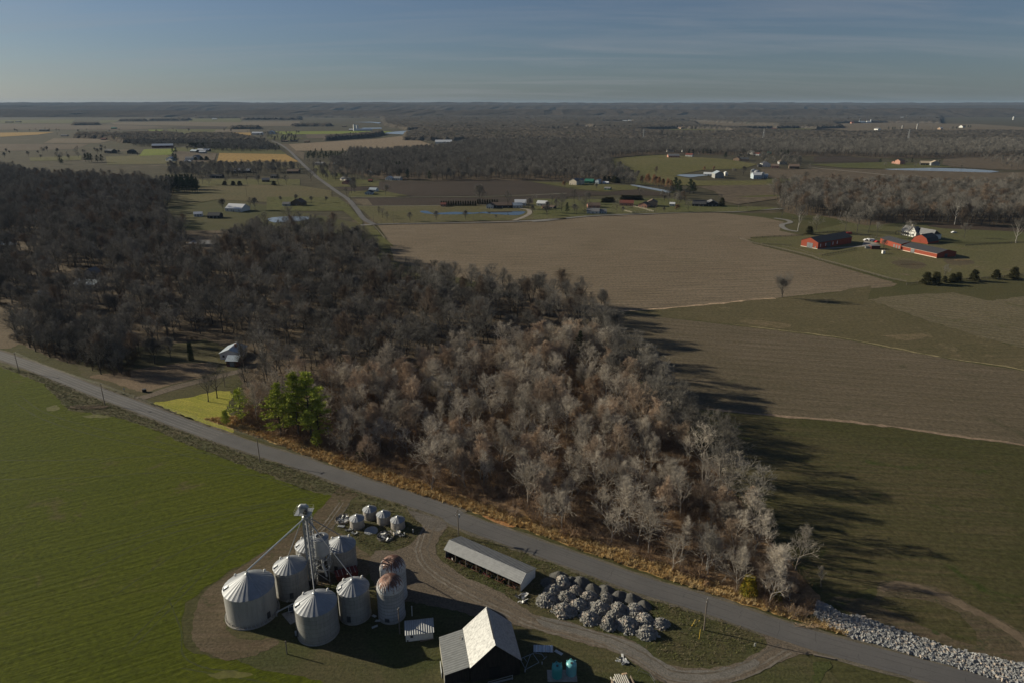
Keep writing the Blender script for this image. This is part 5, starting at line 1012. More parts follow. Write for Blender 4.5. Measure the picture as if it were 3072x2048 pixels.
# barn with bright metal roof and lean-to
A = Vector((-8.42,107.67)); B = Vector((1.80,109.71)); ub = (B-A).normalized(); LB = 10.9; WB = (B-A).length; angb = math.atan2(ub.y, ub.x)
t = thing('barn', 'old dark-boarded barn with a steep bright tin roof and ribbed lean-to', 'barn', (A.x, A.y, 0), angb)
BW_ = twotone('dark_boards', (.020,.016,.013), (.036,.028,.022), 1.5, stretch=(3,3,.3), rough=.95)
BRF = twotone('patched_bright_tin', (.36,.358,.345), (.21,.21,.205), 1.3, .46, .64, .42, .15, (.35,1.6,1)); BRD = twotone('dull_tin', (.33,.335,.34), (.28,.285,.29), 1, rough=.5, metal=.4)
RL = ribbed('lean_to_ribs', (.22,.225,.22), (.17,.175,.17), 1, .62, .55, .2)
E_, Z_ = 3.9, 8.75; mid = WB/2
m = MB(); m.add([(.15,.15,0),(WB-.15,.15,0),(WB-.15,.15,E_-.1),(mid,.15,Z_-.3),(.15,.15,E_-.1),(.15,LB-.15,0),(WB-.15,LB-.15,0),(WB-.15,LB-.15,E_-.1),(mid,LB-.15,Z_-.3),(.15,LB-.15,E_-.1)], [(0,1,2,3,4),(9,8,7,6,5),(1,6,7,2),(5,0,4,9)]); m.build('wall', BW_, t)
m = MB(); quadprism(m, (0,-.15,E_), (0,LB+.15,E_), (mid,LB+.15,Z_), (mid,-.15,Z_), .1); m.build('roof', BRF, t)
m = MB(); quadprism(m, (mid,-.15,Z_+.003), (mid,LB+.15,Z_+.003), (WB+.2,LB+.15,E_-.1), (WB+.2,-.15,E_-.1), .1); m.build('roof', BRD, t)
m = MB(); m.obox((mid, LB*.55, Z_+.06), (.13,0,0), (0,LB*.42,0), (0,0,.07)); m.build('ridge_board', DKS, t)
m = MB(); quadprism(m, (-5.15,.35,2.55), (-5.15,LB+.1,2.55), (-.02,LB+.1,E_-.12), (-.02,.35,E_-.12), .08); lt = m.build('lean_to_roof', RL, t)
m = MB(); m.add([(-5,.5,0),(0,.5,0),(0,.5,E_-.3),(-5,.5,2.5),(-5,LB,0),(0,LB,0),(0,LB,E_-.3),(-5,LB,2.5)], [(0,1,2,3),(7,6,5,4),(4,0,3,7)]); m.build('lean_to_wall', BW_, t)
m = MB(); m.box(-5.12,-4.98,.38,LB,0,2.4); m.build('lean_to_side', plain('pale_boards', (.33,.31,.26), .9), t)
m = MB(); m.box(3.9,6.2,.08,.145,0,3.0); m.build('barn_door', plain('black_boards', (.014,.012,.011), .9), t)
m = MB(); m.obox((-.9,LB-2.4,E_-.1+.07), (.10,.35,.02), (.05,-.02,0), (0,0,.05)); m.build('loose_board', WOOD, t)
m = MB(); m.obox((6.0,-1.0,.9), (2.6,.15,.25), (0,.04,0), (0,0,.05)); m.obox((6.0,-1.1,.35), (2.6,.2,.1), (0,.2,0), (0,0,.03)); m.obox((8.5,-.9,.6), (.05,0,0), (0,.05,0), (0,0,.6)); o = m.build('metal_rails', GAL); o.location = (A.x, A.y, 0); o.rotation_euler = (0,0,angb); tag(o, 'length of grey metal rail leaning at the foot of the barn gable', 'rail')
m = MB(); m.obox((-5.5,3.8,.8), (.05,0,.1), (0,1.6,0), (0,.0,.7)); o = m.build('metal_sheet', GAL); o.location = (A.x, A.y, 0); o.rotation_euler = (0,0,angb); tag(o, 'grey sheet leaning on the outer wall of the lean-to', 'metal sheet')
# teal tanks on their slab
TEAL = plain('teal_plastic', (.055,.30,.29), .35, 0, .08, .8, .5); TEAL2 = plain('pale_teal_plastic', (.16,.42,.43), .35, 0, .1, .8, .5)
o = MB(); o.box(7.2,13.2,107.9,110.9,-.1,.16); o = o.build('concrete_slab', CONC); tag(o, 'grey concrete slab under the two teal tanks', 'slab')
for lb, mt, x, y in (('deep teal upright tank, left of the two on the slab', TEAL, 9.15,109.3), ('paler teal upright tank, right of the two on the slab', TEAL2, 12.1,110.0)):
    t = thing('liquid_tank', lb, 'tank', (x, y, .16)); r = 1.08
    m = MB(); m.lathe([(r*.97,0),(r,.1),(r,2.35),(r*.96,2.55),(r*.75,2.8),(r*.4,2.95),(.02,3.0)], 36); b_ = m.build('body', mt, t, smooth=True)
    m = MB(); m.lathe([(.25,2.93),(.25,3.08),(.01,3.1)], 16, (.0,-.35,0)); m.build('lid', DKS, t)
    m = MB(); m.lathe([(.2,2.85),(.2,3.12),(.13,3.12)], 12, (-.1,.6,0)); m.build('fill_port', mt, t)
    for s_ in (-1, 1): m = MB(); m.obox((s_*.85,.45,2.75), (.12,0,0), (0,.06,0), (0,0,.18)); m.build('lifting_lug', mt, t)
# yard odds and ends
A = g('r',1600,760); sheetobj('metal_sheets', 'stack of silver roofing sheets lying behind the barn', 'roofing sheets', g('r',1715,720), 4.2, 2.0, .25, ribbed('blue_ribs', (.42,.46,.50), (.36,.38,.40), 0, .8, .4, .5), .09, 16, R(-2))
sheetobj('metal_sheet', 'loose pale sheet by the drive behind the barn', 'metal sheet', g('r',1940,765), 1.9, .7, .06, GAL, .03, 6, R(-38))
t = thing('steel_frame', 'triangular tubular steel frame lying in the barn shadow', 'steel frame', g('r',1500,900))
def w3(px, py, z): p = g('r', px, py, z)-g('r',1500,900); return (p.x, p.y, z)
m = MB()
for a, b in (((1390,850),(1575,772)),((1380,870),(1450,1000)),((1450,1000),(1525,800)),((1450,1015),(1650,908)),((1560,775),(1650,905)),((1580,765),(1690,785)),((1690,785),(1740,850)),((1710,870),(1765,820)),((1430,840),(1470,895))): m.bar(w3(*a,.5), w3(*b,.45), .07, n=5)
m.build('tubes', plain('blue_grey_tube', (.20,.24,.26), .5, .3), t)
for c_ in ((1447,1028),(1697,915)):
    m = MB(); c = w3(*c_, .35); m.tube([(c[0]-.1, c[1], .3), (c[0]+.1, c[1], .3)], .3, 12); m.build('wheel', plain('pale_hub', (.3,.32,.33), .6), t)
# lumber stack on a wagon and gate beside it
A = g('b',1800,1385); B = g('b',1830,1520); t = thing('pipe_stack', 'stack of long pale pipes on timber bearers at the lower edge of the yard', 'pipe stack', (22.6,104.6,0), R(12))
q = random.Random(2); PIP = plain('pale_pipe', (.42,.40,.34), .6, var=.2)
for lay in range(3):
    for k in range(9-lay):
        m = MB(); x = -1.7+k*.4+lay*.2; y0 = q.uniform(-.7,.3); m.bar((x, -3.4+y0, .55+lay*.36), (x, 4.0+y0+q.uniform(-.4,.2), .55+lay*.36), .17, n=8); m.build('pipe', PIP, t)
for yy in (-2.2, 0, 2.6): m = MB(); m.box(-1.9,1.9,yy-.12,yy+.12,.1,.37); m.build('bearer', WOOD, t)
for s_ in (-2.0, 2.0): m = MB(); m.box(s_-.08,s_+.08,-2.6,3.2,.1,1.5); m.build('stake_side', WOOD, t)
m = MB(); m.obox((1.0,3.9,1.35), (.5,0,0), (0,.2,0), (0,0,.12)); m.build('end_block', plain('raw_wood', (.5,.35,.22), .9), t)
junk('scrap_heap', 'dark tangle of scrap just above the pipe stack', 'scrap heap', g('b',1850,1335), 1.2, 18, 12)
c = g('b',2040,1480); m = MB(); m.tube([(-1.3,1.4,.1),(-.9,1.5,1.3),(.9,.3,1.3),(1.6,-1.8,1.3),(1.6,-1.8,.1)], .05, 5); m.tube([(-1.1,1.45,.7),(.9,.3,.7),(1.6,-1.8,.7)], .04, 5); o = m.build('pipe_gate', DKS); o.location = (c.x, c.y, 0); tag(o, 'dark tubular gate standing beside the pipe stack', 'gate')
# red wagon, auger, pad and motor, pipes
c = g('a',1125,745); t = thing('grain_wagon', 'dark red grain wagon parked between the rear bin and the hopper frame', 'wagon', (-40.6,139.6,0), R(25))
m = MB(); m.add([(-2.4,-1.1,.9),(2.4,-1.1,.9),(2.4,1.1,.9),(-2.4,1.1,.9),(-2.7,-1.35,2.4),(2.7,-1.35,2.4),(2.7,1.35,2.4),(-2.7,1.35,2.4),(-2.5,-1.2,2.3),(2.5,-1.2,2.3),(2.5,1.2,2.3),(-2.5,1.2,2.3)], [(0,3,2,1),(0,1,5,4),(1,2,6,5),(2,3,7,6),(3,0,4,7),(4,5,9,8),(5,6,10,9),(6,7,11,10),(7,4,8,11),(8,9,10,11)]); m.build('box', RED, t)
for k in range(5): m = MB(); x = -2+k; m.bar((x,-1.35,2.42), (x,1.35,2.42), .04, n=4); m.build('bow', GAL, t)
for a in (-1.6, 1.6):
    for b in (-1.15, 1.15): m = MB(); m.tube([(a,b-.12,.45),(a,b+.12,.45)], .45, 14); m.build('wheel', BLK, t)
m = MB(); m.bar((-2.4,0,.7), (-4.2,0,.4), .06, n=4); m.build('drawbar', DKS, t)
def world_tube(name, label, cat, a, b, r, mat, extra=()):
    m = MB(); a = Vector(a); b = Vector(b); m.bar((0,0,0), b-a, r, n=8)
    for (p, q, rr) in extra: m.bar(Vector(p)-a, Vector(q)-a, rr, n=5)
    o = m.build(name, mat); o.location = a; tag(o, label, cat)
a1 = g('a',600,1010,1.2); b1 = g('a',765,925,2.2); world_tube('auger', 'unloading auger tube running from the largest bin to the front bin', 'auger', a1, b1, .16, GAL, ((a1, a1-Vector((0,0,1.2)), .1), (b1, b1-Vector((0,0,2.2)), .08)))
m = MB(); m.add([tuple(v) for v in (g('a',640,1022,.12), g('a',712,1106,.12), g('a',815,1050,.12), g('a',760,975,.12))]+[tuple(v) for v in (g('a',640,1022,0), g('a',712,1106,0), g('a',815,1050,0), g('a',760,975,0))], [(0,1,2,3),(0,4,5,1),(1,5,6,2),(2,6,7,3),(3,7,4,0)]); o = m.build('concrete_pad', CONC); tag(o, 'square concrete pad between the largest bin and the front bin', 'pad')
c = g('a',728,1010); t = thing('receiving_hopper', 'dark hopper with pale rim on the concrete pad', 'hopper', (c.x, c.y, .12), R(20))
m = MB(); m.add([(-.8,-.8,.9),(.8,-.8,.9),(.8,.8,.9),(-.8,.8,.9),(-.3,-.3,.1),(.3,-.3,.1),(.3,.3,.1),(-.3,.3,.1)], [(0,4,5,1),(1,5,6,2),(2,6,7,3),(3,7,4,0),(4,7,6,5)]); m.build('funnel', plain('blue_steel', (.04,.06,.10), .5, .3), t)
m = MB()
for a, b in (((-.8,-.8),(.8,-.8)),((.8,-.8),(.8,.8)),((.8,.8),(-.8,.8)),((-.8,.8),(-.8,-.8))): m.bar((*a,.92), (*b,.92), .05, n=4)
for a in (-.7,.7):
    for b in (-.7,.7): m.bar((a,b,0), (a,b,.9), .04, n=4)
m.build('rim', WHT, t)
c = g('a',762,1190); t = thing('drying_fan', 'grey drying fan on the ground at the left foot of the front bin', 'fan', (c.x, c.y, 0), R(30))
m = MB(); m.tube([(-.3,0,.6),(.35,0,.6)], .55, 16); m.build('housing', GAL, t); m = MB(); m.box(.35,1.1,-.3,.3,.2,1.0); m.build('duct', GAL, t); m = MB(); m.box(-.4,.5,-.5,.5,0,.1); m.build('foot', DKS, t)
for i, (px, py, lb) in enumerate(((1370,1045,'bent sheet scrap at the left foot of the front silo'), (1400,1085,'pale sheet scrap below the front silo'), (1375,1135,'light blue sheet lying in the silo shadow'), (690,935,'small white bucket-like scrap between the two left bins'))):
    sheetobj('metal_sheet', lb, 'metal sheet', g('a',px,py), 1.3 if i < 3 else .5, .6, .12+.1*i, GAL, .05, 5, R(30*i-40), .25)
# rocks: broken-concrete heaps and dark gravel heaps
RUB = bark('broken_concrete', (.30,.29,.265), (.18,.175,.16), .1); RUB2 = bark('pinkish_concrete', (.40,.33,.27), (.32,.28,.24), .1); GRV = grd('dark_gravel', (.095,.093,.088), (.125,.12,.11), (.07,.068,.06), big=.3, fine=5, streak=.2)
def heap(seed, r, h, n):
    q = random.Random(seed); m = MB(); k = 10
    vs = [(0,0,h)]; rings = 4; lob = [q.uniform(.88,1.12) for _ in range(k)]
    for i in range(1, rings+1):
        for j in range(k): a = 6.283*j/k; rr = r*i/rings*lob[j]; vs.append((rr*math.cos(a), rr*math.sin(a), h*(1-(i/rings)**1.4)*q.uniform(.8,1.1)-(.1 if i == rings else 0)))
    fs = [(0, 1+j, 1+(j+1) % k) for j in range(k)]
    for i in range(rings-1):
        for j in range(k): a = 1+i*k+j; b = 1+i*k+(j+1) % k; fs.append((a, a+k, b+k, b))
    m.add(vs, fs)
    for i in range(n):
        a = q.uniform(0, 6.283); f_ = lob[int(a/6.284*k)]; d0 = r*math.sqrt(q.random())*1.12; z = h*(1-min(1, d0/r)**1.4)+.05; d = d0*f_; m.chunk((d*math.cos(a), d*math.sin(a), z), q.choice((.09,.12,.15,.19,.24,.34)), q, 0 if q.random() < .82 else 1)
    return m
HP = []
rub = [(1355,705,'topmost rubble heap next to the open shed shadow'),(1275,775,'rubble heap below the topmost one on the shed side'),(1460,765,'rubble heap just under the first grey gravel heap'),(1215,845,'leftmost rubble heap by the drive'),(1385,830,'rubble heap inside the left half, between four others'),(1575,815,'rubble heap in the back row right of the one under the gravel'),(1480,885,'rubble heap in the middle row facing the drive'),(1365,935,'lowest rubble heap of the left half, nearest the drive'),(1715,835,'orange-flecked rubble heap in the back row'),(1655,905,'large rubble heap in the centre of the field of heaps'),(1580,990,'rubble heap of the front row below the central one'),(1730,1045,'second rubble heap of the front row near the drive'),(1815,925,'rubble heap right of the central one'),(1945,930,'rubble heap with a flat slab on its top'),(1785,975,'small rubble heap wedged among larger ones'),(1890,1050,'third rubble heap of the front row'),(2035,1010,'rubble heap left of the last one'),(2165,1040,'rightmost rubble heap on the grass'),(2045,1120,'lowest rubble heap, nearest the grass island')]
for i, (px, py, lb) in enumerate(rub):
    c = g('b', px, py-8)
    if i < 5: o = heap(60+i, 2.05, 1.9, 420).build('rubble_heap', [RUB, RUB2]); HP.append(o)
    else: o = HP[i % 5].copy(); COL.objects.link(o)
    o.location = (c.x, c.y, 0); o.rotation_euler = (0,0,i*1.3); s_ = 1.0+.15*math.sin(i*2.1); o.scale = (s_*(1.12 if i % 2 else .95), s_*(.9 if i % 3 else 1.15), 1+.18*math.cos(i*1.7)); tag(o, lb, 'rubble heap', 'heaps of broken concrete')
gr = [(1320,635,'grey gravel heap nearest the road at the shed end'),(1240,690,'gravel heap in the shadow of the open shed'),(1500,695,'wide grey gravel heap behind the rubble'),(1425,670,'low gravel heap between the shed end and the wide one'),(1600,740,'dark gravel heap right of the wide grey one'),(1715,755,'dark gravel heap in the middle of the back row'),(1820,800,'dark low gravel heap towards the right'),(1925,820,'round dark gravel heap near the right end'),(2030,875,'last dark gravel heap at the right end')]
GH = []
for i, (px, py, lb) in enumerate(gr):
    c = g('b', px, py)
    if i < 2:
        q = random.Random(90+i); m = MB(); k = 20; vs = [(0,0,1.5)]
        for a_ in range(1, 8):
            for j in range(k): an = 6.283*j/k; rr = 2.5*a_/7*(1+q.uniform(-.06,.06)); vs.append((rr*math.cos(an), rr*math.sin(an), max(-.05, 1.5*(.5+.5*math.cos(math.pi*a_/7))*(1+q.uniform(-.08,.08))-.04)))
        fs = [(0,1+j,1+(j+1) % k) for j in range(k)]+[(1+a_*k+j, 1+(a_+1)*k+j, 1+(a_+1)*k+(j+1) % k, 1+a_*k+(j+1) % k) for a_ in range(6) for j in range(k)]
        m.add(vs, fs); o = m.build('gravel_heap', GRV, smooth=True); GH.append(o)
    else: o = GH[i % 2].copy(); COL.objects.link(o)
    o.location = (c.x, c.y, .05); o.rotation_euler = (0,0,i*2.2); s_ = (1.0,.95,1.2,.8,1,1,1,1,.85)[i]; o.scale = (s_*1.1, s_*.9, s_); tag(o, lb, 'gravel heap', 'heaps of dark gravel')
# riprap channel
RIP = P('c', 1085,690, 1105,600, 1180,640, 1290,700, 1350,690, 1480,740, 1620,790, 1900,890, 2120,935, 2352,990, 2800,1100, 3200,1230, 3200,1420, 2700,1230, 2352,1125, 2120,1060, 1880,985, 1700,940, 1480,870, 1330,835, 1190,770)
q = random.Random(77); m = MB(); pa = np.array([[p[0], p[1]] for p in RIP]); X = NQ.uniform(pa[:,0].min(), pa[:,0].max(), 60000); Y = NQ.uniform(pa[:,1].min(), pa[:,1].max(), 60000); ok = inside(X, Y, pa); X = X[ok][:9500]; Y = Y[ok][:9500]
for x, y in zip(X, Y): m.chunk((x, y, q.uniform(.05,.3)), q.choice((.13,.17,.2,.26,.4)), q, 0 if q.random() < .85 else 1)
o = m.build('riprap', [bark('riprap_stone', (.30,.30,.295), (.16,.16,.158), 0), bark('riprap_tan', (.42,.35,.29), (.30,.26,.22), 0)]); o['kind'] = 'stuff'
sheet('stone_bed', RIP, .105, GRAVEL, rag=.4)
# culvert headwall across the road
c = g('c',1150,945); m = MB(); m.obox((0,0,.1), (2.0,-.6,0), (.06,.18,0), (0,0,.2)); o = m.build('culvert_headwall', POLE); o.location = (c.x, c.y, 0); tag(o, 'low concrete culvert headwall on the yard side of the road', 'culvert')
sheet('grass_patch', P('c', 1095,968, 1150,975, 1190,985, 1160,1040, 1120,1120, 1085,1090, 1075,1030), .09, grd('ditch_grass', (.05,.062,.018), (.065,.07,.026), big=.3, fine=2), smooth=3, rag=.4)
# ------------------------------------------------------------------ poles, posts, wires
POLES = {}
def pole(key, c, x, y, h, label, arm=1.2, trafo=False, bow=0, az=None, arms=1):
    p = g(c, x, y); t = thing('utility_pole', label, 'utility pole', (p.x, p.y, 0), az if az is not None else R(-25)+math.pi/2)
    m = MB(); m.tube([(0,0,-.2),(bow*.4,0,h*.4),(bow,0,h*.75),(bow*1.1,0,h)], [.16,.14,.12,.1], 8); m.build('pole', POLE, t)
    for k in range(arms):
        m = MB(); z = h-.4-k*.9; m.box(bow-arm, bow+arm, -.06, .06, z, z+.12); a = m.build('crossarm', POLE, t)
        for s_ in (-.95, 0, .95): i_ = MB(); i_.bar((bow+s_*arm, 0, z+.12), (bow+s_*arm, 0, z+.32), .05, n=6); i_.build('insulator', WHT, a)
    if trafo: m = MB(); m.bar((bow+.45,-.1,h-2.6), (bow+.45,-.1,h-1.7), .28, n=12); m.build('transformer', plain('grey_can', (.4,.42,.43), .4, .3), t)
    POLES[key] = (p.x, p.y, h, bow, arm, t.rotation_euler.z); return t
pole('c1', 'c', 425,780, 8.7, 'bowed utility pole on the grass island by the lower drive', .7, bow=-.5)
pole('b1', 'b', 487,310, 8.8, 'utility pole with transformer behind the open shed', 1.3, True, arms=2)
pole('d5', 'd', 2328,930, 8.2, 'utility pole hidden at the edge of the wooded lot by the pines', .5)
pole('d3', 'd', 1835,1025, 9.5, 'utility pole on the field verge across from the pines', .7)
pole('d2', 'd', 740,620, 9.0, 'utility pole on the verge by the brush heap', .5)
pole('d1', 'd', 135,390, 9.2, 'utility pole on the verge nearest the left edge', .5)
pole('d4', 'd', 1587,490, 7.4, 'utility pole beside the house driveway', .4)
pole('a1', 'a', 1572,1180, 7.0, 'brown pole between the front silo and the white shed', .3)
for i, a in enumerate((('h',838,990,12,'far utility pole at the road junction'),('h',635,865,8,'far utility pole beside the country road below the lane'),('h',657,815,8,'far utility pole beside the ranch driveway'),('h',995,995,12.5,'far utility pole on the lane near the junction'),('h',1620,980,8,'far utility pole on the lane before the pond'),('h',1355,860,11,'far utility pole in front of the brick shed'),('i',121,1090,10,'far utility pole on the lane before the white garage'),('i',1075,1030,10,'far utility pole by the fenced yard corner'),('i',1467,1020,9,'far utility pole before the dark-roofed house'),('i',1806,1015,9.5,'far utility pole left of two by the lane bend'),('i',1885,1012,9,'far utility pole right of two by the lane bend'),('f',1937,795,14,'far utility pole standing in the pasture behind the pine block'),('h',498,775,10,'far utility pole on the left side of the country road'),('i',735,1035,11,'far utility pole right of the white ranch'))):
    pole('f%d' % i, a[0], a[1], a[2], a[3], a[4], .9)
WIRE = plain('wire', (.05,.05,.05), .6)
def span(a, b, label, n=3):
    pa, pb = POLES[a], POLES[b]; m = MB()
    for k in range(n):
        s = (-1, 0, 1)[k] if n == 3 else 0
        def e(p): return Vector((p[0]+math.cos(p[5])*(p[3]+s*.9*p[4]), p[1]+math.sin(p[5])*(p[3]+s*.9*p[4]), p[2]))
        A_, B_ = e(pa), e(pb); pts = []
        for i in range(13): u = i/12; v = A_.lerp(B_, u); v.z -= 1.0*4*u*(1-u); pts.append(v-Vector((pa[0], pa[1], 0)))
        m.tube(pts, .018, 3, cap=False)
    o = m.build('overhead_wire', WIRE); o.location = (pa[0], pa[1], 0); tag(o, label, 'wire')
span('d1','d2','overhead wires between the two left verge poles'); span('d2','d3','overhead wires from the brush-heap pole to the pole across from the pines'); span('d3','b1','overhead wires from the pole across from the pines to the transformer pole'); span('b1','c1','overhead wires from the transformer pole to the bowed pole', 3); span('d3','d5','single wire crossing the road to the pole by the pines', 1)
def post(c, x, y, h, r, mat, label, name='post'):
    p = g(c, x, y); m = MB(); m.bar((0,0,-.1), (.05,0,h), r, n=8); m.lathe([(r*1.15,h-.12),(r*1.15,h),(.01,h+.04)], 8); o = m.build(name, mat); o.location = (p.x, p.y, 0); tag(o, label, 'post')
post('d', 1098,765, 2.3,.1,POLE,'short stub pole on the field verge past the junction'); post('d', 2012,1105,1.2,.07,POLE,'short marker post on the verge below the pines')
post('a', 685,1340,3.5,.12,POLE,'slim post standing alone in the grass below the pad'); post('a', 1668,1040,2.8,.09,WHT,'white standpipe in the silo shadow behind the white shed')
post('q', 470,830,2.4,.07,DKS,'thin dark post in front of the collapsed bin'); post('q', 2175,900,1.1,.12,WHT,'short white marker in the shade of the rightmost small bin')
post('c', 727,878,.9,.06,WHT,'left white marker of the pair on the grass island'); post('c', 734,878,.9,.06,WHT,'right white marker of the pair on the grass island')
YEL2 = plain('yellow_guard', (.62,.40,.04), .5)
for x0, y0, x1, y1, lb in ((352,755,374,715,'left yellow guy guard above the bowed pole foot'),(378,758,400,718,'right yellow guy guard above the bowed pole foot'),(395,835,404,775,'yellow guy guard below the bowed pole')):
    a = g('c',x0,y0); b = g('c',x1,y1,1.5); m = MB(); m.bar((0,0,0), (b-a), .04, n=6); m.bar((0,0,-.05), (.0,0,.12), .12, n=6); o = m.build('guy_guard', YEL2); o.location = a; tag(o, lb, 'guy guard', None)
# mailbox, bin by the driveway
c = g('d',880,530); t = thing('road_sign', 'small grey sign on a post beside the road before the driveway', 'sign', (c.x, c.y, 0)); m = MB(); m.bar((0,0,0), (0,0,1.9), .06, n=6); m.build('post', POLE, t); m = MB(); m.box(-.35,.35,-.09,-.06,1.1,1.8); m.build('panel', GAL, t)
c = g('d',1020,528); t = thing('waste_container', 'dark wheeled waste container by the house driveway', 'container', (c.x, c.y, 0), R(20)); m = MB(); m.box(-.7,.7,-.5,.5,.12,1.2); m.build('body', BLK, t); m = MB(); m.obox((0,0,1.27), (.75,0,.0), (0,.55,.05), (0,0,.04)); m.build('lid', DKS, t)
for s_ in (-.5,.5): m = MB(); m.tube([(s_-.05,.4,.12),(s_+.05,.4,.12)], .12, 8); m.build('wheel', BLK, t)
# brush heap on the verge
q = random.Random(8)
def brush(label, c, L_, W__, n, mat):
    m = MB()
    for i in range(n):
        a = q.gauss(0,.5)+R(-15); x = q.uniform(-L_,L_); y = q.uniform(-W__,W__)*(1-abs(x)/L_*.6); e = Vector((math.cos(a), math.sin(a), q.uniform(-.1,.45))); p = Vector((x, y, q.uniform(.05,.6))); m.bar(p, p+e*q.uniform(.6,2.0), q.uniform(.02,.06), .01, n=3)
    o = m.build('brush_heap', mat); o.location = (c.x, c.y, 0); tag(o, label, 'brush heap')
brush('grey heap of cut brush on the verge at the field corner', g('d',620,640), 7, 1.9, 420, bark('dead_brush', (.22,.17,.125), (.15,.11,.08), 0)); brush('dark heap of old timber in the far paddock', g('k',1440,525), 9, 2.6, 200, bark('old_timber', (.14,.10,.07), (.07,.05,.035), 0))
brush('pile of fallen trunks at the road end of the wooded lot', g('c',1100,755), 5, 1.0, 90, bark('fallen_timber', (.40,.28,.17), (.22,.15,.10), 0))
brush('cut brush lying by the right end of the red barn', g('k',1850,490), 6, 1.2, 120, bark('tan_brush', (.30,.21,.12), (.2,.14,.08), 0))
# ------------------------------------------------------------------ houses and barns of the countryside
HM = {'white': plain('white_siding', (.60,.59,.55), .7, var=.1), 'cream': plain('cream_siding', (.45,.40,.32), .8, var=.1), 'brick': plain('brick_wall', (.26,.13,.09), .9, var=.15), 'pink': plain('pink_brick', (.42,.22,.16), .9, var=.15), 'tan': plain('tan_brick', (.34,.24,.16), .9, var=.15),
      'brown': plain('brown_siding', (.13,.095,.065), .9, var=.15), 'dark': plain('dark_siding', (.035,.033,.033), .9, var=.1), 'grey': plain('grey_siding', (.26,.26,.25), .8, var=.1), 'red': plain('barn_red', (.235,.045,.020), .8, var=.12), 'maroon': plain('maroon_siding', (.10,.03,.025), .8), 'blue': plain('pale_blue_siding', (.36,.42,.46), .7), 'green': plain('green_tarp', (.03,.13,.09), .6),
      'rw': plain('white_metal_roof', (.62,.63,.63), .45, .2, .08), 'rg': plain('grey_shingle', (.15,.15,.155), .85), 'rc': plain('charcoal_roof', (.045,.046,.05), .85), 'rb': plain('brown_shingle', (.14,.10,.075), .85), 'rr': plain('maroon_roof', (.16,.05,.035), .8), 'rl': plain('light_blue_roof', (.36,.41,.45), .5, .2), 'rgn': plain('green_roof', (.03,.14,.10), .6), 'rt': plain('tan_roof', (.36,.29,.21), .7)}
def house(label, A, B, dep, h, wm, rm, ridge='x', rise=.32, cat='house', wins=3, door=True, chim=False, name=None, gdoor=False, plinth=None, gamb=False, trimmat=None):
    """A, B: the two ground corners of the side facing the camera; ridge x runs along A-B, y across it"""
    A = Vector(A[:2]); B = Vector(B[:2]); W = (B-A).length; ang = math.atan2(B.y-A.y, B.x-A.x)
    t = thing(name or cat.replace(' ', '_').replace('-', '_'), label, cat, (A.x, A.y, 0), ang); wm_ = HM.get(wm, wm) if isinstance(wm, str) else wm; rm_ = HM[rm]
    r = rise*(dep if ridge == 'x' else W)/2*2*.5*1.6; o = .35; m = MB(); m.box(0, W, 0, dep, 0, h)
    if ridge == 'x': m.add([(0,0,h),(0,dep,h),(0,dep/2,h+r-.1),(W,0,h),(W,dep,h),(W,dep/2,h+r-.1)], [(0,2,1),(3,4,5)])
    else: m.add([(0,0,h),(W,0,h),(W/2,0,h+r-.1),(0,dep,h),(W,dep,h),(W/2,dep,h+r-.1)], [(0,1,2),(3,5,4)])
    m.build('wall', wm_, t); m = MB()
    if ridge == 'x':
        s = o*r/(dep/2); quadprism(m, (-o,-o,h-s+.1), (W+o,-o,h-s+.1), (W+o,dep/2,h+r+.1), (-o,dep/2,h+r+.1), .15); quadprism(m, (-o,dep/2,h+r+.103), (W+o,dep/2,h+r+.103), (W+o,dep+o,h-s+.1), (-o,dep+o,h-s+.1), .15)
    else:
        s = o*r/(W/2); quadprism(m, (-o,-o,h-s+.1), (-o,dep+o,h-s+.1), (W/2,dep+o,h+r+.1), (W/2,-o,h+r+.1), .15); quadprism(m, (W/2,-o,h+r+.103), (W/2,dep+o,h+r+.103), (W+o,dep+o,h-s+.1), (W+o,-o,h-s+.1), .15)
    ro = m.build('roof', rm_, t)
    if chim: m = MB(); m.box(W*.6,W*.6+.9,dep*.5-.4,dep*.5+.4,h,h+r+1.1); m.build('chimney', HM['brick'], ro)
    dark = wm in ('dark',)
    for i in range(wins):
        x = W*(i+.6)/(wins+.2); 
        if door and i == wins//2: continue
        m = MB(); m.box(x-.5,x+.5,-.05,.04,min(1.0,h*.35),min(2.1,h*.75)); m.build('window', HM['grey'] if dark else GLS, t)
    if door:
        x = W*.5; dw = .55 if not gdoor else min(2.0, W*.2); m = MB(); m.box(x-dw,x+dw,-.05,.04,.02,2.1 if not gdoor else min(3.2,h*.85)); m.build('door', DOORG if not dark else HM['grey'], t)
    return t
def hb(c, xl, yl, xr, yr, dep, h, wm, rm, label, ridge='x', cat='house', **k): return house(label, g(c, xl, yl), g(c, xr, yr), dep, h, wm, rm, ridge, cat=cat, **k)
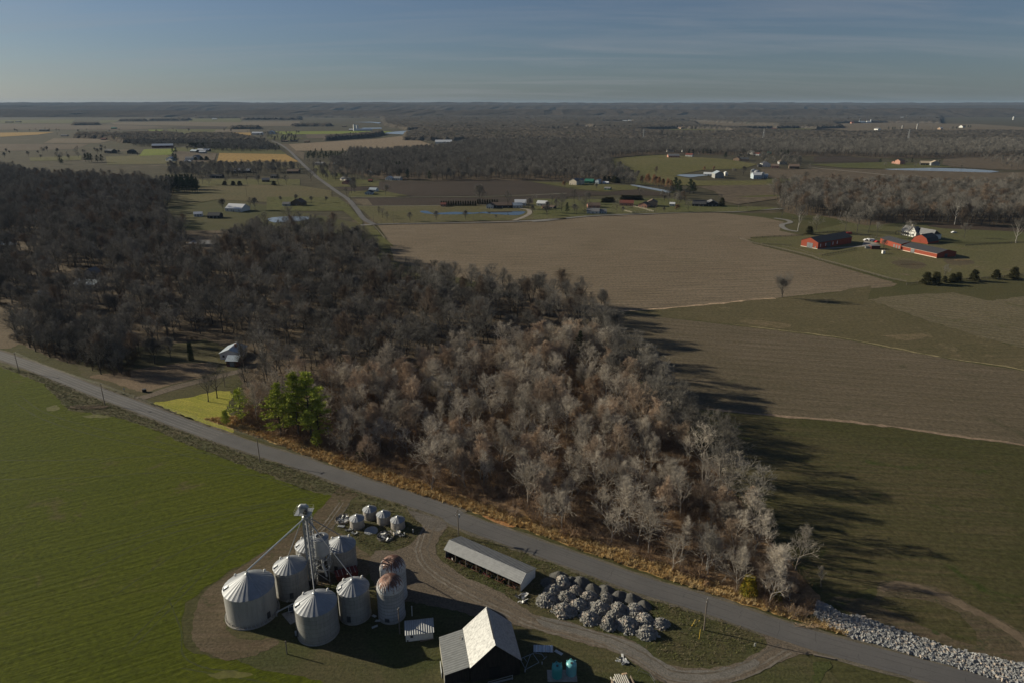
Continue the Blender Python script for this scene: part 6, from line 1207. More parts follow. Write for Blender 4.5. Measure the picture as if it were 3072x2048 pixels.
# house in the trees above the wooded lot
hb('d', 1555,300, 1690,300, 10,3,'white','rl','white house with patchy light roof among the bare trees by the driveway','y', rise=.25, chim=True)
hb('d', 1600,350, 1680,352, 6,2.8,'maroon','rl','low red-trimmed garage wing in front of the white house by the driveway','x', 'garage', gdoor=True)
hb('l', 440,520, 560,530, 9,3,'cream','rl','blue-roofed house deep in the dark left wood','x'); hb('l', 500,475, 560,478, 7,5,'cream','rg','gabled upper house deep in the dark left wood','y', rise=.5)
hb('l', 225,575, 320,572, 5,2.4,'blue','rl','low pale shed under tall trees in the left wood','x','shed', wins=1)
hb('l', 1140,100, 1190,98, 7,2.8,'white','rw','small white shed left of the long white barn behind the trees','x','shed'); hb('l', 1325,68, 1420,72, 16,3.5,'white','rw','long white barn among bare trees beyond the dark wood','x','barn', wins=4); hb('l', 1220,110, 1290,110, 10,3,'dark','rc','dark house between the white shed and the long white barn')
hb('l', 1110,275, 1280,280, 14,2.5,'grey','rg','low flat grey building in a clearing of the dark wood','x','building', rise=.1)
hb('l', 1660,38, 1703,38, 7,2.6,'white','rg','small white garage left of the brown farmhouse','x','garage', gdoor=True); hb('l', 1712,35, 1775,38, 10,4.2,'brown','rb','brown farmhouse with steep roof among orchard trees','y', chim=True)
# red barns
BRR = HM['red']
def redbarn(label, A, B, C_, h, name='red_barn', rise=.2, doors=()):
    """A-B gable side or long side facing the camera, depth to C"""
    A, B, C_ = [Vector(v[:2]) for v in (A, B, C_)]; dep = abs((C_-B).dot(Vector((-(B-A).y, (B-A).x)).normalized())); return A, B, dep
A, B, C_ = g('k',545,375), g('k',680,400), g('k',1055,370)
t = house('long red horse barn with charcoal roof, leftmost of the red barns', A, B, 47, 5.4, 'red', 'rc', 'y', rise=.26, cat='red barn', wins=0, door=False); W = (B.to_2d()-A.to_2d()).length
m = MB(); m.box(W*.36,W*.70,-.12,-.0,0,4.2); d_ = m.build('sliding_door', DOORG, t); m = MB(); m.box(W*.525,W*.535,-.16,-.12,0,4.2); m.build('door_gap', DKS, d_)
m = MB(); m.box(W*.84,W*.90,-.12,0,0,2.1); m.build('door', DOORG, t); m = MB(); m.box(0,W*.36,-.15,-.02,0,.6); m.box(W*.70,W,-.15,-.02,0,.6); m.build('plinth', HM['cream'], t)
for yy in (3,10,20,26): m = MB(); m.box(W-.02,W+.08,yy,yy+1.0,1.6,4.0); m.build('window', WHT, t)
m = MB(); m.box(W-.02,W+.10,12,17.5,0,4.4); m.build('side_door', DKS, t)
A, B = g('k',1355,408), g('k',1643,472)
t = house('long low red stable nearest the paddock with white footing', A, B, 20, 3.6, 'red', 'rc', 'x', rise=.14, cat='stable', wins=0, door=False); W = (B.to_2d()-A.to_2d()).length
m = MB(); m.box(0,W*.27,-.14,-.02,0,.6); m.box(W*.39,W,-.14,-.02,0,.6); m.box(0,W,-.1,-.02,3.2,3.5); m.build('footing', plain('cream_trim', (.55,.42,.33), .8), t); m = MB(); m.box(W*.28,W*.385,-.16,-.02,0,3.2); m.build('sliding_door', DOORG, t)
m = MB(); m.box(W-.02,W+.1,8,11,0,2.8); m.build('end_door', DKS, t)
A, B = g('k',1185,350), g('k',1352,400)
t = house('low red barn wing joining the stable on its left', A, B, 14, 4.2, 'red', 'rc', 'x', rise=.16, cat='barn wing', wins=0, door=False); W = (B.to_2d()-A.to_2d()).length
for u in (.66,.78,.90): m = MB(); m.box(W*u,W*u+1.6,-.12,0,0,2.6); m.build('stable_door', DOORG, t)
hb('k', 1115,400, 1185,400, 5,2.8,'maroon','rg','small flat-roofed red lean-to left of the barn wing','x','lean-to', rise=.05, wins=0, door=False); hb('k', 1068,395, 1116,398, 4,1.8,'grey','rg','open grey carport at the end of the red lean-to','x','carport', rise=.05, wins=0, door=True, gdoor=True)
# gambrel red barn
A, B = g('k',1440,338).to_2d(), g('k',1572,360).to_2d(); W = (B-A).length; ang = math.atan2(B.y-A.y, B.x-A.x); t = thing('gambrel_barn', 'red barn with curved charcoal gambrel roof beside the black and white house', 'barn', (A.x, A.y, 0), ang); D2 = 16
pr = [(0,0),(0,1.6),(W*.12,4.6),(W*.5,7.2),(W*.88,4.6),(W,1.6),(W,0)]
m = MB(); m.add([(x,0,z) for x, z in pr]+[(x,D2,z) for x, z in pr], [tuple(range(7)), tuple(range(13,6,-1))]); m.build('gable_wall', BRR, t)
m = MB()
for i in range(1, 5): quadprism(m, (pr[i][0],-.3,pr[i][1]+.12+.003*i), (pr[i][0],D2+.3,pr[i][1]+.12+.003*i), (pr[i+1][0],D2+.3,pr[i+1][1]+.12+.003*i), (pr[i+1][0],-.3,pr[i+1][1]+.12+.003*i), .12)
m.build('roof', HM['rc'], t); m = MB(); m.box(-.02,.08,0,D2,0,1.6); m.box(W-.08,W+.02,0,D2,0,1.6); m.build('side_wall', BRR, t)
m = MB(); m.box(W*.35,W*.55,-.1,0,0,2.8); m.build('door', HM['red'], t)
# black and white house
A, B = g('k',1355,283).to_2d(), g('k',1475,305).to_2d(); ang = math.atan2(B.y-A.y, B.x-A.x); W = (B-A).length; t = thing('timbered_house', 'large black and white house with steep grey roofs behind the stable', 'house', (A.x, A.y, 0), ang)
TM_ = HM['white']; L2_ = W+14
m = MB(); m.box(0,W,0,9,0,4.2); m.box(W,L2_,2,13,0,4.2); m.add([(W*.55,-.4,0),(W,-.4,0),(W,-.4,4.4),(W*.775,-.4,8.6),(W*.55,-.4,4.4),(W*.55,6,0),(W,6,0),(W,6,4.4),(W*.775,6,8.6),(W*.55,6,4.4)], [(0,1,2,3,4),(5,9,8,7,6),(0,4,9,5),(1,6,7,2)]); m.build('wall', TM_, t)
m = MB(); quadprism(m, (-.5,-.5,4.1), (W*.55,-.5,4.1), (W*.55,4.5,8.4), (-.5,4.5,8.4), .2); quadprism(m, (-.5,4.5,8.403), (L2_,4.5,8.403), (L2_,13.5,3.9), (-.5,13.5,3.9), .2); quadprism(m, (W+.2,1.5,3.9), (L2_+.4,1.5,3.9), (L2_+.4,4.497,8.39), (W+.2,4.497,8.39), .2)
quadprism(m, (W*.53,-.7,4.3), (W*.53,6,4.3), (W*.775,6,9.0), (W*.775,-.7,9.0), .15); quadprism(m, (W*.775,-.7,9.003), (W*.775,6,9.003), (W*1.02,6,4.3), (W*1.02,-.7,4.3), .15); r0_ = m.build('roof', HM['rg'], t)
m = MB(); m.box(W*.35,W*.35+1,5,6,7,10); m.build('chimney', HM['cream'], r0_)
m = MB()
for u in (.02,.14,.27,.40,.53): m.box(W*u,W*u+.5,-.06,0,0,4.1)
for u in (.64,.86): m.box(W*u,W*u+.35,-.46,-.4,0,4.6)
m.obox((W*.775,-.44,4.6), (W*.2,0,0), (0,.04,0), (0,0,.18)); m.obox((W*.70,-.44,5.9), (1.0,0,1.6), (0,.03,0), (.15,0,-.1)); m.build('black_timbers', HM['dark'], t)
for u in (.08,.2,.33,.46,.72,.8): m = MB(); m.box(W*u,W*u+.9,-.5 if u > .6 else -.09,-.02 if u < .6 else -.41,1.1,2.6); m.build('window', GLS, t)
m = MB(); m.box(-3,W*.5,-3.6,-.1,3.0,3.2); 
for u in (-2.8, 0, W*.24, W*.48): m.box(u,u+.25,-3.5,-3.2,0,3.0)
m.build('porch', HM['dark'], t)
def car(label, c, x, y, rz, paint, name='parked_car', van=False):
    p = g(c, x, y); t = thing(name, label, 'car', (p.x, p.y, 0), rz); m = MB(); L_, Wd = 4.6, 1.8; pr = [(-2.3,.35),(-2.3,.85),(-1.5,.98),(-.9,1.5),(.9,1.5),(1.7,1.0),(2.3,.9),(2.3,.35)] if not van else [(-2.5,.35),(-2.5,1.9),(1.6,2.0),(2.2,1.2),(2.6,1.0),(2.6,.35)]
    n = len(pr); m.add([(a, -Wd/2, b) for a, b in pr]+[(a, Wd/2, b) for a, b in pr], [tuple(range(n)), tuple(range(2*n-1, n-1, -1))]+[(i, i+n, (i+1) % n+n, (i+1) % n) for i in range(n)]); m.build('body', paint, t)
    m = MB(); m.box(-.8,.85,-Wd/2-.015,Wd/2+.015,1.02,1.4); m.build('side_windows', GLS, t)
    for a in (-1.45,1.45):
        for b in (-.82,.82): w_ = MB(); w_.tube([(a,b-.1,.34),(a,b+.1,.34)], .34, 12); w_.build('wheel', BLK, t)
WP = plain('white_car_paint', (.68,.68,.68), .3, 0, .03); BP_ = plain('blue_car_paint', (.08,.10,.16), .3, 0, .03); RP = plain('red_car_paint', (.45,.05,.04), .3, 0, .03)
car('small white car left of the parked cars by the barn wing', 'k', 1072,330, R(20), WP); car('white car second from the left by the barn wing', 'k', 1092,326, R(15), WP); car('white pickup-like car nearest the barn wing', 'k', 1120,334, R(-10), WP, van=True); car('blue car partly hidden by the white one', 'k', 1142,338, R(-5), BP_); car('red car parked against the barn wing', 'k', 1160,345, R(30), RP)
car('red vehicle behind the roof of the long red barn', 'k', 935,278, R(10), RP, van=True); car('white car on the lawn right of the black and white house', 'k', 1783,268, R(8), WP)
c = g('k',1213,435); t = thing('white_box', 'white box-shaped pump cover under the reddish paddock tree', 'box', (c.x, c.y, 0)); m = MB(); m.box(-1,1,-1,1,0,2.4); m.build('cover', WHT, t); m = MB(); m.box(-1.1,1.1,-1.1,1.1,2.4,2.55); m.build('lid', HM['cream'], t)
def fence(label, pts, h=1.35, mat=None, step=4.5, rails=3, closed=False):
    p0 = pts[0]; t = thing('rail_fence', label, 'fence', (p0.x, p0.y, 0)); mat = mat or HM['dark']; n = 0; m = MB(); pm = None; k = 0
    for a, b in zip(pts, pts[1:]):
        d = b-a; cnt = max(1, int(d.length/step))
        for r_ in range(rails): z = h*(.35+.6*r_/max(1, rails-1)); m.bar((a.x-p0.x, a.y-p0.y, z), (b.x-p0.x, b.y-p0.y, z), .07, n=4)
        for i in range(cnt):
            q_ = a.lerp(b, i/cnt)-p0
            if pm is None: w_ = MB(); w_.box(-.1,.1,-.1,.1,0,h+.1); po = w_.build('post', mat, t); pm = po
            else:
                if k >= 98: continue
                po = pm.copy(); COL.objects.link(po); po.parent = t
            po.location = (q_.x, q_.y, 0); k += 1
    m.build('rails', mat, t); return t
WD = plain('grey_fence_wood', (.14,.12,.095), .9)
fence('long grey rail fence between the stubble field and the red barn paddock', P('k', 50,318, 150,350, 400,405, 640,462, 690,485, 900,540, 1100,597, 1250,640, 1400,668), mat=WD, step=3.4)
fence('dark fence running along the drive to the long red barn', P('k', 140,315, 330,302, 560,290, 760,265, 900,262, 960,270), step=5)
fence('dark board fence inside the paddock left of the low red stable', P('k', 720,455, 850,430, 1000,402), step=3.5)
fence('dark fence with thick posts along the cedar row', P('k', 1400,690, 1530,672, 1850,650, 2100,635, 2352,612, 2700,590), mat=WD, step=4.5)
fence('dark fence across the far lawn right of the gambrel barn', P('k', 1880,375, 2050,362, 2300,350, 2700,352), step=6)
fence('short fence of thin posts left of the long red barn', P('k', 230,362, 470,375), step=5, mat=WD); fence('wire fence with thin posts before the long red barn', P('k', 400,375, 530,405, 640,440, 700,450), step=5, mat=WD, rails=1)
fence('dark fence between the parked cars and the house lawn', P('k', 1000,285, 1100,300, 1180,318), step=3)
fence('grey fence along the lane at the top of the stubble field', P('h', 850,1010, 1000,1006, 1330,1001, 1700,996, 2000,990), mat=WD, step=6)
fence('pale yard fence of the tan-roofed house', P('i', 825,990, 880,975, 960,992, 1060,1022, 870,1030, 800,1012), mat=HM['cream'], h=1.8, step=4)
fence('fence post row beside the junction embankment', P('h', 835,1012, 880,1060, 930,1120), mat=WD, step=4)
# far houses (crop, left x, y, right x, y, depth, wall, roof ...)
HB = [('h',576,660,625,668,10,3,'cream','rg','village house with grey roof at the bend of the country road','x','house'),('h',590,690,640,692,10,3,'pink','rr','maroon-roofed house just below the bend of the country road','y','house'),
('h',770,772,828,772,11,3,'blue','rc','dark-gabled ranch house with light roof behind, beside the round bare tree','y','house'),('h',800,748,855,750,9,3,'white','rl','light-roofed wing behind the dark-gabled ranch house','x','house wing'),
('h',930,656,978,658,8,3.2,'white','rw','white village shed, left of two at the wood edge','y','shed'),('h',990,656,1045,658,9,3,'white','rg','white village house, right of two at the wood edge','x','house'),('h',797,673,826,673,6,2.6,'maroon','rr','dark maroon shed on the lawn by the ploughed soil','x','shed'),
('h',1365,866,1405,866,6,3,'pink','rr','small brick shed at the left end of the pond','x','shed'),('h',1722,880,1772,882,9,4,'white','rb','white-gabled left part of the pond house','y','house'),('h',1772,878,1925,876,11,3.4,'dark','rb','long dark-windowed middle part of the pond house','x','house', ),
('h',1932,876,2005,874,9,3.2,'white','rl','blue-grey garage at the right of the pond house','x','garage'),('h',1945,858,2035,858,12,3.6,'white','rw','white barn behind the blue-grey garage','x','barn'),('h',2115,858,2190,862,10,3.2,'white','rw','small white barn right of the pond house','x','barn'),('h',2160,882,2200,882,6,2.4,'pink','rb','low brick outbuilding beside the small white barn','x','outbuilding'),('h',2200,880,2250,884,6,2.4,'dark','rb','low open brown shed right of the brick outbuilding','x','shed'),
('h',525,540,560,540,9,3,'blue','rl','pale blue house between the pines and the village trees','x','house'),('h',380,535,440,537,9,3,'grey','rg','grey house under the dark pines by the country road','x','house'),('h',700,500,745,500,9,3,'brown','rb','brown house in the village trees','x','house'),('h',785,610,825,612,9,3,'grey','rg','grey house beside the tall pale village tree','x','house'),
('h',115,357,165,357,10,3,'dark','rb','dark house left of two at the far crossroads','x','house'),('h',185,356,240,356,10,3,'brown','rc','dark house right of two at the far crossroads','x','house'),('h',295,362,335,362,10,3,'brown','rb','brown shed east of the far crossroads','x','shed'),
('h',1320,370,1450,370,22,5,'white','rw','long white metal barn in front of the far wood','x','barn'),('h',1510,367,1550,367,12,5,'white','rl','small white barn right of the long metal one','y','barn'),('h',1415,405,1460,403,8,3,'tan','rt','tan shed at the edge of the striped stubble','x','shed'),
('h',645,268,690,268,14,4,'dark','rw','low barn left of the tall white far mill','x','barn'),('h',700,270,830,268,16,5,'white','rw','long low white barn of the far mill','x','barn'),('h',590,240,625,240,12,4,'brown','rb','brown far barn above the bright green strip','x','barn'),
('f',308,272,375,272,14,4,'dark','rc','low dark farmhouse on the far left plain','x','house'),('f',600,328,655,328,12,4,'white','rc','white house with dark gables at the left end of the far copse','x','house'),('f',790,342,830,342,10,4,'maroon','rr','dark red shed below the far copse','x','shed'),('f',1192,405,1358,402,18,6,'maroon','rw','very long dark red barn with white roof on the far plain','x','barn'),
('f',820,446,875,448,16,6,'dark','rc','black barn left of the bare trees on the far plain','x','barn'),('f',998,450,1045,450,16,6,'dark','rc','dark-gabled barn right of the spreading bare tree','y','barn'),('f',475,313,525,313,12,3,'grey','rg','small grey house below the far plain farm','x','house'),('f',1975,300,2055,300,18,6,'white','rw','long white far barn near the crossroads','x','barn'),('f',2105,296,2150,296,14,8,'blue','rl','white-blue gabled far house near the crossroads','y','house'),
('f',1545,434,1638,434,14,4,'dark','rw','long shed with white roof behind the dark house on the far plain','x','shed'),('f',1490,440,1535,442,12,4,'dark','rl','dark house with light roof left of the long white-roofed shed','x','house'),('f',1560,448,1610,448,10,4,'grey','rw','grey shed in front of the long white-roofed shed','x','shed'),('f',1300,508,1350,510,12,4,'white','rw','white shed left of the dark evergreens on the far plain','y','shed'),('f',1450,500,1505,500,12,4,'white','rg','white farmhouse with grey gable behind the clipped evergreens','x','house'),('f',1505,495,1550,497,12,5,'grey','rg','grey farmhouse wing behind the clipped evergreens','y','house'),('f',1445,518,1490,518,8,2.5,'white','rw','low white shed in front of the grey farmhouse','x','shed'),
('f',1835,600,1960,598,14,3.5,'dark','rw','long white-roofed shed seen through the village trees','x','shed'),('f',1640,640,1740,640,10,3,'dark','rc','dark ranch house with pale garage door beyond the pines','x','house'),('f',2055,672,2115,670,10,3,'brown','rg','brown garage with grey gable right of the wide bare tree','x','garage'),('f',2120,640,2170,640,9,3,'dark','rc','dark house behind the brown garage','x','house'),('f',2250,605,2340,605,12,4,'brown','rb','brown house in the trees left of the country road','x','house'),('f',2030,412,2095,412,14,5,'grey','rg','grey gabled farmhouse in front of the far conifers','y','house'),
('f',870,256,910,256,12,5,'green','rgn','greenish far barn above the copse','x','barn'),('f',1660,181,1700,181,16,5,'white','rw','white far barn on the green hill field','x','barn'),('f',1520,163,1560,163,14,5,'brown','rb','brown far barn on the hill edge','y','barn'),('f',1325,292,1358,292,12,5,'dark','rc','small black far barn between the fields','x','barn'),('f',40,206,100,206,14,4,'dark','rc','dark far farm on the left horizon fields','x','barn'),('f',120,204,160,204,14,4,'dark','rc','dark far shed right of the left horizon farm','x','shed'),
('i',315,780,380,785,14,6,'cream','rg','left gabled half of the large beige manor','y','house'),('i',380,780,425,782,14,6.5,'cream','rg','right gabled half of the large beige manor','y','house'),('i',450,765,525,768,12,3,'green','rgn','green-roofed shed behind the manor','x','shed'),('i',545,770,575,772,9,5,'blue','rl','pale blue pointed building right of the green-roofed shed','y','building'),('i',625,825,675,828,6,2.5,'green','rg','small dark green shed on the manor lawn','x','shed'),('i',610,770,660,772,6,1.8,'white','rw','row of low white trailers right of the manor','x','trailer'),
('i',480,985,590,985,10,3,'pink','rb','pink-walled house behind the white ranch','x','house'),('i',470,1035,580,1038,10,3,'white','rg','white ranch house facing the lane','x','house'),('i',580,1036,645,1036,8,2.8,'blue','rg','blue-grey garage at the right end of the white ranch','x','garage'),('i',760,965,882,968,10,3.6,'pink','rr','pink brick house with red roof','x','house'),('i',925,980,1000,985,12,3.5,'pink','rb','low wing of the tan-roofed brick house','y','house wing'),('i',1000,972,1090,975,12,5,'tan','rb','main block of the tan-roofed brick house','y','house'),('i',1200,970,1245,972,6,3,'white','rw','small white shed left of the reddish bare tree','x','shed'),('i',1400,970,1520,975,14,3.2,'dark','rc','left low wing of the dark-roofed house','x','house wing'),('i',1525,972,1630,974,14,3.6,'dark','rg','right gabled wing of the dark-roofed house','y','house wing'),
('i',1600,722,1680,722,18,7,'grey','rl','large grey barn with pale roof by the narrow pond','y','barn'),('i',1690,700,1715,700,8,5,'white','rw','white gabled shed just right of the grey barn','y','shed'),('i',1500,697,1590,700,10,2.5,'white','rw','long low white greenhouse left of the grey barn','x','greenhouse'),('i',1940,728,2010,728,14,6,'blue','rw','pale silver machine shed of the right-hand farm','x','shed'),('i',2010,722,2065,724,10,4,'blue','rl','low light-blue lean-to right of the silver machine shed','x','lean-to'),
('i',2018,622,2088,622,14,6,'white','rc','white-gabled house with black roof in the far village','y','house'),('i',1985,622,2020,622,9,3,'dark','rc','dark garage left of the black-roofed house','x','garage'),('i',2095,632,2165,634,12,4,'pink','rb','brick house right of the black-roofed house','x','house'),('i',2255,638,2345,640,14,4.5,'brown','rb','brown house with flat roof in the far village','x','house'),('i',2170,600,2235,600,12,5,'grey','rb','grey-brown house behind the round bare tree','y','house'),
('i',1762,568,1815,570,14,5,'tan','rb','tan gabled house left of two in the far pasture','y','house'),('i',1818,570,1900,572,14,4,'tan','rc','tan house with long dark roof, right of two','x','house'),('i',1885,512,1935,514,12,7,'white','rw','tall white house near the middle wood','y','house'),('i',1940,520,1990,522,10,3.5,'white','rr','white shed with red roof right of the tall white house','x','shed'),('i',2070,512,2100,512,9,4,'green','rgn','small teal shed near the middle wood','x','shed'),
('i',1190,540,1290,540,14,4,'pink','rg','pink-ended barn with grey roof at the pasture edge','x','barn'),('i',1340,530,1400,532,12,4,'white','rr','white farmhouse with reddish roof at the pasture edge','x','house'),('i',1180,492,1235,492,12,4,'white','rg','white house behind the grey-roofed barn','x','house'),('i',1312,492,1340,492,8,6,'white','rg','small pointed white house behind the farmhouse','y','house'),
('j',425,835,500,840,12,4,'white','rg','white barn with grey roof beside the farm lane','x','barn'),('j',505,840,580,845,10,3,'grey','rc','low grey garage right of the lane-side white barn','x','garage'),('j',835,860,900,862,10,3,'white','rc','half-hidden white house behind the right-hand wood','x','house'),('j',930,850,975,840,8,3,'grey','rb','half-hidden grey shed behind the right-hand wood','x','shed'),
('j',1168,620,1215,624,14,7,'pink','rb','tall pink brick house by the long pond','y','house'),('j',1140,616,1168,618,9,4,'pink','rb','low wing of the pink brick house','y','house wing'),('j',1408,628,1495,630,14,4,'dark','rt','long low barn with tan roof by the long pond','x','barn'),('j',1500,635,1580,637,16,6,'grey','rt','taller barn with tan roof at the long pond','y','barn'),
('i',1140,288,1180,288,18,6,'grey','rg','far grey farmstead on the hill pasture','x','house'),('i',1225,318,1280,318,18,4,'grey','rg','far low grey barn below the hill farmstead','x','barn'),('i',1240,285,1300,288,18,5,'tan','rb','far tan barn right of the hill farmstead','x','barn'),('i',1585,320,1630,322,14,4,'white','rt','far white shed on the hill pasture','x','shed'),('i',1885,308,1950,310,20,5,'dark','rc','far dark house with black roof on the hill','x','house'),('i',1715,296,1745,296,14,6,'tan','rt','far yellow-tan barn among trees','x','barn'),('i',790,228,830,228,22,7,'grey','rw','far white-roofed barn in the valley woods','x','barn'),('i',840,222,865,222,16,7,'white','rw','far white barn right of the valley barn','x','barn'),('i',2105,296,2145,296,18,4,'maroon','rr','far dark red barn on the right hill','x','barn'),('i',465,275,487,275,12,7,'white','rg','far white house in the valley woods','y','house'),
('j',775,248,800,248,20,5,'pink','rr','far pink-ended barn left of the hill silos','x','barn'),('j',850,244,900,244,20,8,'blue','rl','far pale blue barn beside the hill silo','x','barn'),('j',915,244,945,244,16,9,'white','rw','far white bins block of the hill farm','x','barn'),('j',965,242,1030,242,20,8,'maroon','rc','far dark red barn of the hill farm','x','barn'),('j',980,308,1015,310,16,6,'white','rg','far white house below the hill farm','x','house'),('j',1120,318,1150,319,12,5,'white','rt','far white shed in the scattered hill farms','x','shed'),('j',1288,322,1325,323,12,5,'blue','rl','far pale blue shed right of the left stone silo','x','shed'),('j',1525,330,1560,330,14,6,'white','rg','far white shed with grey roof on the hill','x','shed'),('j',1755,287,1790,288,18,8,'white','rr','far white house left of dark evergreens','y','house'),('j',1225,208,1270,208,30,9,'white','rw','far white barns at the horizon wood','x','barn'),('j',1560,303,1590,304,16,6,'tan','rw','far tan house on the hill crest','y','house')]
for a in HB:
    c, xl, yl, xr, yr, dep, h, wm, rm, lb, rg = a[:11]; far_ = g(c, xl, yl).y > 1500
    hb(c, xl, yl, xr, yr, dep, h, wm, rm, lb, rg, a[11], wins=2 if far_ else 3, door=not far_)
for i, (x, y, lb) in enumerate(((1160,148,'left yellow-lit one of the far hilltop farm'),(1200,150,'second white barn of the far hilltop farm'),(1240,149,'white barn of the far hilltop farm beside its tower'),(1490,170,'left white house of the far ridge row'),(1530,168,'middle white house of the far ridge row'),(1575,167,'right white house of the far ridge row'),(1735,160,'left white house of the far pair'),(1770,158,'right white house of the far pair'),(270,175,'lone far white house at the left of the woods'),(355,170,'far white barn near the horizon woods'),(720,140,'far white barn high in the woods'))):
    hb('i', x-10, y, x+12, y, 22, 9, 'white', 'rw', 'tiny '+lb, 'x', cat='far building', name='building', wins=0, door=False)
for c, x, y, h, r, mt, lb in (('h',690,270,26,6,WHT,'tall white mill tower of the far farm'),('h',712,262,20,5,GAL,'grey bin beside the far white mill tower'),('j',1235,318,24,3.2,CONC,'left stone silo standing alone on the far hill'),('j',1372,305,26,3.4,CONC,'right stone silo with pale top on the far hill'),('j',850,243,26,4,DKS,'dark silo at the left of the far hill farm'),('j',950,243,22,4,GAL,'blue-grey silo in the far hill farm'),('j',2252,215,24,5,WHT,'white far silo near the right edge'),('j',1278,205,26,4,DKS,'thin dark far silo near the horizon'),
      ('i',1938,700,9,4.5,GAL,'left silver bin with cone roof in the right-hand farm'),('i',1968,705,8,4.5,GAL,'right silver bin with cone roof in the right-hand farm'),('i',2018,722,8.5,3,GAL,'slim silver bin beside the machine shed')):
    p = g(c, x, y); t = thing('silo', lb, 'silo', (p.x, p.y, 0)); m = MB(); m.lathe([(r,0),(r,h)], 20); m.build('wall', mt, t, smooth=True); m = MB(); m.lathe([(r+.15,h-.05),(r*.6,h+r*.35),(.05,h+r*.5)], 20); m.build('roof', RFM, t)
# lattice pylons above the middle wood
for c, x, y, lb in (('i',968,402,'steel lattice pylon above the middle wood, left of the pair'),('i',2024,405,'steel lattice pylon above the middle wood, right of centre'),('j',1288,425,'steel lattice pylon above the right-hand wood')):
    p = g(c, x, y); t = thing('pylon', lb, 'pylon', (p.x, p.y, 0)); m = MB(); Hh = 40
    for a in (-1,1):
        for b in (-1,1): m.bar((a*3.2,b*3.2,0), (a*.5,b*.5,Hh), .28, n=4)
    for k in range(9):
        z = k*4.4; s = 3.2-2.7*z/Hh; s2 = 3.2-2.7*(z+4.4)/Hh
        for u in (-1,1): m.bar((-s,u*s,z), (s2,u*s2,z+4.4), .15, n=4); m.bar((s,u*s,z), (-s2,u*s2,z+4.4), .15, n=4)
    m.build('lattice', plain('pylon_steel', (.42,.42,.40), .6, .2), t)
    for z, L_ in ((28,7),(33,6),(38,5)): m = MB(); m.bar((-L_,0,z), (L_,0,z), .3, n=4); m.bar((-L_,0,z), (0,0,z+1.8), .15, n=4); m.bar((L_,0,z), (0,0,z+1.8), .15, n=4); m.build('crossarm', plain('arm_steel', (.42,.42,.40), .6, .2), t)
# white shed lost in the wooded lot, ivy-covered trunk
hb('e', 1010,515, 1080,522, 3,2.6,'white','rw','small white shed almost hidden by the bare trees of the wooded lot','x','shed', rise=.2)
c = g('d',1350,305); t = thing('ivy_trunk', 'dark ivy-covered tree trunk on the shaded lawn', 'ivy-covered trunk', (c.x, c.y, 0)); m = MB(); m.bar((0,0,0), (0,0,9), .3, .15); m.build('trunk', BK, t); m = MB(); q = random.Random(4)
for i in range(2600): a = q.uniform(0,6.28); z = q.uniform(0,8.5); r = (1.3-.06*z)*q.uniform(.5,1.1); cc = Vector((r*math.cos(a), r*math.sin(a), z)); d = Vector((q.gauss(0,1),q.gauss(0,1),q.gauss(0,1))).normalized()*.17; e = d.orthogonal()*.8; m.add([tuple(cc-d), tuple(cc+e), tuple(cc+d)], [(0,1,2)])
m.build('ivy', IVY, t)
def bush(label, c, x, y, r, h, mat, n=1500):
    p = g(c, x, y); t = thing('shrub', label, 'shrub', (p.x, p.y, 0)); m = MB(); q = random.Random(int(x))
    for i in range(18): a = q.uniform(0,6.28); m.bar((0,0,0), (r*.7*math.cos(a), r*.7*math.sin(a), h*q.uniform(.5,1)), .04, .01, n=3)
    m.build('stems', BK, t); m = MB()
    for i in range(n): a = q.uniform(0,6.28); z = q.uniform(.05,1); rr = r*math.sqrt(q.random())*(1.05-z*.55); cc = Vector((rr*math.cos(a), rr*math.sin(a), z*h)); d = Vector((q.gauss(0,1),q.gauss(0,1),q.gauss(0,1))).normalized()*.16; e = d.orthogonal()*.8; m.add([tuple(cc-d), tuple(cc+e), tuple(cc+d)], [(0,1,2)])
    m.build('foliage', mat, t)
bush('yellow-leaved shrub near the right end of the golden verge', 'c', 690,565, 2.4, 5, YEL, 2600); bush('small yellow shrub right of the larger yellow-leaved one', 'c', 860,600, 1.4, 2.5, YEL, 900); bush('green shrub at the left end of the golden verge trees', 'e', 425,1000, 2.2, 2.6, PND); bush('orange-leaved shrub on the golden verge', 'c', 440,510, 1.0, 1.3, LFT, 500)
# ------------------------------------------------------------------ undergrowth and grass
def brushy(seed, n, h, spread, mat, nm, leafm=None, nl=0):
    q = random.Random(seed); m = MB()
    for i in range(n):
        a = q.uniform(0,6.28); d = Vector((math.cos(a)*q.uniform(.1,spread), math.sin(a)*q.uniform(.1,spread), 1)).normalized(); p = Vector((q.gauss(0,.4), q.gauss(0,.4), 0)); L_ = h*q.uniform(.5,1.1)
        m.tube([p, p+d*L_*.5, p+d*L_+Vector((q.gauss(0,.15), q.gauss(0,.15), -.1))], [.025,.018,.006], 3, cap=False)
        for k in range(5):
            b = p+d*L_*q.uniform(.3,.95); e = (d+Vector((q.gauss(0,.6), q.gauss(0,.6), q.gauss(.1,.4)))).normalized()*q.uniform(.3,.8); s = e.orthogonal().normalized()*.022; m.add([tuple(b-s), tuple(b+s), tuple(b+e)], [(0,1,2)])
    for i in range(nl):
        cc = Vector((q.gauss(0,spread*.8), q.gauss(0,spread*.8), q.uniform(.1,h*.8))); d = Vector((q.gauss(0,1),q.gauss(0,1),q.gauss(0,1))).normalized()*.10; e = d.orthogonal()*.8; m.add([tuple(cc-d), tuple(cc+e), tuple(cc+d)], [(0,1,2)], 1)
    o = m.build(nm, [mat, leafm or mat]); return o
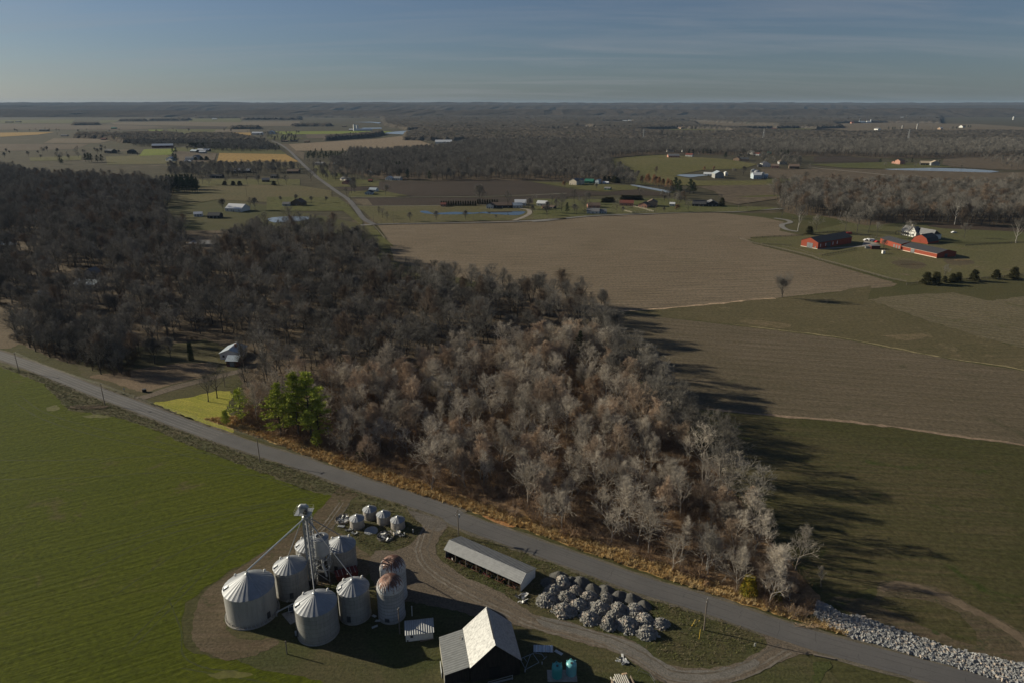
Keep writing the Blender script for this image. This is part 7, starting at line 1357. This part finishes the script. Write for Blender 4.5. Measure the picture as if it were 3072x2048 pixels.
BU = bark('brown_brush', (.17,.115,.075), (.25,.175,.115), .35); BUG = bark('grey_brush', (.26,.20,.15), (.18,.13,.09), .3); BUD = bark('dark_brush', (.085,.065,.045), (.12,.09,.065), .3); LFB = bark('brush_leaves', (.26,.15,.07), (.18,.10,.05), .3)
u1 = brushy(1, 34, 2.6, .8, BU, 'undergrowth', LFB, 90); u2 = brushy(2, 30, 3.2, .7, BUG, 'undergrowth', LFB, 40); u3 = brushy(3, 30, 2.4, .9, BUD, 'undergrowth', LFB, 20)
ug = []
for o, x, y in ((u1, *g('e', 1500,1330).to_2d()), (u2, *g('e', 1800,1480).to_2d()), (u3, *g('l', 1500,900).to_2d())): o.location = (x, y, 0); o['kind'] = 'stuff'
rows = []
for x, y in pts_in(GROVE, 2.3, NQ, CLEAR): 
    if NQ.random() < .85: rows.append((x, y, 0, NQ.uniform(0,6.28), NQ.uniform(.5,1.5), NQ.integers(0,2)))
for x, y in pts_in(P('d', 1620,760, 1700,700, 1950,700, 2330,840, 2340,920, 2100,900, 1850,830), 2.2, NQ): rows.append((x, y, 0, NQ.uniform(0,6.28), NQ.uniform(.5,1.1), 0))
scatter('undergrowth', rows, [[u1],[u2]])
rows = [(x, y, 0, NQ.uniform(0,6.28), NQ.uniform(.5,1.3), 0) for x, y in pts_in(WLEFT, 6.5, NQ, CLEAR)]+[(x, y, 0, NQ.uniform(0,6.28), NQ.uniform(.6,1.3), 0) for x, y in pts_in(THICK, 3, NQ)]
scatter('undergrowth', rows, [[u3],[u3]])
def tuft(seed, mat, h, n, nm, w=.05):
    q = random.Random(seed); m = MB()
    for i in range(n):
        a = q.uniform(0,6.28); p = Vector((q.gauss(0,.22), q.gauss(0,.22), 0)); d = Vector((math.cos(a)*q.uniform(.1,.7), math.sin(a)*q.uniform(.1,.7), 1)).normalized(); s = Vector((-math.sin(a), math.cos(a), 0))*w*q.uniform(.6,1.2); L_ = h*q.uniform(.5,1.1)
        m.add([tuple(p-s), tuple(p+s), tuple(p+d*L_*.6+s*.6), tuple(p+d*L_*.6-s*.6), tuple(p+d*L_+Vector((math.cos(a),math.sin(a),0))*.15)], [(0,1,2,3),(3,2,4)])
    return m.build(nm, mat)
GT1 = bark('brightened_gold_blades', (.46,.31,.13), (.34,.22,.09), .3); GT2 = bark('brightened_straw_blades', (.55,.42,.22), (.40,.28,.13), .3); GT3 = bark('green_blades', (.09,.10,.035), (.13,.12,.05), .3); GT4 = bark('dull_blades', (.15,.13,.07), (.20,.165,.10), .3)  # golden and straw blades: dry colour plus painted-in brightness of the lot
t1 = tuft(1, GT1, .9, 26, 'dry_grass', .06); t2 = tuft(2, GT2, 1.1, 22, 'dry_grass', .06); t3 = tuft(3, GT3, .2, 16, 'short_grass', .05); t4 = tuft(4, GT4, .26, 16, 'short_grass', .05)
for o, x, y in ((t1, *g('c', 300,490).to_2d()), (t2, *g('c', 350,512).to_2d()), (t3, *g('b', 1100,520).to_2d()), (t4, *g('b', 1180,560).to_2d())): o.location = (x, y, .06); o['kind'] = 'stuff'
GVP = [tuple(v) for v in LINE]+[tuple(v) for v in GUP]
rows = [(x, y, .06, NQ.uniform(0,6.28), NQ.uniform(.4,1.15), NQ.integers(0,2)) for x, y in pts_in(GVP, .62, NQ)]
scatter('dry_grass', rows, [[t1],[t2]])
VP = P('z', -5,838, 300,905, 600,1025, 860,1115, 1000,1160, 1000,1185, 800,1140, 700,1124, 600,1084, 450,1028, 330,977, 262,957, 205,948, 158,941, 100,880)
IS1 = P('a', 1200,150, 1500,160, 1650,235, 1720,300, 1740,380, 1600,500, 1350,530, 1200,420, 1080,360, 1100,260)
IS2 = P('b', 380,230, 1000,405, 1500,590, 2100,800)+P('c', 300,645, 780,805, 795,850, 720,905, 590,965, 420,992, 260,980, 110,920)+P('b', 1960,1170, 1400,1000, 1000,860, 560,640, 330,470, 320,330)
RP_ = np.array([[p.x, p.y] for p in smooth_poly(RC, False, 12)])
def offroad(x, y): return np.min((RP_[:,0]-x)**2+(RP_[:,1]-y)**2) > 3.7**2
rows = []
for pl_, sp in ((VP,.85),(IS1,.9),(IS2,1.0)): rows += [(x, y, .07, NQ.uniform(0,6.28), NQ.uniform(.5,1.5), NQ.integers(0,2)) for x, y in pts_in(pl_, sp, NQ) if offroad(x, y)]
scatter('short_grass', rows, [[t3],[t4]])
